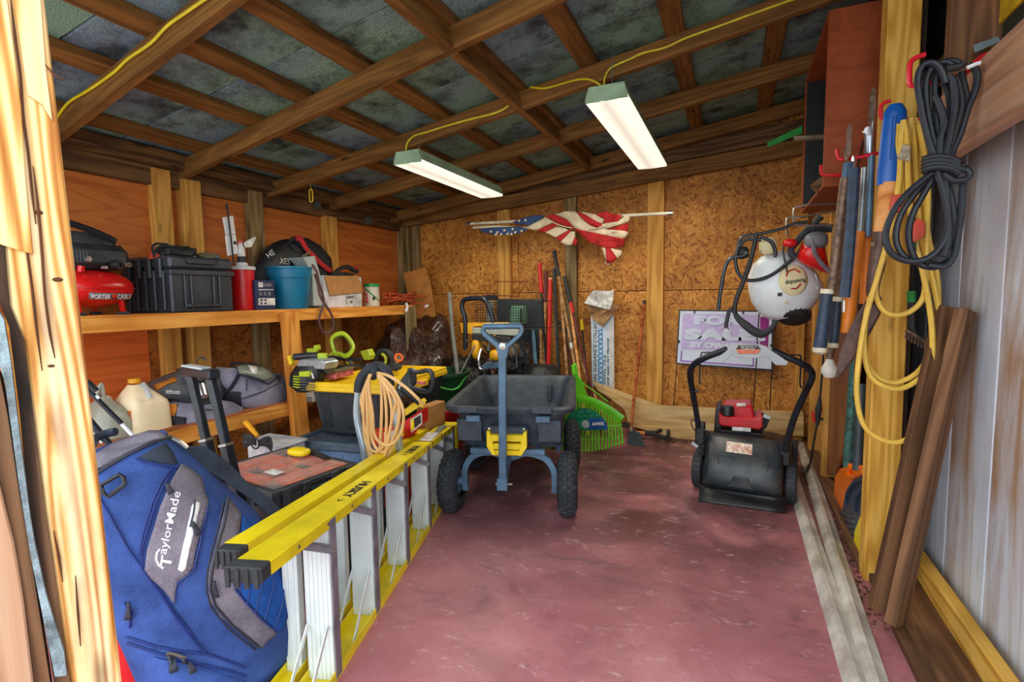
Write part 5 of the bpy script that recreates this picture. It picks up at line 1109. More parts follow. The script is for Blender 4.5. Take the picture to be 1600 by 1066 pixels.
# navy box
plain('navy_card', (28, 42, 86), .5, var=.1)
y0, _ = yz(401, 483, -2.55); y1, _ = yz(431, 483, -2.55); zt = P(415, 438, X=-2.55).z
t = thing('navy_box', 'navy blue printed carton between red bucket and teal bucket', 'box', (-2.62, (y0+y1)/2, ZT)); MB(t).box(-2.72, -2.55, y0, y1, ZT, zt, .002).build('carton_body', 'navy_card', t)
for x0, x1, a, b, mt in ((404, 411, 441, 449, 'paper_white'), (412, 424, 443, 448, 'label_grey'), (404, 427, 452, 453.5, 'paper_white'), (405, 409, 456, 462, 'label_grey'), (412, 416, 456, 462, 'label_grey'), (419, 423, 456, 462, 'label_grey'), (404, 430, 466, 477, 'paper_white')):
    MB(t).slab([P(x, y, X=-2.548) for x, y in ((x0, a), (x1, a), (x1, b), (x0, b))], (-.002, 0, 0)).build('print', mt, t)
for x, y in ((409, 469), (415, 469), (409, 474), (415, 474)): MB(t).slab([P(x+a, y+b, X=-2.546) for a, b in ((-1.5, -1.5), (1.5, -1.5), (1.5, 1.5), (-1.5, 1.5))], (-.002, 0, 0)).build('print', 'navy_card', t)
# teal bucket
plain('teal_plastic', (16, 118, 160), .4, var=.06)
t, c, r1, r0, h = bucket('teal_bucket', 'teal blue plastic bucket stuffed behind with a black bag', 454, -2.62, 36, 27, 416, 'x')
MB(t).lathe([(0, 0), (r0, 0), (r0+.002, .004), (r0*.25+r1*.75-.006, h*.72), (r0*.22+r1*.78, h*.74), (r1-.002, h-.015), (r1+.004, h-.012), (r1+.004, h), (r1-.004, h), (r0-.004, .01), (0, .01)], Matrix.Translation(c), 32).build('pail', 'teal_plastic', t, smooth=True)
# black bag with red straps
plain('nylon_black', (28, 30, 34), .55, var=.4, scale=8); plain('red_fabric', (186, 30, 34), .7)
t = thing('duffel_bag', 'black bag with red trim slumped behind the teal bucket', 'bag', (-2.74, c.y+.06, ZT))
lo = loft([((430, 378), (478, 372), .03), ((412, 395), (496, 385), .07), ((398, 415), (512, 405), .09), ((392, 440), (520, 430), .09), ((396, 478), (520, 476), .08)], {'X': -2.76}, n=22, e=.9)
for i, v in enumerate(lo.v): lo.v[i] = v+V((0, 0, 0))+V((.03, .02, .02))*noise.noise(v*14)
lo.build('bag_body', 'nylon_black', t, smooth=True); TBg = bvh(lo)
patch('grey_panel', TBg, [(450, 382), (466, 376), (472, 396), (462, 394)], 'mesh_pink' if 0 else 'canvas_dark', t, .004, 8)
MB(t).tube([P(x, y, X=-2.66) for x, y in ((462, 372), (470, 374), (480, 390), (490, 400), (505, 415), (518, 424))], .012, 6, sm=4, flat=(.5, 1.5, (1, 0, 0))).build('red_strap', 'red_fabric', t, smooth=True)
MB(t).tube([P(x, y, X=-2.67) for x, y in ((450, 380), (458, 372), (470, 374))], .010, 6, sm=4).build('handle', 'nylon_black', t, smooth=True)
textS('XES', TBg, (436, 412), (452, 414), 9, 'paper_white', t, .004); textS('HE', TBg, (420, 404), (430, 397), 8, 'paper_white', t, .004)
MB(t).tube([P(x, y, X=-2.62) for x, y in ((472, 402), (484, 394))], .009, 6).build('toggle', 'card_olive', t)
# twisted strap hanging over the shelf edge
plain('strap_brown', (92, 62, 60), .7)
o = MB(); XH = -2.42
o.tube([P(x, y, X=XH) for x, y in ((488, 414), (495, 425), (498, 440), (504, 460), (506, 475), (500, 492), (499, 505), (505, 518), (511, 521), (519, 515), (521, 502), (516, 488), (508, 476), (500, 462), (497, 445), (492, 428))], .0075, 7, sm=4)
tag(o.build('strap_loop', 'strap_brown', smooth=True), 'brown strap loop hanging down over the shelf edge right of the teal bucket', 'strap')
# grey leaning carton, white carton
plain('carton_grey', (168, 176, 176), .7, var=.06)
t = thing('grey_carton', 'tall pale grey carton tilted against the white carton', 'box', P(495, 477, X=-2.6)); q = [P(x, y, X=-2.56) for x, y in ((474, 402), (492, 400), (514, 477), (490, 478), (488, 430))]; MB(t).slab(q, (-.2, 0, 0)).build('carton_body', 'carton_grey', t, bevel=.002)
y0, _ = yz(507, 477, -2.54); y1, _ = yz(566, 475, -2.54); zt = P(540, 432, X=-2.54).z
t = thing('white_carton', 'white carton with its brown flap folded down over the front', 'box', (-2.62, (y0+y1)/2, ZT)); MB(t).box(-2.8, -2.54, y0, y1, ZT, zt, .002).build('carton_body', 'white_board', t)
MB(t).slab([P(x, y, X=-2.53) for x, y in ((507, 431), (560, 431), (568, 457), (516, 462))], (-.004, 0, 0)).build('flap', 'carton', t, bevel=.001)
for q in (((543, 463), (553, 462), (553, 466), (543, 467)), ((547, 470), (551, 470), (551, 474), (547, 474))): MB(t).slab([P(x, y, X=-2.538) for x, y in q], (-.002, 0, 0)).build('print', 'label_grey', t)
MB(t).slab([P(x, y, X=-2.539) for x, y in ((541, 461), (542, 461), (542, 476), (541, 476))], (-.002, 0, 0)).build('seam_line', 'label_grey', t)
t = thing('pistol_grip_tool', 'black handled tool with a red end lying on the white carton', 'power tool', P(540, 431, X=-2.6)); MB(t).tube([P(x, y, X=-2.6) for x, y in ((518, 430), (530, 421), (542, 417), (552, 422), (558, 424))], [.010, .014, .016, .018, .02], 8, sm=4).build('tool_body', 'nylon_black', t, smooth=True); MB(t).blob(P(557, 419, X=-2.58), (.012, .02, .014)).build('red_end', 'red_fabric', t, smooth=True)
MB(t).blob(P(536, 429, X=-2.6), (.03, .12, .016), .8, lump=.3, seed=6).build('cable_heap', 'nylon_black', t, smooth=True)
# tub with green lid
plain('lid_green', (30, 140, 60), .4); plain('tub_white', (206, 204, 188), .5, var=.06)
t, c, r1, r0, h = bucket('plant_food_tub', 'white printed tub with green lid beside the white carton', 581, -2.60, 12.5, 12, 443, 'x', cat='tub')
m = MB(t).lathe([(0, 0), (r0, 0), (r0, h*.86), (0, h*.86)], Matrix.Translation(c), 24); m.build('tub_body', 'tub_white', t, smooth=True); TU = bvh(m)
MB(t).lathe([(r1+.002, h*.86), (r1+.002, h), (0, h+.002)], Matrix.Translation(c), 24).build('lid', 'lid_green', t, smooth=True)
patch('label_band', TU, [(569, 451), (572, 451), (592, 468), (592, 471)], 'lid_green', t, .001, 6, .001); patch('label_photo', TU, [(569, 453), (575, 458), (576, 474), (569, 474)], 'mesh_pink', t, .001, 6, .001); patch('label_code', TU, [(582, 464), (586, 464), (586, 469), (582, 469)], 'ink_dark', t, .001, 6, .001)
textS('GROW', TU, (578, 457), (591, 457), 4, 'lid_green', t, .0015) if 0 else None
# heap of orange cord
random.seed(5); m = MB(); cy = [P(615, 470, X=-2.62), P(640, 474, X=-2.56)]
for k in range(12):
    c = cy[0 if k < 8 else 1]+V((random.uniform(-.05, .05), random.uniform(-.06, .06), 0)); rx, ry = random.uniform(.04, .09), random.uniform(.08, .17); z = ZT+.014+.012*k*(1 if k < 8 else .5); tl = random.uniform(-.1, .6); a0 = random.random()*6
    m.tube([V((c.x+rx*math.cos(a+a0), c.y+ry*math.sin(a), z+tl*rx*math.cos(a))) for a in [j*math.pi/6 for j in range(12)]], .0055, 6, closed=True, sm=2)
m.tube([P(x, y, X=-2.44) for x, y in ((636, 470), (650, 474), (663, 476), (658, 490), (650, 486), (645, 478))], .005, 6, sm=4)
tag(m.build('extension_lead', 'cord_orange', smooth=True), 'orange extension cord heaped at the far end of the shelf', 'cord')
for q, l in (((634, 478), 'white clip hooked over the shelf edge under the orange cord'), ((664, 480), 'white plug end hanging at the far corner of the shelf')):
    c = P(*q, X=-2.425); m = MB().tube([c+V((0, 0, .02)), c+V((.01, .01, .0)), c+V((0, .01, -.03)), c+V((.005, -.01, -.05))], [.012, .007, .012, .006], 8, sm=3) if q[0] == 634 else MB().tube([c, c+V((.01, .03, .012))], .011, 8); tag(m.build('white_clip', 'white_trim', smooth=True), l, 'clip')
# hardboard sheet in the corner
plain('hardboard', (184, 122, 54), .6, var=.12)
o = plate('hardboard_sheet', [(630, 427), (664, 418), (672, 440), (682, 504), (650, 497), (641, 478)], {'Y': 3.9}, .006, 'hardboard'); tag(o, 'warped brown hardboard sheet leaning in the back left corner', 'board')
MB().v
# ================================================================== LOWER SHELF
plain('jug_grey', (160, 164, 150), .35, var=.06); plain('jug_cream', (244, 226, 186), .4, var=.03); plain('jug_clear', (196, 204, 200), .3, var=.05); plain('label_orange', (226, 110, 36), .5, var=.3, scale=60)
t = thing('water_jug', 'grey translucent jug on the lower shelf half hidden by the door post', 'jug', P(170, 690, X=-2.6))
lo = loft([((158, 618), (170, 618), .02), ((154, 625), (176, 627), .03), ((143, 636), (190, 640), .09), ((135, 650), (198, 655), .11), ((133, 690), (200, 694), .11), ((135, 705), (199, 710), .105)], {'X': -2.64}, n=24, e=.7); lo.build('jug_body', 'jug_grey', t, smooth=True)
MB(t).tube([P(x, y, X=-2.55) for x, y in ((150, 620), (158, 600), (162, 622))], .008, 8, sm=4).build('jug_handle', 'jug_grey', t, smooth=True)
t = thing('detergent_jug', 'cream gallon jug with an orange label on the lower shelf', 'jug', P(225, 680, X=-2.6))
lo = loft([((203, 602), (222, 600), .03), ((196, 614), (232, 608), .05), ((190, 628), (250, 622), .085), ((190, 634), (252, 628), .09), ((193, 688), (259, 676), .09), ((197, 694), (256, 680), .085)], {'X': -2.60}, n=28, e=.45); lo.build('jug_body', 'jug_cream', t, smooth=True, ang=30); TJ = bvh(lo)
MB(t).tube([P(x, y, X=-2.5) for x, y in ((222, 600), (230, 610), (234, 622))], .013, 8, sm=3).build('jug_handle', 'jug_clear', t, smooth=True)
MB(t).box(*[0]*0) if 0 else None
patch('label', TJ, [(192, 643), (205, 642), (207, 672), (193, 674)], 'label_orange', t, .002, 8, .001)
q = P(210, 598, X=-2.6); MB(t).lathe([(0, 0), (.026, 0), (.026, .02), (0, .02)], Matrix.Translation(q), 16).build('cap', 'amber_plastic', t, smooth=True)
# tool bags
def bag(nm, lab, rows, X, mt, n=24, e=.7, jit=.012, parent=None):
    t = thing(nm, lab, 'tool bag', P(*((rows[-1][0][0]+rows[-1][1][0])/2, rows[-1][0][1]), X=X)); lo = loft(rows, {'X': X}, n=n, e=e)
    for i, v in enumerate(lo.v): lo.v[i] = v+V((1, .5, .6))*(jit*noise.noise(v*11))
    lo.build('bag_body', mt, t, smooth=True); return t, bvh(lo)
t, T1 = bag('tool_bag', 'grey tool bag with an orange end panel, nearer the door', [((258, 628), (330, 622), .08), ((254, 634), (352, 627), .11), ((254, 650), (368, 635), .12), ((256, 672), (376, 645), .12), ((262, 677), (372, 656), .12), ((300, 684), (355, 668), .10)], -2.60, 'canvas_grey')
patch('orange_panel', T1, [(256, 632), (278, 632), (274, 651), (256, 646)], 'canvas_orange', t, .003, 8); patch('dark_panel', T1, [(256, 648), (290, 652), (292, 677), (262, 674)], 'canvas_dark', t, .003, 8)
seam('piping', T1, [(278, 632), (274, 652), (292, 655)], .003, 'zip_dark', t, off=.006); seam('piping', T1, [(256, 628), (300, 630), (340, 626)], .005, 'zip_dark', t, off=.006); seam('zipper', T1, [(320, 640), (345, 642)], .003, 'zip_dark', t, off=.006)
plain('case_grey', (88, 92, 96), .5, var=.15)
t = thing('power_tool_case', 'dark grey tool case with orange catches lying on the nearer tool bag', 'tool case', P(275, 625, X=-2.62))
m = loft([((262, 588), (300, 572), .05), ((236, 600), (330, 580), .08), ((228, 612), (340, 598), .1), ((236, 622), (345, 612), .1), ((262, 628), (338, 624), .09)], {'X': -2.66}, n=24, e=.6); m.build('case_shell', 'case_grey', t, smooth=True, ang=30); TG = bvh(m)
for pts in ([(240, 603), (262, 596), (272, 590), (276, 597), (262, 601), (246, 611)], [(256, 580), (276, 574), (276, 581), (258, 587)], [(236, 616), (250, 615), (248, 621), (237, 621)], [(300, 566), (318, 562), (326, 566), (306, 571)]): patch('orange_catch', TG, pts, 'canvas_orange', t, .006, 8, .006)
textS('RIDGID', TG, (259, 615), (281, 616), 5, 'white_trim', t, .004, bold=.02)
MB(t).tube([P(x, y, X=-2.54) for x, y in ((306, 565), (314, 558), (322, 563))], .006, 6, sm=3).build('wire_loop', 'chrome', t, smooth=True); MB(t).blob(P(310, 588, X=-2.56), (.04, .07, .022), .6).build('carry_handle', 'label_grey', t, smooth=True)
t = thing('drill_parts', 'chrome and copper tool nose poking out between the pull handle bars', 'power tool', P(315, 625, X=-2.55)); MB(t).tube([P(312, 604, X=-2.5), P(318, 620, X=-2.46)], [.03, .022], 12).build('chuck', 'chrome', t, smooth=True); MB(t).blob(P(318, 610, X=-2.52), (.03, .04, .03), .8, lump=.3, seed=9).build('gear_head', 'rivet', t, smooth=True); MB(t).blob(P(322, 630, X=-2.52), (.03, .05, .02), .8, lump=.4, seed=19).build('cable_heap', 'mat_black', t, smooth=True)
t, T2 = bag('tool_bag', 'grey tool bag with a clear map pocket, farther along the lower shelf', [((345, 574), (392, 575), .08), ((338, 582), (428, 582), .12), ((340, 600), (437, 592), .14), ((346, 622), (439, 610), .14), ((360, 636), (436, 624), .13), ((378, 640), (430, 630), .12)], -2.62, 'canvas_grey')
patch('dark_end', T2, [(344, 618), (352, 612), (376, 612), (378, 637), (358, 634)], 'canvas_dark', t, .003, 8)
patch('pocket_window', T2, [(368, 573), (414, 578), (426, 590), (412, 597), (372, 584)], 'tub_white' if 0 else 'pocket' if 'pocket' in MATS else (plain('pocket', (120, 128, 116), .3, var=.1) and 'pocket'), t, .02, 8, .004)
seam('pocket_edge', T2, [(362, 572), (400, 576), (418, 578), (432, 590), (414, 600), (372, 586), (360, 572)], .006, 'zip_dark', t, off=.024); patch('pocket_card', T2, [(384, 576), (398, 578), (400, 588), (390, 585)], 'card_olive' if 0 else 'paper_white', t, .024, 8, .002)
seam('handle_strap', T2, [(375, 582), (368, 595), (362, 605), (354, 612), (346, 622)], .010, 'canvas_dark', t, off=.012)
seam('piping', T2, [(376, 614), (378, 638)], .003, 'zip_dark', t, off=.006); seam('piping', T2, [(378, 622), (410, 612), (434, 598), (438, 586)], .003, 'zip_dark', t, off=.006); seam('piping', T2, [(385, 610), (384, 592)], .003, 'zip_dark', t, off=.006); seam('handle_strap', T2, [(344, 595), (352, 606), (352, 618), (345, 622)], .008, 'canvas_dark', t, off=.012)

# ================================================================== BACK LEFT CORNER
s = NT('brown_plastic'); s.b.inputs['Coat Weight'].default_value = .3; v = s.coord((1, 1, 1)); s.bump(s.noise(v, 14, 4, .6, 1.5), .03, .9); s.out(s.ramp(s.noise(v, 6, 4), [(.3, (34, 20, 14)), (.7, (84, 54, 38))]), .32)
s = NT('black_sheet'); v = s.coord((1, 1, 1)); s.bump(s.noise(v, 14, 4, .6, 1.5), .03, .9); s.out(s.ramp(s.noise(v, 6, 4), [(.3, (14, 14, 14)), (.75, (44, 42, 38))]), .4)
def heap(nm, lab, cat, c, r, mt, seed, lump=.35, **k):
    m = MB().blob(c, r, .85, nu=36, nv=24, lump=lump, seed=seed, freq=2.6)
    m2 = []
    for v in m.v: v.z = max(v.z, .003); m2.append(v)
    m.v = m2; o = m.build(nm, mt, smooth=True); tag(o, lab, cat); return o
heap('plastic_bag', 'big crumpled brown plastic bag behind the far shelf post', 'bag', (-2.52, 3.78, .42), (.34, .34, .48), 'brown_plastic', 3)
heap('plastic_bag', 'lower brown plastic bag sagging against the back wall right of the shelf', 'bag', (-1.95, 3.88, .26), (.26, .24, .34), 'brown_plastic', 5)
heap('black_sheet', 'dark crumpled black sheeting piled beside the grey pipe', 'plastic sheet', (-1.93, 3.52, .24), (.22, .24, .36), 'black_sheet', 8)
plain('dark_green', (14, 62, 34), .45, var=.25)
t = thing('green_tub', 'dark green garden tub behind the ladder end and cart', 'tub', (-1.95, 3.08, 0)); c = V((-1.95, 3.08, 0))
MB(t).lathe([(0, .0), (.18, .0), (.2, .05), (.25, .54), (.27, .55), (.27, .57), (.245, .57), (.19, .05), (0, .04)], Matrix.Translation(c), 28).build('tub_body', 'dark_green', t, smooth=True); MB(t).tube([c+V((.25, .05, .54)), c+V((.24, -.12, .47)), c+V((.1, -.25, .54))], .008, 6, sm=4).build('rope_handle', 'green_plastic', t, smooth=True)
plain('pipe_grey', (104, 104, 98), .5)
o = MB().tube([P(702, 458, Y=3.4), P(706, 510, Y=3.35), P(717, 602, Y=3.2), P(722, 640, Y=3.15)*1], .016, 8); e_ = o.build('grey_pipe', 'pipe_grey', smooth=True); tag(e_, 'long grey pipe standing upright before the back wall, left of the cart', 'pipe')
o = MB().tube([P(742, 540, Y=3.3), P(716, 590, Y=3.2), P(704, 625, Y=3.1)], .006, 6); tag(o.build('thin_rod', 'pipe_grey', smooth=True), 'thin rod slanting down left of the yellow machine', 'rod')

# ================================================================== AGAINST THE BACK WALL
# yellow saw stand with mower-like handle
plain('saw_yellow', (226, 164, 22), .4, var=.1); YM = 3.45; z_ = lambda x, y, Y=YM: P(x, y, Y=Y)
t = thing('yellow_machine', 'yellow and black wheeled machine with a black hoop handle behind the cart', 'garden machine', (-1.45, 3.45, 0))
MB(t).tube([z_(727, 545), z_(727, 500), z_(722, 482), z_(724, 470), z_(732, 467), z_(748, 466), z_(758, 469), z_(765, 482), z_(770, 500), z_(771, 530)], .018, 10, sm=4).build('hoop_handle', 'tube_black', t, smooth=True)
MB(t).slab([z_(x, y) for x, y in ((719, 505), (745, 504), (745, 509), (740, 510), (738, 522), (730, 521), (729, 509), (726, 509), (726, 522), (721, 520))], (0, .03, 0)).build('frame_plate', 'saw_yellow', t)
MB(t).slab([z_(x, y, 3.43) for x, y in ((740, 505), (768, 504), (768, 509), (740, 510))], (0, .03, 0)).build('frame_rail', 'saw_yellow', t)
MB(t).slab([z_(x, y, 3.43) for x, y in ((771, 504), (793, 504), (797, 512), (796, 524), (791, 524), (791, 514), (778, 512), (774, 526), (771, 526))], (0, .03, 0)).build('frame_plate', 'saw_yellow', t)
MB(t).beam(z_(740, 516), z_(812, 520), .05, .045, c=.004).build('cross_tube', 'jug_grey', t)
MB(t).beam(z_(740, 526), z_(800, 532), .06, .05, c=.006).build('battery_box', 'mat_black', t)
MB(t).blob(z_(745, 545), (.035, .04, .08), .7).build('side_guard', 'saw_yellow', t, smooth=True); MB(t).blob(z_(776, 555, 3.4), (.05, .05, .04), .7).build('motor_cap', 'saw_yellow', t, smooth=True)
MB(t).tube([z_(752, 545, 3.38), z_(748, 560, 3.36), z_(750, 575, 3.36), z_(756, 578, 3.36)], .01, 6, sm=3).build('guard_bar', 'chrome', t, smooth=True)
for x0 in (729, 766): MB(t).tube([z_(x0, 530), z_(x0-3, 548)], .012, 8).build('strut', 'pipe_grey', t)
MB(t).slab([z_(x, y, 3.36) for x, y in ((752, 572), (780, 565), (784, 574), (756, 577))], (0, .1, .02)).build('deck_plate', 'cart_steel', t)
MB(t).box(-1.68, -1.22, 3.5, 3.8, .12, .56, .05).build('body', 'mat_black', t)
for i, (q, r_) in enumerate(((((745, 535), (738, 560), (728, 590)), .012), (((790, 530), (800, 560), (798, 590)), .014), (((812, 530), (820, 555), (822, 590)), .012), (((756, 540), (770, 560), (790, 585)), .01))): MB(t).tube([z_(x, y, 3.47) for x, y in q], r_, 8, sm=3).build('lower_strut', 'tube_black', t, smooth=True)
for q, r_, sd in (((812, 555), (.09, .07, .09), 4), ((800, 575), (.12, .08, .07), 7), ((742, 580), (.08, .08, .07), 9)): MB(t).blob(z_(*q, 3.52), r_, .8, lump=.45, seed=sd).build('hanging_cover', 'black_sheet', t, smooth=True)
for x in (-1.69, -1.17): MB(t).lathe([(0, -.025), (.13, -.025), (.14, 0), (.13, .025), (0, .025)], Matrix.Translation((x, 3.5, .14)) @ RX, 20).build('wheel', 'tyre', t, smooth=True)
MB(t).tube([z_(798, 535, 3.4), z_(806, 548, 3.4), z_(808, 575, 3.38)], .009, 6, sm=3).build('cable', 'cord_black', t, smooth=True); MB(t).blob(z_(803, 548, 3.44), (.04, .04, .05), .7, lump=.3, seed=3).build('gear_cover', 'rivet', t, smooth=True)
# wire basket
plain('rust_wire', (96, 26, 22), .5); YG = 3.75; g_ = lambda x, y, Y=YG: P(x, y, Y=Y)
t = thing('wire_basket', 'wide wire mesh basket standing above the yellow machine', 'basket', g_(790, 515))
a, b, c, d = g_(743, 468), g_(848, 470), g_(848, 514), g_(743, 514); m = MB(t)
for k in range(27): p, q = a.lerp(b, k/26), d.lerp(c, k/26); m.tube([p, q], .0022, 4, caps=False)
for k in range(12): p, q = a.lerp(d, k/11), b.lerp(c, k/11); m.tube([p, q], .0022, 4, caps=False)
o = m.build('mesh_panel', 'mat_black', t); o['kind'] = 'stuff'
MB(t).tube([a, b, c, d], .004, 6, closed=True).build('rim_wire', 'mat_black', t); MB(t).tube([g_(760, 461, 3.72), g_(775, 440, 3.72), g_(824, 440, 3.72), g_(808, 463, 3.72)], .004, 6, closed=True).build('lid_frame', 'rust_wire', t)
MB(t).slab([g_(x, y, 3.74) for x, y in ((752, 462), (774, 461), (776, 468), (752, 468))], (0, .04, 0)).build('hinge_block', 'mat_black', t)
bf = V((0, .22, 0)); m = MB(t)
for k in range(14): p = d.lerp(c, k/13); m.tube([p, p+bf], .0022, 4, caps=False)
m.tube([a, a+bf, d+bf, d], .003, 5).tube([b, b+bf, c+bf, c], .003, 5); o = m.build('mesh_base', 'mat_black', t); o['kind'] = 'stuff'
plain('panel_slate', (54, 66, 70), .5, var=.15); plain('mint_plastic', (112, 160, 132), .45)
o = plate('slate_panel', [(776, 467), (848, 468), (848, 512), (843, 560), (776, 560)], {'Y': 4.06}, .02, 'panel_slate'); tag(o, 'dark slate-coloured panel leaning on the back wall behind the wire basket', 'panel')
t = thing('green_container', 'pale green plastic container in the wire basket', 'container', P(810, 508, Y=3.85)); q = loft([((801, 478), (820, 478), .05), ((799, 484), (822, 484), .06), ((799, 506), (822, 506), .06)], {'Y': 3.87}, n=20, e=.5); q.build('container_body', 'mint_plastic', t, smooth=True); MB(t).beam(P(814, 482, Y=3.79), P(814, 504, Y=3.79), .012, .012).build('strap', 'mat_black', t)
t = thing('ribbed_tube', 'white ribbed plastic tube behind the hoop handle', 'tube', P(766, 510, Y=3.9)); m = MB(t)
pa, pb = P(765, 470, Y=3.88), P(766, 512, Y=3.88); prof = []
for k in range(21): prof.append((.034 if k % 2 else .029, (pa.z-pb.z)*k/20))
MB(t).lathe([(0, 0)]+prof+[(0, pa.z-pb.z)], Matrix.Translation(pb), 18).build('tube_wall', 'carton_grey', t, smooth=True)
plain('post_blue', (96, 132, 160), .4)
def to_floor(a, b, r, mt, nm, lab, cat, grp=None, n=8, Y0=4.02, Y1=3.8, sec=None, w=None):
    """long handle from its top pixel a through b, carried on down to the floor"""
    A, B = P(*a, Y=Y0), P(*b, Y=(Y0+Y1)/2); d = B-A; k = (A.z-.02)/(A.z-B.z); E_ = A+d*k; E_.y = min(E_.y, 4.1)
    t = thing(nm, lab, cat, E_, 0, grp)
    MB(t).tube([A, E_], r, n).build('shaft', mt, t, smooth=True); return t, A, E_
def seg(t, a, b, Y, r, mt, nm, n=8, A=None, E=None, f0=None, f1=None):
    p, q = (A.lerp(E, f0), A.lerp(E, f1)) if A is not None else (P(*a, Y=Y), P(*b, Y=Y)); MB(t).tube([p, q], r, n).build(nm, mt, t, smooth=True)
t, A, E_ = to_floor((832, 515), (837, 575), .018, 'post_blue', 'steel_post', 'pale blue steel post standing among the long-handled tools', 'post', n=4)
t, A, E_ = to_floor((843, 412), (853, 560), .009, 'tube_black', 'long_lopper', 'long tool with a red grip and black shaft, leftmost in the bundle', 'garden tool'); seg(t, 0, 0, 0, .017, 'red_plastic', 'grip', A=A, E=E_, f0=0, f1=.18)
t, A, E_ = to_floor((853, 424), (850, 575), .011, 'handle_wood', 'wood_handle_tool', 'wood-handled tool with a dark red sleeve beside the bright red handle', 'garden tool'); seg(t, 0, 0, 0, .016, 'rust_wire', 'sleeve', A=A, E=E_, f0=0, f1=.2)
t, A, E_ = to_floor((860, 437), (857, 560), .017, 'box_red', 'red_handle_tool', 'thick bright red handle with bare wooden tip', 'garden tool'); seg(t, 0, 0, 0, .016, 'pale_lumber', 'wood_tip', A=A, E=E_, f0=-.01, f1=.045)
t, A, E_ = to_floor((866, 420), (872, 560), .014, 'mat_black', 'black_handle_tool', 'black handle standing right behind the bright red one', 'garden tool')
t, A, E_ = to_floor((867, 400), (896, 560), .010, 'handle_wood', 'garden_hoe', 'tallest tool of the bundle, weathered shaft with a black head', 'garden tool'); seg(t, 0, 0, 0, .016, 'mat_black', 'head', A=A, E=E_, f0=-.03, f1=.12); seg(t, 0, 0, 0, .0125, 'paper_white', 'sticker', A=A, E=E_, f0=.5, f1=.53)
t, A, E_ = to_floor((874, 425), (884, 560), .012, 'handle_wood', 'wood_handle_tool', 'plain brown shaft behind the hoe', 'garden tool')
t, A, E_ = to_floor((882, 432), (916, 575), .011, 'rust_wire', 'fork_tool', 'long dark red handle with a black upper sleeve leaning to the right', 'garden tool'); seg(t, 0, 0, 0, .018, 'mat_black', 'sleeve', A=A, E=E_, f0=0, f1=.17); seg(t, 0, 0, 0, .014, 'red_plastic', 'collar', A=A, E=E_, f0=.17, f1=.24)
t, A, E_ = to_floor((889, 462), (902, 560), .010, 'ash_handle', 'wood_handle_tool', 'amber wooden handle beside the grey stud', 'garden tool')
t, A, E_ = to_floor((896, 535), (922, 600), .011, 'handle_wood', 'wood_handle_tool', 'short brown shaft crossing above the green rake', 'garden tool')
t, A, E_ = to_floor((845, 515), (846, 575), .014, 'handle_wood', 'wood_handle_tool', 'straight brown shaft behind the leftmost tool', 'garden tool')
t, A, E_ = to_floor((866, 500), (872, 575), .013, 'handle_wood', 'wood_handle_tool', 'brown shaft in the middle of the bundle, low top', 'garden tool')
t, A, E_ = to_floor((880, 508), (895, 585), .009, 'rust_wire', 'digging_tool', 'tool with a black curved grip low in the bundle', 'garden tool'); MB(t).tube([P(x, y, Y=3.98) for x, y in ((873, 508), (875, 504), (880, 508), (887, 520), (880, 518), (874, 511))], .009, 6, sm=3).build('curved_grip', 'mat_black', t, smooth=True)
t, A, E_ = to_floor((908, 499), (915, 565), .007, 'mat_black', 'yellow_tipped_rod', 'thin black rod with a yellow grip beside the printed signs', 'garden tool', Y0=4.1, Y1=4.05); seg(t, 0, 0, 0, .013, 'latch_yellow', 'grip', A=A, E=E_, f0=0, f1=.1)
# green leaf rake
plain('rake_green', (96, 190, 22), .4, var=.08); plain('label_teal', (12, 122, 84), .4); plain('label_blue', (26, 84, 140), .4)
YR = 3.42; k_ = lambda x, y, Y=YR: P(x, y, Y=Y); t = thing('leaf_rake', 'bright green plastic leaf rake standing on its tines beside the cart', 'rake', k_(925, 700))
MB(t).slab([k_(x, y) for x, y in ((894, 570), (897, 567), (901, 570), (903, 585), (910, 598), (917, 618), (935, 622), (896, 632), (896, 600))][:6]+[k_(x, y) for x, y in ((920, 622), (890, 628), (897, 610))], (0, .012, 0)).build('neck', 'rake_green', t, bevel=.003)
MB(t).tube([k_(x, y) for x, y in ((896, 571), (898, 585))], .018, 10).build('socket', 'rake_green', t, smooth=True)
hub = V((902, 560))
arc = []; tines = []
N = 26
for k in range(N+1):
    f = k/N; xb = 842+f*136; 
    yt = 622+ (0 if f < .35 else 34*((f-.35)/.65)**1.8)+(f < .35)*((.35-f)*40)
    xt = 858+f*(972-858); yb = 706-14*max(0, (f-.55)/.45)**1.5
    arc.append((xt, yt)); tines.append(((xt, yt), (xb, yb)))
MB(t).tube([k_(*q) for q in arc], .008, 6, sm=2, flat=(.7, 3.6, (0, 1, 0))).build('shoulder', 'rake_green', t, smooth=True)
for k, (a, b) in enumerate(tines):
    mid = ((a[0]+b[0])/2+(1 if b[0] > a[0] else -1), (a[1]+b[1])/2); MB(t).tube([k_(*a), k_(*mid), k_(b[0], b[1]-4, YR-.0), k_(b[0], b[1], YR-.03)], .0075, 4, flat=(.6, 1.1, (0, 1, 0))).build('tine', 'rake_green', t)
for yy, x0, x1 in ((664, 852, 975), (684, 848, 970)): MB(t).tube([k_(x, yy+3*math.sin((x-x0)/(x1-x0)*3.14)) for x in range(x0, x1, 12)], .004, 4).build('cross_rib', 'rake_green', t)
MB(t).tube([k_(x, y) for x, y in ((902, 588), (915, 602), (932, 614), (950, 628))], .004, 6, sm=3).build('side_stay', 'rake_green', t, smooth=True)
MB(t).slab([k_(x, y, YR-.02) for x, y in ((880, 668), (884, 655), (894, 644), (906, 638), (918, 638), (930, 643), (942, 654), (948, 664), (950, 672), (880, 673))], (0, .004, 0)).build('label', 'label_teal', t)
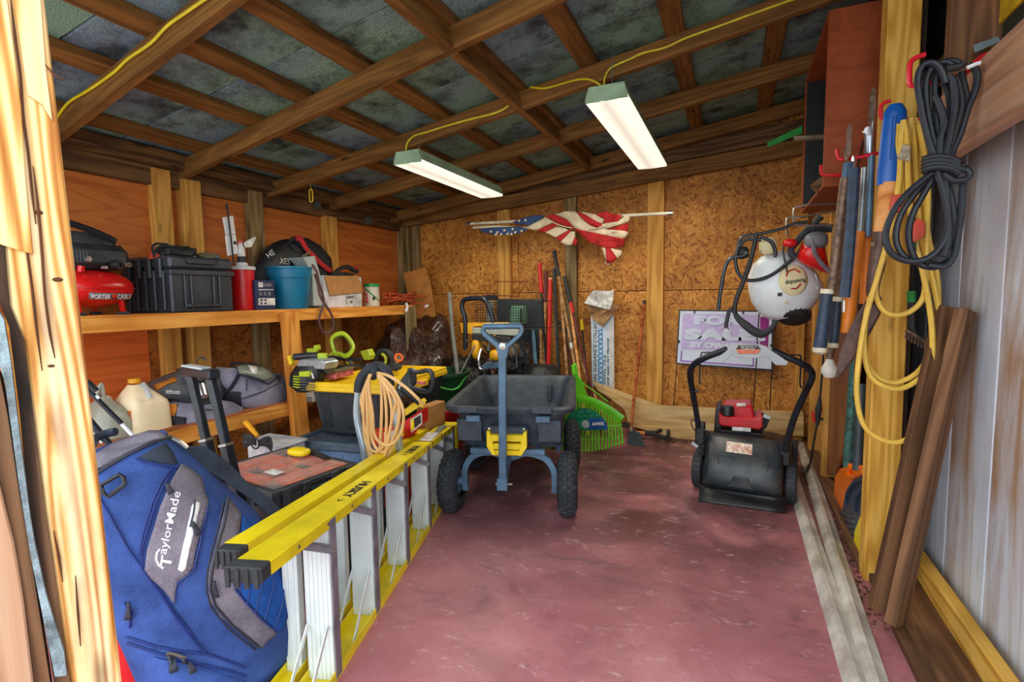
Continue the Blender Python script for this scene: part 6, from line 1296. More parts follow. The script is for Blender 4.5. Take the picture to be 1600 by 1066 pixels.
MB(t).slab([k_(x, y, YR-.024) for x, y in ((920, 654), (942, 653), (948, 662), (950, 671), (918, 671))], (0, .004, 0)).build('label_band', 'label_blue', t)
tex('AMES', (925, 663), (944, 662), YR-.027, 'white_ink', t, .03, sy=1, bold=.001)
for v in bpy.data.objects[t.name].children[-1].data.vertices: v.co.x *= -1
MB(t).lathe([(0, .002), (.028, 0)], Matrix.Translation(k_(915, 663, YR-.026)) @ Matrix.Rotation(math.pi/2, 4, 'X'), 18).build('emblem', 'carton_grey', t)
tex('- -', (906, 643), (922, 642), YR-.025, 'white_ink', t, .02); tex('- - - - -', (893, 650), (936, 649), YR-.025, 'white_ink', t, .01)
# printed sign boards
plain('sign_white', (206, 216, 226), .5, var=.05)
t = thing('sample_board', 'white vinyl tile sample board printed sideways, on the back wall left of the rust-brown handle', 'sign', P(930, 603, Y=4.13))
q = [P(x, y, Y=4.14) for x, y in ((923, 480), (950, 480), (957, 604), (925, 604))]; q = [P(923, 480, Y=4.14), P(952, 480, Y=4.14), P(954, 606, Y=4.14), P(925, 604, Y=4.14)]
MB(t).slab(q, (0, .012, 0)).build('board', 'sign_white', t); MB(t).slab([P(952, 480, Y=4.138), P(959, 480, Y=4.138), P(960, 608, Y=4.138), P(954, 606, Y=4.138)], (0, .014, 0)).build('board_edge', 'old_metal', t)
plain('print_green', (60, 92, 84), .6); plain('print_blue', (70, 150, 206), .6)
def vtext(s, x, y0, y1, hpx, mt, par, Y):
    a, b = P(x, y0, Y=Y), P(x, y1, Y=Y); M = frame(a.lerp(b, .5), b-a, (0, -1, 0)); return text(s, mt, M, (P(x+hpx, y0, Y=Y)-a).length*1.3, par, fit=(b-a).length, bold=.0005)
vtext('NATURAL ELEGANCE COLLECTION', 930, 622, 482, 5, 'print_green', t, 4.137); vtext('LUXURY VINYL TILE', 945, 640, 555, 4, 'print_green', t, 4.137); vtext('WATERPROOF AND PET PROOF', 950.5, 640, 528, 4, 'print_green', t, 4.137)
for k in range(12): y = 515+k*7.5; MB(t).tube([P(x, yy, Y=4.136) for x, yy in ((940.5, y+7), (935, y+5), (936, y+1), (940, y))], .005, 5, sm=2).build('scroll_print', 'print_blue', t, smooth=True)
MB(t).slab([P(x, y, Y=4.137) for x, y in ((940, 514), (941.5, 514), (942.5, 604), (941, 604))], (0, .003, 0)).build('print_rule', 'print_blue', t)
t = thing('paper_bag', 'crumpled white paper over a brown paper bag pinned above the sample board', 'paper', P(935, 480, Y=4.1))
def crumple(nm, pts, Y, mt, sd):
    v, f = fillpoly(pts, 7); m = MB(t); m.add([P(x, y, Y=Y-.03+.05*noise.noise(V((x*.08, y*.08, sd)))) for x, y in v], f); m.build(nm, mt, t, smooth=False, solid=.003)
plain('kraft', (166, 126, 84), .8, var=.15); crumple('brown_bag', [(916, 478), (950, 480), (958, 474), (968, 480), (952, 497), (941, 511), (925, 497)], 4.12, 'kraft', 2); crumple('white_paper', [(913, 474), (920, 462), (928, 454), (950, 455), (959, 453), (958, 470), (953, 484), (943, 482), (928, 478)], 4.08, 'paper_white', 5)
# spade with long rust-coloured handle, leaning
t = thing('edging_spade', 'flat blue-grey spade on a long rust-brown handle leaning at the wall', 'spade', P(985, 698, Z=0)); E0 = P(992, 698, Z=.0)
top_ = P(1007, 470, Y=4.1); bt = P(986, 668, Y=E0.y+.03); MB(t).tube([top_, bt], .0125, 8).build('shaft', 'rust_handle', t, smooth=True); MB(t).tube([top_, top_.lerp(bt, .03)], .0135, 8).build('end_cap', 'mat_black', t)
MB(t).slab([P(x, y, Y=E0.y) for x, y in ((983, 672), (991, 672), (1000, 677), (1008, 698), (994, 697), (979, 694))], (0, .006, 0)).build('blade', 'panel_slate', t); MB(t).tube([bt, P(987, 676, Y=E0.y)], .014, 8).build('ferrule', 'rivet', t)
t = thing('black_ring', 'small black ring lying against the spade handle', 'ring', P(978, 668, Y=3.95)); c = P(978, 664, Y=3.98); MB(t).tube([c+V((.035*math.cos(a), .035*math.sin(a), 0)) for a in [k*math.pi/6 for k in range(12)]], .012, 6, closed=True).build('ring_band', 'mat_black', t, smooth=True)
t = thing('hand_shovel', 'short shovel handle with black D-grip lying on the floor by the spade', 'shovel', P(1015, 682, Z=0)); zf = .05
MB(t).tube([P(990, 676, Z=zf), P(1008, 677, Z=zf)], .015, 8).build('shaft', 'ash_handle', t, smooth=True); MB(t).tube([P(1007, 677, Z=zf), P(1024, 677, Z=zf)], .02, 8).build('grip_neck', 'mat_black', t, smooth=True); MB(t).tube([P(x, y, Z=zf) for x, y in ((1022, 678), (1034, 672), (1043, 672), (1044, 678), (1040, 684), (1028, 682))], .014, 8, closed=True, sm=3).build('d_grip', 'mat_black', t, smooth=True)
# lumber along the foot of the back wall
g = 'lumber stacked along the foot of the back wall'
def lum(pts, Y, th, mt, ax, lab): o = plate('lumber_board', pts, {'Y': Y}, th, mt, ax=ax, c=.002); tag(o, lab, 'plank', g)
lum([(925, 596), (985, 618), (1050, 640), (1076, 642), (1050, 645), (985, 640), (935, 612)], 4.08, .03, 'stud_grey' if 0 else 'pale_lumber', ((935, 602), (1050, 642)), 'sloping board coming down from behind the green rake')
lum([(940, 612), (985, 632), (1256, 645), (1256, 682), (1090, 672), (984, 668), (975, 640)], 4.04, .03, 'pale_lumber', ((985, 650), (1256, 662)), 'long wide board along the back wall behind the mower')
lum([(990, 667), (1092, 672), (1090, 692), (1060, 686), (1035, 680)], 4.0, .03, 'pale_lumber', ((990, 668), (1090, 680)), 'lowest pale board peeping out left of the mower')
# yard sign
plain('sign_frame', (30, 34, 34), .5); plain('lilac', (196, 180, 226), .5, var=.04); plain('lilac_deep', (150, 96, 190), .5); plain('magenta', (150, 12, 124), .5); plain('sign_face', (212, 222, 238), .5, var=.03); plain('ghost_white', (208, 218, 236), .5, var=.02)
YSn = 4.1; s_ = lambda x, y, Y=YSn: P(x, y, Y=Y)
t = thing('yard_sign', 'faded purple for-sale yard sign on wire legs behind the mower', 'sign', s_(1130, 645))
MB(t).slab([s_(*q) for q in ((1061, 484), (1209, 486), (1208, 580), (1056, 569))], (0, .008, 0)).build('sign_rim', 'sign_frame', t)
MB(t).slab([s_(*q, YSn-.003) for q in ((1063, 486), (1206, 488), (1205, 577), (1058, 567))], (0, .004, 0)).build('sign_panel', 'sign_face', t)
MB(t).slab([s_(*q, YSn-.005) for q in ((1067, 490), (1186, 492), (1185, 549), (1064, 546))], (0, .004, 0)).build('purple_field', 'lilac', t)
MB(t).slab([s_(*q, YSn-.005) for q in ((1188, 495), (1202, 496), (1200, 546), (1187, 546))], (0, .004, 0)).build('magenta_field', 'magenta', t)
tex('FOR', (1082, 501), (1158, 502), YSn-.006, 'ghost_white', t, .085, bold=.006, sy=1.0); tex('SALE!', (1070, 523), (1198, 525), YSn-.006, 'ghost_white', t, .1, bold=.008, sy=1.0); tex('BY OWNER', (1077, 539), (1164, 542), YSn-.006, 'sign_face', t, .055, bold=.004)
for q in ([(1064, 548), (1066, 548), (1065, 564), (1063, 564)], [(1063, 563), (1178, 571), (1178, 573), (1063, 565)], [(1176, 555), (1178, 555), (1178, 573), (1176, 572)]): MB(t).slab([s_(x, y, YSn-.006) for x, y in q], (0, .003, 0)).build('box_rule', 'lilac_deep', t)
for a, b in (((1058, 568), (1052, 636)), ((1084, 572), (1083, 642)), ((1186, 488), (1177, 644)), ((1206, 578), (1202, 652))):
    MB(t).tube([s_(*a, YSn-.008), s_(*b, YSn-.008), V((s_(*b, YSn-.008).x, YSn-.008, .01))], .0035, 5).build('wire_leg', 'sign_frame', t)
for q in ((1085, 487), (1161, 488), (1061, 534), (1205, 540)): c = s_(*q, YSn-.008); MB(t).box(c.x-.006, c.x+.006, c.y-.002, c.y+.004, c.z-.012, c.z+.012).build('sign_clip', 'sign_frame', t)

# ================================================================== FLAG ON ITS POLE
plain('flag_red', (178, 26, 30), .8, var=.12); plain('flag_white', (216, 200, 170), .8, var=.08); plain('flag_blue', (44, 68, 112), .8, var=.12); plain('pole_white', (214, 206, 184), .4)
YF = 3.9; f_ = lambda x, y, d=0: P(x, y, Y=YF-d)
fl = thing('flag', 'United States flag draped along its white pole, hung across the back wall', 'flag', f_(900, 350))
MB(fl).tube([f_(730, 350), f_(1052, 333)], .012, 10).build('pole', 'pole_white', fl, smooth=True)
for q in ((732, 350), (1046, 333.5)): MB(fl).tube([f_(q[0]-3, q[1]), f_(q[0]+4, q[1]-.2)], .017, 10).build('pole_cap', 'bolt_metal', fl, smooth=True)
MB(fl).tube([f_(739, 356, .02), f_(772, 354, .02), f_(828, 357, .02)], .010, 8).build('hem_sleeve', 'flag_white', fl, smooth=True)
def fold(nm, poly, mt, d0=.04, amp=.05, fq=.045, sd=0, par=None):
    v, f = fillpoly(poly, 7); m = MB(par or fl); m.add([f_(x, y, d0+amp*noise.noise(V((x*fq, y*fq*.6, sd)))) for x, y in v], f); return m.build(nm, mt, par or fl, smooth='all', solid=.003)
fold('canton', [(747, 358), (778, 355), (812, 354), (826, 358), (815, 364), (795, 367), (772, 367), (755, 363)], 'flag_blue', .05, .02)
fold('canton', [(801, 347), (815, 341), (838, 336), (852, 337), (845, 343), (828, 352), (812, 351)], 'flag_blue', .05, .02)
def star(x, y, r=2.6, d=.075):
    pts = [(x+(r if k % 2 == 0 else r*.42)*math.sin(k*math.pi/5), y-(r if k % 2 == 0 else r*.42)*math.cos(k*math.pi/5)) for k in range(10)]
    MB(fl).slab([f_(*q, d) for q in pts], (0, .003, 0)).build('star', 'flag_white', fl)
for x, y in ((767, 362), (777, 363), (788, 360), (801, 358), (783, 366), (793, 365.5), (805, 363), (815, 361), (811, 345), (821, 344), (775, 366.5), (799, 366)): star(x, y)
W_, R_ = 'flag_white', 'flag_red'
for i, (mt, poly) in enumerate((
    (W_, [(824, 354), (852, 340), (858, 342), (864, 348), (838, 360), (828, 358)]), (R_, [(838, 360), (866, 348), (873, 351), (862, 358), (852, 363)]), (W_, [(852, 363), (870, 354), (884, 357), (888, 360), (868, 371)]), (R_, [(868, 371), (888, 360), (895, 358), (890, 365), (876, 378)]), (W_, [(876, 378), (892, 362), (898, 362), (899, 370), (894, 383), (884, 383)]), (R_, [(893, 383), (898, 370), (902, 375), (901, 382)]),
    (R_, [(852, 337), (868, 335), (885, 342), (898, 355), (896, 358), (874, 350), (862, 344)]), (W_, [(868, 335), (884, 330), (900, 331), (912, 345), (922, 352), (935, 357), (918, 360), (898, 356), (886, 343)]), (R_, [(900, 331), (914, 335), (930, 345), (944, 351), (936, 357), (922, 352), (910, 342)]), (W_, [(908, 331), (930, 335), (944, 343), (940, 351), (926, 346), (914, 338)]), (R_, [(930, 335), (946, 330), (960, 335), (972, 336), (966, 346), (944, 350), (944, 342)]), (W_, [(940, 350), (966, 346), (980, 335), (984, 338), (983, 346), (972, 350), (945, 358), (920, 360), (935, 355)]),
    (R_, [(920, 360), (945, 360), (965, 354), (978, 349), (983, 350), (980, 362), (960, 365), (935, 369), (915, 364)]), (W_, [(898, 354), (912, 364), (935, 370), (958, 365), (976, 361), (982, 363), (978, 372), (955, 376), (935, 378), (918, 372)]), (R_, [(896, 357), (918, 373), (936, 379), (958, 376), (978, 374), (974, 386), (955, 388), (940, 386), (920, 378)]), (W_, [(940, 386), (946, 387), (950, 400), (948, 410)]), (R_, [(946, 387), (955, 388), (966, 402), (958, 410), (948, 412)]), (W_, [(954, 388), (972, 392), (971, 398), (965, 404)]))):
    fold('stripe', poly, mt, .045+.004*(i % 3), .05, .05, 0)
fold('hem', [(944, 409), (955, 409), (953, 414), (948, 414)], W_, .05)
for pts in ([(852, 340), (874, 352), (898, 357)], [(898, 356), (925, 358), (950, 352)]): MB(fl).tube([f_(x, y, .06) for x, y in pts], .004, 5, sm=3).build('fold_edge', W_, fl, smooth=True)

# ================================================================== RIGHT SIDE: CABINET, HOOKS, TOOLS
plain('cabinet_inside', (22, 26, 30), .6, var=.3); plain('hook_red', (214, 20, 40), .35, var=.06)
CX = .322; Yn, Yf = 2.5, 3.24; zb1 = P(1290, 287, X=CX).z; zt1 = P(1293, 22, X=CX).z; CXR = XR+.08
t = thing('wall_cabinet', 'tall open brown wooden box fixed high on the right wall', 'cabinet', (CX+.1, 2.8, zb1))
board('side_panel', (CXR, Yn, (zb1+zt1)/2), (CX, Yn, (zb1+zt1)/2), .014, zt1-zb1, 'cabinet_brown', t)
board('side_panel', (CXR, Yf, (zb1+zt1)/2), (CX, Yf, (zb1+zt1)/2), .014, zt1-zb1, 'cabinet_brown', t)
board('bottom_panel', ((CX+CXR)/2, Yn, zb1+.007), ((CX+CXR)/2, Yf, zb1+.007), CXR-CX, .014, 'cabinet_brown', t); board('top_panel', ((CX+CXR)/2, Yn, zt1-.007), ((CX+CXR)/2, Yf, zt1-.007), CXR-CX, .014, 'cabinet_brown', t)
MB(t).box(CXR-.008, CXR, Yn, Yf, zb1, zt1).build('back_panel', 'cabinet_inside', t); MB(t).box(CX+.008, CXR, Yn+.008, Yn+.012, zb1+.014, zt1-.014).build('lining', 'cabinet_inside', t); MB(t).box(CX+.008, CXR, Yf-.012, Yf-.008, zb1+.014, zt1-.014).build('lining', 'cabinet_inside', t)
t = thing('wooden_bat', 'pale wooden handle end sticking out of the bottom of the cabinet', 'handle', P(1290, 290, Y=2.7)); MB(t).tube([P(1272, 296, Y=2.62), P(1300, 275, Y=2.62)], [.024, .028], 12).build('shaft', 'brown_plank', t, smooth=True)
t = thing('garden_claw', 'dark rod lying in the cabinet with its end sticking out', 'rod', P(1250, 215, X=CX)); MB(t).tube([P(1240, 216, Y=2.85), P(1290, 214, Y=2.85)], .014, 8).build('rod_shaft', 'rivet', t, smooth=True)
def hook(pts, Ys, lab, r=.006):
    m = MB().tube([P(x, y, Y=Y) for (x, y), Y in zip(pts, Ys)], r, 8, sm=3); tag(m.build('storage_hook', 'hook_red', smooth=True), lab, 'hook', 'red storage hooks on the right side')
hook([(1558, 83), (1540, 86), (1524, 97), (1510, 113), (1490, 122), (1455, 129), (1425, 134), (1421, 124), (1422, 100), (1430, 91), (1446, 85)], [1.77, 1.76, 1.75, 1.74, 1.73, 1.72, 1.72, 1.72, 1.72, 1.72, 1.72], 'long red hook on the beam carrying the black cord', .0065)
hook([(1488, 152), (1465, 158), (1440, 185), (1415, 187), (1380, 186), (1376, 176), (1378, 163), (1392, 157)], [2.0, 2.02, 2.08, 2.1, 2.1, 2.1, 2.1, 2.1], 'red hook carrying the blue-handled spade and the yellow cord')
hook([(1388, 238), (1370, 240), (1340, 246), (1315, 249), (1309, 245), (1307, 234)], [2.24, 2.2, 2.2, 2.2, 2.2, 2.2], 'red hook in front of the cabinet carrying the long loppers')
hook([(1330, 275), (1305, 274), (1286, 273), (1283, 268), (1283, 258)], [2.46, 2.44, 2.44, 2.44, 2.44], 'small red hook under the cabinet corner')
hook([(1300, 350), (1240, 355), (1216, 356), (1214, 350)], [2.9, 2.9, 2.9, 2.9], 'wall hook holding the backpack sprayer') if 0 else None
plain('grip_navy', (38, 56, 78), .5, var=.25, scale=30); plain('grip_cream', (226, 218, 186), .4); plain('rusty_steel', (112, 88, 70), .5, .4, var=.4, scale=50); plain('handle_orange', (224, 124, 22), .45, var=.08); plain('blade_brown', (88, 66, 58), .5, .3, var=.3, scale=30); plain('dgrip_blue', (16, 92, 182), .35, var=.08)
def pt_(x, y, Y): return P(x, y, Y=Y)
# loppers
YL = 2.16
t = thing('lopper', 'long lopper with blue and cream grips hanging from a red hook', 'garden tool', pt_(1290, 550, YL))
MB(t).tube([pt_(1326, 255, YL), pt_(1322, 285, YL)], .017, 6).build('clevis', 'cart_steel', t); MB(t).tube([pt_(1321, 278, YL), pt_(1299, 455, YL)], .0165, 12).build('arm', 'rusty_steel', t, smooth=True)
MB(t).tube([pt_(1293, 452, YL), pt_(1292, 459, YL)], .022, 14).build('grip_ring', 'grip_cream', t, smooth=True); MB(t).tube([pt_(1292, 459, YL), pt_(1281, 545, YL)], [.020, .023], 14).build('grip', 'grip_navy', t, smooth=True); MB(t).tube([pt_(1281, 543, YL), pt_(1280.5, 550, YL), pt_(1280, 554, YL)], [.025, .024, .012], 14).build('grip_end', 'grip_cream', t, smooth=True)
MB(t).tube([pt_(1334, 285, YL+.06), pt_(1309, 466, YL+.06)], .012, 10).build('arm', 'rusty_steel', t, smooth=True); MB(t).tube([pt_(1309, 464, YL+.06), pt_(1308, 471, YL+.06)], .0175, 12).build('grip_ring', 'grip_cream', t, smooth=True)
MB(t).tube([pt_(1308, 471, YL+.06), pt_(1302, 538, YL+.06)], .017, 12).build('grip', 'grip_navy', t, smooth=True); MB(t).tube([pt_(1302, 536, YL+.06), pt_(1301.6, 543, YL+.06)], .0185, 12).build('grip_end', 'grip_cream', t, smooth=True)
MB(t).slab([pt_(x, y, YL) for x, y in ((1324, 200), (1327, 194), (1331, 196), (1330, 238), (1327, 246), (1321, 240))], (0, .008, 0)).build('blade', 'rusty_steel', t); MB(t).slab([pt_(x, y, YL+.01) for x, y in ((1318, 232), (1323, 240), (1326, 252), (1320, 250))], (0, .008, 0)).build('hook_blade', 'rusty_steel', t)
# hanging strap
t = thing('webbing_strap', 'dark blue webbing strap hanging beside the loppers', 'strap', pt_(1320, 490, 2.14)); MB(t).tube([pt_(1335, 262, 2.13), pt_(1334, 275, 2.13), pt_(1328, 380, 2.13), pt_(1320, 465, 2.13)], .017, 6, flat=(.3, 1, (0, 1, 0))).build('webbing', 'grip_navy', t); MB(t).tube([pt_(x, y, 2.13) for x, y in ((1318, 466), (1316, 478), (1317, 488), (1319, 484), (1319, 470))], .003, 6, sm=3).build('snap_hook', 'chrome', t, smooth=True); MB(t).tube([pt_(x, y, 2.13) for x, y in ((1334, 266), (1335, 250), (1333, 244), (1332, 252))], .003, 6, sm=3).build('top_hook', 'chrome', t, smooth=True)
# hedge shears with orange grips
YH = 2.2
t = thing('hedge_shears', 'pruning shears with steel arms and ribbed orange grips', 'garden tool', pt_(1335, 520, YH))
MB(t).slab([pt_(x, y, YH) for x, y in ((1361, 143), (1364, 136), (1368, 140), (1369, 165), (1366, 193), (1357, 193), (1358, 165))], (0, .006, 0)).build('blade', 'rusty_steel', t)
for a, b, r in (((1363, 190), (1360, 245), .006), ((1354, 205), (1355, 240), .008)): MB(t).tube([pt_(*a, YH), pt_(*b, YH)], r, 8).build('link', 'chrome', t, smooth=True)
MB(t).tube([pt_(1362, 243, YH), pt_(1356, 370, YH)], .0105, 10).build('steel_arm', 'cart_steel', t, smooth=True); MB(t).tube([pt_(1351, 262, YH+.03), pt_(1344, 365, YH+.03)], .0105, 10).build('steel_arm', 'grey_metal', t, smooth=True)
MB(t).box(*[0]*0) if 0 else None
A_, B_ = pt_(1342, 362, YH-.0), pt_(1323, 520, YH-.0); n = 40; MB(t).tube([A_.lerp(B_, k/n) for k in range(n+1)], [(.021 if k % 2 else .0195) for k in range(n+1)], 12).build('ribbed_grip', 'handle_orange', t, smooth=True)
MB(t).tube([pt_(1356, 362, YH+.04), pt_(1350, 475, YH+.04)], .016, 10).build('grip', 'handle_orange', t, smooth=True)
MB(t).lathe([(0, .012), (.014, .012), (.016, 0)], Matrix.Translation(pt_(1356, 205, YH)) @ Matrix.Rotation(math.pi/2, 4, 'X'), 12).build('pivot', 'chrome', t, smooth=True)
# blue D-grip spade seen edge-on
YS_ = 2.08
t = thing('garden_spade', 'rusty spade with a blue D-grip and wooden shaft hanging blade down', 'spade', pt_(1340, 580, YS_))
MB(t).tube([pt_(1392, 288, YS_), pt_(1393, 265, YS_), pt_(1394, 235, YS_), pt_(1397, 200, YS_), pt_(1399, 175, YS_), pt_(1400, 163, YS_)], [.040, .040, .036, .034, .031, .018], 10, sm=3, flat=(.7, 1, (0, 1, 0))).build('d_grip', 'dgrip_blue', t, smooth=True)
MB(t).tube([pt_(1402, 172, YS_+.06), pt_(1408, 190, YS_+.1), pt_(1404, 215, YS_+.1), pt_(1396, 240, YS_+.06)], .014, 8, sm=3).build('grip_arm', 'dgrip_blue', t, smooth=True)
for x in (1391, 1396): MB(t).tube([pt_(x, 250, YS_-.026), pt_(x+4, 180, YS_-.024)], .002, 4).build('grip_rib', 'dgrip_blue', t)
MB(t).tube([pt_(1390, 286, YS_), pt_(1379, 365, YS_)], [.030, .026], 14).build('shaft', 'ash_handle', t, smooth=True)
MB(t).tube([pt_(1379, 363, YS_), pt_(1373, 400, YS_), pt_(1365, 440, YS_), pt_(1364, 460, YS_), pt_(1371, 472, YS_)], [.028, .026, .020, .018, .016], 14, sm=3).build('socket', 'blade_brown', t, smooth=True)
bl = [(1352, 470), (1374, 476), (1371, 492), (1356, 520), (1330, 562), (1309, 590), (1305, 588), (1312, 550), (1328, 510)]
MB(t).slab([pt_(x, y, YS_-.0) for x, y in bl], (.01, .004, 0)).build('blade', 'blade_brown', t, bevel=.0015)
MB(t).lathe([(0, .004), (.007, .003), (.008, 0)], Matrix.Translation(pt_(1364, 382, YS_-.028)) @ Matrix.Rotation(math.pi/2, 4, 'X'), 10).build('rivet', 'rivet', t)
# light bulb
s = NT('bulb_glass'); s.b.inputs['Alpha'].default_value = .8; s.out((214, 214, 204), .15)
t = thing('light_bulb', 'bare frosted light bulb in a rusty socket hanging below the lopper grips', 'light bulb', pt_(1296, 590, 2.3)); c = pt_(1296, 577, 2.3)
MB(t).lathe([(0, -.036), (.018, -.031), (.028, -.014), (.029, .002), (.02, .02), (.013, .034), (.012, .045)], Matrix.Translation(c), 20).build('glass', 'bulb_glass', t, smooth=True); MB(t).lathe([(.014, .04), (.014, .062), (.018, .064), (.019, .10), (0, .105)], Matrix.Translation(c), 16).build('socket', 'rusty_steel', t, smooth=True); MB(t).tube([c+V((0, 0, .1)), c+V((.02, .05, .4)), V((.46, 2.5, 1.7))], .003, 5, sm=3).build('flex', 'cord_black', t)
# yellow cord coil
YY = 2.04; y_ = lambda x, y, d=0: P(x, y, Y=YY+d)
plain('cord_amber', (226, 186, 74), .42, var=.08); m = MB(); rc = .0085
def cord(pts, r=rc, dd=0): m.tube([P(x, y, Y=YY+dd+(q[2] if len(q) > 2 else 0)) for q in pts for x, y in (q[:2],)], r, 8, sm=5)
cord([(1412, 188), (1417, 220), (1420, 300), (1428, 370), (1443, 430), (1455, 500), (1457, 560), (1452, 620), (1438, 665), (1410, 690), (1380, 688), (1352, 668), (1340, 630), (1340, 580), (1352, 500), (1372, 430), (1388, 370), (1404, 290), (1408, 220), (1412, 188)])
cord([(1424, 185), (1428, 220), (1432, 300), (1440, 370), (1455, 430), (1468, 490), (1472, 530), (1463, 565), (1440, 590), (1410, 607), (1385, 605), (1362, 590), (1352, 560), (1352, 500), (1368, 440), (1390, 380), (1410, 300), (1419, 220), (1424, 185)], dd=.03)
cord([(1433, 185), (1436, 220), (1440, 290), (1450, 370), (1462, 420), (1466, 470), (1462, 530), (1450, 560), (1430, 585), (1400, 598), (1375, 592), (1356, 570), (1350, 540), (1358, 470), (1378, 400), (1400, 330), (1418, 250), (1428, 200), (1433, 185)], dd=.05)
cord([(1405, 194), (1403, 230), (1410, 290), (1400, 340), (1380, 400), (1368, 450), (1376, 480), (1395, 492), (1420, 488), (1440, 470), (1446, 440), (1448, 360), (1450, 300), (1444, 240), (1436, 195)], dd=.02)
o = m.build('extension_lead', 'cord_amber', smooth=True); tag(o, 'coiled yellow extension cord with orange plugs hanging on the yellow post', 'cord')
for pts, mt, nm in (([(1412, 224), (1424, 227), (1423, 252), (1404, 247)], 'clear_plug', 'plug'), ([(1396, 304), (1410, 303), (1409, 330), (1392, 327)], 'clamp_orange', 'plug'), ([(1436, 340), (1446, 348), (1446, 368), (1432, 378), (1426, 378), (1428, 350)], 'clamp_orange', 'plug'), ([(1426, 379), (1433, 378), (1432, 395), (1426, 393)], 'dark_green', 'plug_cap')):
    if mt == 'clear_plug' and mt not in MATS: plain(mt, (176, 164, 140), .2, var=.3, scale=60)
    oo = MB(o).slab([y_(x, y, -.02) for x, y in pts], (0, .03, 0)).build(nm, mt, o, bevel=.004)
t = thing('trimmer_tool', 'black-tipped green trimmer handle hanging behind the yellow cord', 'garden tool', y_(1425, 470, .12)); MB(t).tube([y_(1424, 470, .12), y_(1424, 505, .12), y_(1430, 530, .12)], [.012, .012, .006], 8).build('handle', 'mat_black', t); MB(t).tube([y_(1424, 455, .12), y_(1424, 472, .12)], .013, 8).build('green_band', 'lid_green', t)
t = thing('hand_rake', 'small rusty hand rake head hanging behind the yellow cord', 'garden tool', y_(1430, 535, .1)); a, b = y_(1416, 516, .1), y_(1446, 534, .1); MB(t).tube([a, b], .006, 6).build('rake_bar', 'rusty_steel', t)
for k in range(7): p = a.lerp(b, k/6); MB(t).tube([p, p+V((-.004, -.01, -.028))], .003, 5).build('tine', 'rusty_steel', t)
# black cord coil on the long hook
YB2 = 1.70; m = MB()
def bc(pts, d=0, r=.0082): m.tube([P(x, y, Y=YB2+d) for x, y in pts], r, 8, sm=5)
kn = (1462, 262)
tops = [[(1462, 250), (1450, 215), (1440, 170), (1434, 130), (1440, 105), (1456, 98), (1470, 108), (1478, 130)], [(1466, 250), (1452, 190), (1446, 140), (1452, 112), (1466, 100), (1480, 98), (1492, 106)], [(1472, 250), (1464, 200), (1460, 140), (1466, 108), (1478, 96), (1494, 97), (1505, 104)], [(1470, 250), (1480, 200), (1484, 160), (1476, 130), (1464, 115)], [(1476, 250), (1486, 205), (1493, 160), (1490, 130), (1482, 118)], [(1478, 252), (1492, 205), (1502, 165), (1498, 135), (1492, 122)], [(1480, 250), (1498, 215), (1512, 170), (1524, 140), (1527, 118), (1521, 104), (1514, 104)], [(1484, 250), (1500, 205), (1510, 160), (1505, 130), (1502, 112)], [(1468, 250), (1470, 215), (1476, 190), (1468, 165), (1460, 150)]]
for k, q in enumerate(tops): bc(q, .012*((k*5) % 4)-.02)
bots = [[(1456, 270), (1420, 300), (1396, 330), (1384, 365), (1390, 392), (1410, 406), (1435, 408), (1458, 398), (1476, 375), (1482, 345), (1474, 300), (1464, 268)], [(1460, 270), (1432, 300), (1408, 335), (1400, 370), (1408, 395), (1432, 410), (1460, 400), (1484, 372), (1490, 340), (1482, 300), (1470, 268)], [(1462, 270), (1442, 305), (1424, 340), (1420, 375), (1432, 408), (1455, 418), (1480, 410), (1494, 385), (1492, 350), (1486, 310), (1474, 270)], [(1505, 280), (1502, 330), (1496, 370), (1490, 400), (1476, 416), (1450, 414)], [(1476, 270), (1480, 320), (1482, 370), (1474, 400)]]
for k, q in enumerate(bots): bc(q, .012*((k*3) % 4)-.02)
for k in range(4):
    y = 249+5.5*k; bc([(1442, y), (1458, y-4), (1480, y-3), (1494, y+2), (1498+2*(k == 2)*5, y+6)], -.035); bc([(1442, y), (1450, y+5), (1475, y+6), (1498, y+7)], .03)
bc([(1490, 252), (1506, 262), (1515, 272), (1508, 280), (1490, 282), (1474, 272)], -.03)
o = m.build('extension_lead', 'cord_black', smooth=True); tag(o, 'thick black cord coiled and knotted on the long red hook by the door', 'cord')
MB(o).slab([P(x, y, Y=1.69) for x, y in ((1478, 380), (1488, 372), (1490, 400), (1470, 412), (1456, 408))], (0, .03, 0)).build('plug', 'mat_black', o, bevel=.006)
MB(o).tube([P(x, y, Y=1.68) for x, y in ((1478, 108), (1500, 104), (1506, 98))], .009, 8).build('plug_end', 'mat_black', o); MB(o).tube([P(x, y, Y=1.67) for x, y in ((1511, 106), (1525, 100), (1532, 98))], .005, 6).build('cable_tie', 'white_trim', o)

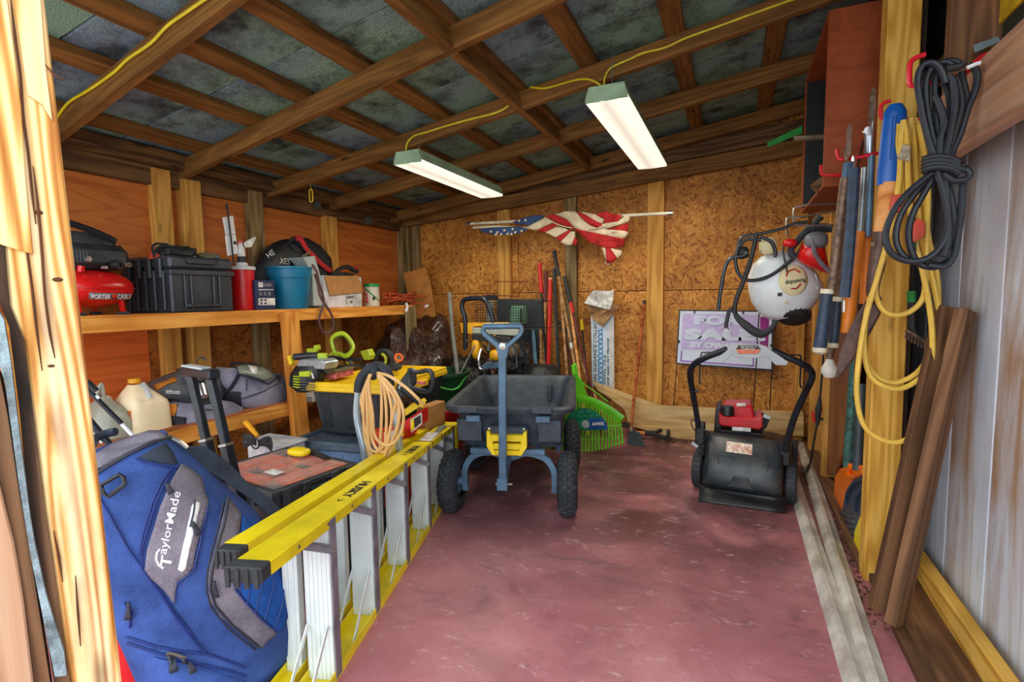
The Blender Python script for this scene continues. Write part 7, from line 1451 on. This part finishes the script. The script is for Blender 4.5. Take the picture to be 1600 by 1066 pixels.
# ------------------------------------------------------------------ backpack sprayer
YK = 2.95; b_ = lambda x, y, d=0: P(x, y, Y=YK+d)
plain('tank_white', (222, 230, 234), .35, var=.04); plain('label_cream', (222, 212, 166), .5, var=.03)
t = thing('backpack_sprayer', 'white backpack sprayer tank hanging upside down from the right wall', 'sprayer', b_(1228, 500))
lo = loft([((1188, 402), (1222, 392), .06), ((1176, 414), (1250, 402), .11), ((1169, 432), (1275, 425), .13), ((1169, 452), (1286, 445), .14), ((1174, 472), (1284, 462), .13), ((1186, 490), (1268, 482), .11), ((1202, 499), (1250, 494), .08), ((1212, 501), (1238, 498), .04)], {'Y': YK}, n=32, e=.8); lo.build('tank', 'tank_white', t, smooth='all'); TK = bvh(lo)
v, f = fillpoly([(1239+23*math.cos(a), 438+24*math.sin(a)) for a in [k*math.pi/14 for k in range(28)]], 7); m = MB(t); m.add([S(TK, x, y, .002) for x, y in v], f); m.build('label', 'label_cream', t, smooth=True, solid=.001)
textS('Roundup', TK, (1257, 433), (1226, 438), 9, 'mat_black', t, .0045, bold=.02, flip=False)
seam('label_swoosh', TK, [(1228, 432), (1232, 424), (1241, 421), (1250, 426)], .004, 'red_fabric', t, off=.004, sub=4); seam('label_swoosh', TK, [(1236, 451), (1244, 451), (1251, 444)], .004, 'red_fabric', t, off=.004, sub=4)
seam('mould_line', TK, [(1272, 404), (1274, 430), (1280, 470)], .003, 'tank_white', t, off=.002); MB(t).blob(S(TK, 1228, 472, .004), (.01, .006, .006)).build('moulded_boss', 'label_cream', t, smooth=True)
ca, cb_ = b_(1240, 480, -.02), b_(1246, 502, -.06); M = frame(ca, (1, 0, 0), cb_-ca)
m = MB(t); m.lathe([(0, 0), (.055, 0), (.072, .012), (.072, .045), (.06, .055), (0, .055)], M @ Matrix.Translation((0, 0, .02)), 28); m.build('filler_cap', 'mat_black', t, smooth=True)
for k in range(20): a = k*math.pi/10; MB(t).beam(M @ V((.073*math.cos(a), .073*math.sin(a), .035)), M @ V((.073*math.cos(a), .073*math.sin(a), .062)), .006, .006).build('cap_rib', 'mat_black', t)
for q, r, mt in (([(1150, 399), (1152, 389), (1160, 370), (1185, 366), (1220, 358), (1240, 350), (1262, 347)], .008, 'tube_black'), ([(1182, 366), (1178, 385), (1172, 410), (1162, 438), (1150, 470), (1147, 490)], .012, 'nylon_black'), ([(1190, 375), (1165, 375), (1152, 392), (1150, 415), (1160, 435), (1180, 438), (1205, 430), (1232, 410), (1250, 392), (1262, 372), (1280, 362), (1300, 360)], .009, 'cord_black'), ([(1188, 370), (1205, 378), (1212, 395), (1210, 402)], .009, 'cord_black'), ([(1226, 375), (1224, 395), (1230, 430), (1222, 452), (1218, 460)], .004, 'cord_black'), ([(1122, 484), (1130, 430), (1140, 405), (1160, 400), (1168, 395)], .010, 'tube_black'), ([(1243, 403), (1238, 400), (1236, 390), (1245, 378), (1262, 360), (1282, 354), (1300, 356)], .016, 'foam_black')):
    MB(t).tube([b_(x, y, -.13) for x, y in q], r, 8, sm=4).build('hose' if mt == 'cord_black' else ('strap' if mt == 'nylon_black' else 'frame_tube'), mt, t, smooth=True)
MB(t).tube([b_(x, y, -.12) for x, y in ((1147, 484), (1152, 496), (1165, 508), (1180, 519), (1192, 521), (1205, 514), (1213, 500))], [.008, .014, .02, .022, .02, .014, .010], 6, sm=4, flat=(.25, 1, (0, 1, 0))).build('shoulder_strap', 'nylon_black', t, smooth=True)
MB(t).tube([b_(x, y, -.13) for x, y in ((1147, 482), (1140, 485), (1137, 495), (1134, 512))], .010, 6, sm=3, flat=(.3, 1, (0, 1, 0))).build('strap_end', 'nylon_black', t, smooth=True); c = b_(1133.5, 515, -.13); MB(t).tube([c+V((.016*math.cos(a), 0, .010*math.sin(a))) for a in [k*math.pi/6 for k in range(12)]], .003, 6, closed=True).build('d_ring', 'bolt_metal', t)
MB(t).slab([b_(x, y, -.135) for x, y in ((1215, 458), (1222, 457), (1222, 463), (1215, 463))], (0, .012, 0)).build('cable_plug', 'mat_black', t); MB(t).blob(b_(1160, 395, -.1), (.03, .03, .03), .8, lump=.3).build('strap_joint', 'mat_black', t, smooth=True)
MB(t).blob(b_(1200, 385, -.08), (.04, .03, .04), .7, lump=.2).build('pump_head', 'label_cream', t, smooth=True)
t = thing('red_trimmer', 'red and grey trimmer motor hanging beside the sprayer', 'garden tool', b_(1270, 425, .0))
lo = loft([((1262, 372), (1284, 368), .04), ((1252, 382), (1288, 380), .06), ((1246, 398), (1290, 395), .07), ((1248, 408), (1294, 412), .06), ((1262, 417), (1296, 424), .04), ((1282, 424), (1297, 428), .02)], {'Y': 2.82}, n=22, e=.8); lo.build('motor_housing', 'compressor_red', t, smooth=True)
MB(t).blob(P(1275, 376, Y=2.78), (.05, .05, .04), .8).build('top_cap', 'label_grey', t, smooth=True); MB(t).blob(P(1234, 380, Y=2.8), (.03, .03, .02), .8).build('red_knob', 'compressor_red', t, smooth=True)
MB(t).tube([P(x, y, Y=2.74) for x, y in ((1270, 372), (1273, 395), (1284, 412), (1296, 424))], .010, 6, sm=3).build('grey_band', 'label_grey', t, smooth=True)
MB(t).tube([P(1268, 370, Y=2.82), P(1272, 350, Y=2.82), P(1282, 338, Y=2.82)], [.012, .014, .02], 8).build('shaft_end', 'mat_black', t, smooth=True); MB(t).tube([P(1240, 352, Y=2.8), P(1275, 353, Y=2.8), P(1300, 352, Y=2.8)], .006, 6).build('steel_rod', 'chrome', t, smooth=True)
plain('chrome_hook', (200, 200, 196), .3, .8)
o = MB().tube([P(x, y, Y=2.9) for x, y in ((1241, 352), (1240, 330), (1243, 324), (1250, 322), (1262, 320))], .005, 6, sm=3).tube([P(x, y, Y=2.9) for x, y in ((1229, 368), (1229, 345), (1232, 340), (1240, 339), (1250, 340))], .005, 6, sm=3).tube([P(1262, 320, Y=2.9), V((CXR, 2.95, P(1262, 320, Y=2.9).z))], .005, 6).tube([P(1250, 340, Y=2.9), V((CXR, 2.95, P(1262, 325, Y=2.9).z))], .005, 6).build('wall_hook', 'chrome_hook', smooth=True); tag(o, 'white wire double hook on the wall above the sprayer', 'hook')
# sprayer wand
t = thing('sprayer_wand', 'thin black spray wand with a red trigger hanging in the right corner', 'sprayer wand', P(1268, 722, Y=3.3)); ww = lambda x, y: P(x, y, Y=3.3)
MB(t).tube([ww(1288, 500), ww(1286, 570), ww(1281, 625)], .006, 6).build('hose', 'cord_black', t, smooth=True); MB(t).tube([ww(1281, 622), ww(1279, 640), ww(1277, 664)], [.008, .018, .010], 10, sm=3).build('grip', 'mat_black', t, smooth=True); MB(t).tube([ww(1277, 662), ww(1271, 695), ww(1268, 716), ww(1262, 734), ww(1258, 738)], .006, 6, sm=3).build('lance', 'cord_black', t, smooth=True)
MB(t).slab([ww(x, y) for x, y in ((1268, 644), (1271, 643), (1276, 658), (1274, 662), (1270, 658))], (0, .012, 0)).build('trigger', 'compressor_red', t); MB(t).tube([ww(1275, 655), ww(1286, 655)], .008, 8).build('knob', 'mat_black', t)
# sheet goods and containers by the right wall
o = plate('plywood_offcut', [(1310, 520), (1344, 508), (1352, 512), (1322, 690), (1305, 740), (1286, 742), (1288, 620)], {'X': .50}, .012, 'plywood_brown'); tag(o, 'tall brown plywood offcut leaning behind the orange container', 'board')
o = MB().tube([P(1338, 540, Y=2.75), P(1325, 730, Y=2.7)], .022, 10); plain('teal_paint', (52, 96, 88), .6, var=.5, scale=40); tag(o.build('painted_pipe', 'teal_paint', smooth=True), 'flaking green-painted pipe standing behind the yellow post', 'pipe')
o = MB().tube([P(1347, 600, Y=2.6), P(1340, 735, Y=2.55)], .02, 10); tag(o.build('dark_pipe', 'panel_slate', smooth=True), 'dark pipe beside the flaking green one', 'pipe')
plain('orange_plastic', (242, 118, 16), .35, var=.05); plain('ribbed_black', (52, 64, 78), .35, var=.15); plain('yellow_plastic', (240, 214, 20), .35, var=.04)
def jug(nm, lab, pts, X, d, mt, c=.012):
    t = thing(nm, lab, 'container', P(pts[0][0], pts[-1][1], X=X)); MB(t).slab([P(x, y, X=X) for x, y in pts], (d, 0, 0)).build('body', mt, t, bevel=c, smooth=True); return t
t = jug('fuel_jug', 'orange plastic container standing against the right wall', [(1301, 800), (1304, 742), (1312, 731), (1328, 724), (1345, 727), (1352, 740), (1350, 790), (1330, 818), (1310, 815)], .495, .05, 'orange_plastic')
MB(t).tube([P(x, y, X=.488) for x, y in ((1330, 728), (1326, 738), (1332, 746), (1350, 738))], .012, 8, sm=3).build('handle', 'orange_plastic', t, smooth=True)
t = jug('ribbed_case', 'black ribbed plastic case between the orange and yellow containers', [(1314, 860), (1310, 815), (1318, 780), (1330, 752), (1343, 744), (1351, 744), (1351, 800), (1345, 870), (1330, 888)], .487, .05, 'ribbed_black')
for k in range(8): a, b = P(1312+2*k*.5, 800+10*k, X=.484), P(1334, 806+9*k, X=.484); MB(t).beam(a, b, .008, .012).build('rib', 'ribbed_black', t)
for q in ([(1322, 790), (1324, 770), (1335, 754), (1348, 748)], [(1336, 800), (1338, 778), (1348, 764)]): MB(t).tube([P(x, y, X=.482) for x, y in q], .008, 6, sm=3).build('front_curve', 'grip_navy', t, smooth=True)
jug('yellow_jug', 'bright yellow plastic container tucked against the yellow post', [(1331, 882), (1334, 828), (1342, 806), (1350, 795), (1353, 800), (1352, 896), (1342, 894)], .482, .05, 'yellow_plastic')
# debris strip between channels and wall
random.seed(3); m = MB()
for k in range(520):
    y = random.uniform(1.9, 4.1); x = .425+random.uniform(-.03, .05)+(.0 if y > 2 else 0); s = random.uniform(.0025, .007); M = Matrix.Translation((x, y, s*.3)) @ Matrix.Rotation(random.random()*3, 4, 'Z'); m.box(-s, s, -s*.5, s*.5, 0, s*.5, 0, M)
for k in range(420):
    x = random.uniform(-.75, .3); y = random.uniform(3.88, 3.98); s = random.uniform(.0025, .007); M = Matrix.Translation((x, y, s*.2)) @ Matrix.Rotation(random.random()*3, 4, 'Z'); m.box(-s, s, -s*.5, s*.5, 0, s*.4, 0, M)
plain('debris', (84, 62, 44), .9, var=.6, scale=90); o = m.build('leaf_litter', 'debris'); o['kind'] = 'stuff'; o['label'] = 'leaf litter and dirt along the foot of the walls'; o['category'] = 'leaf litter'
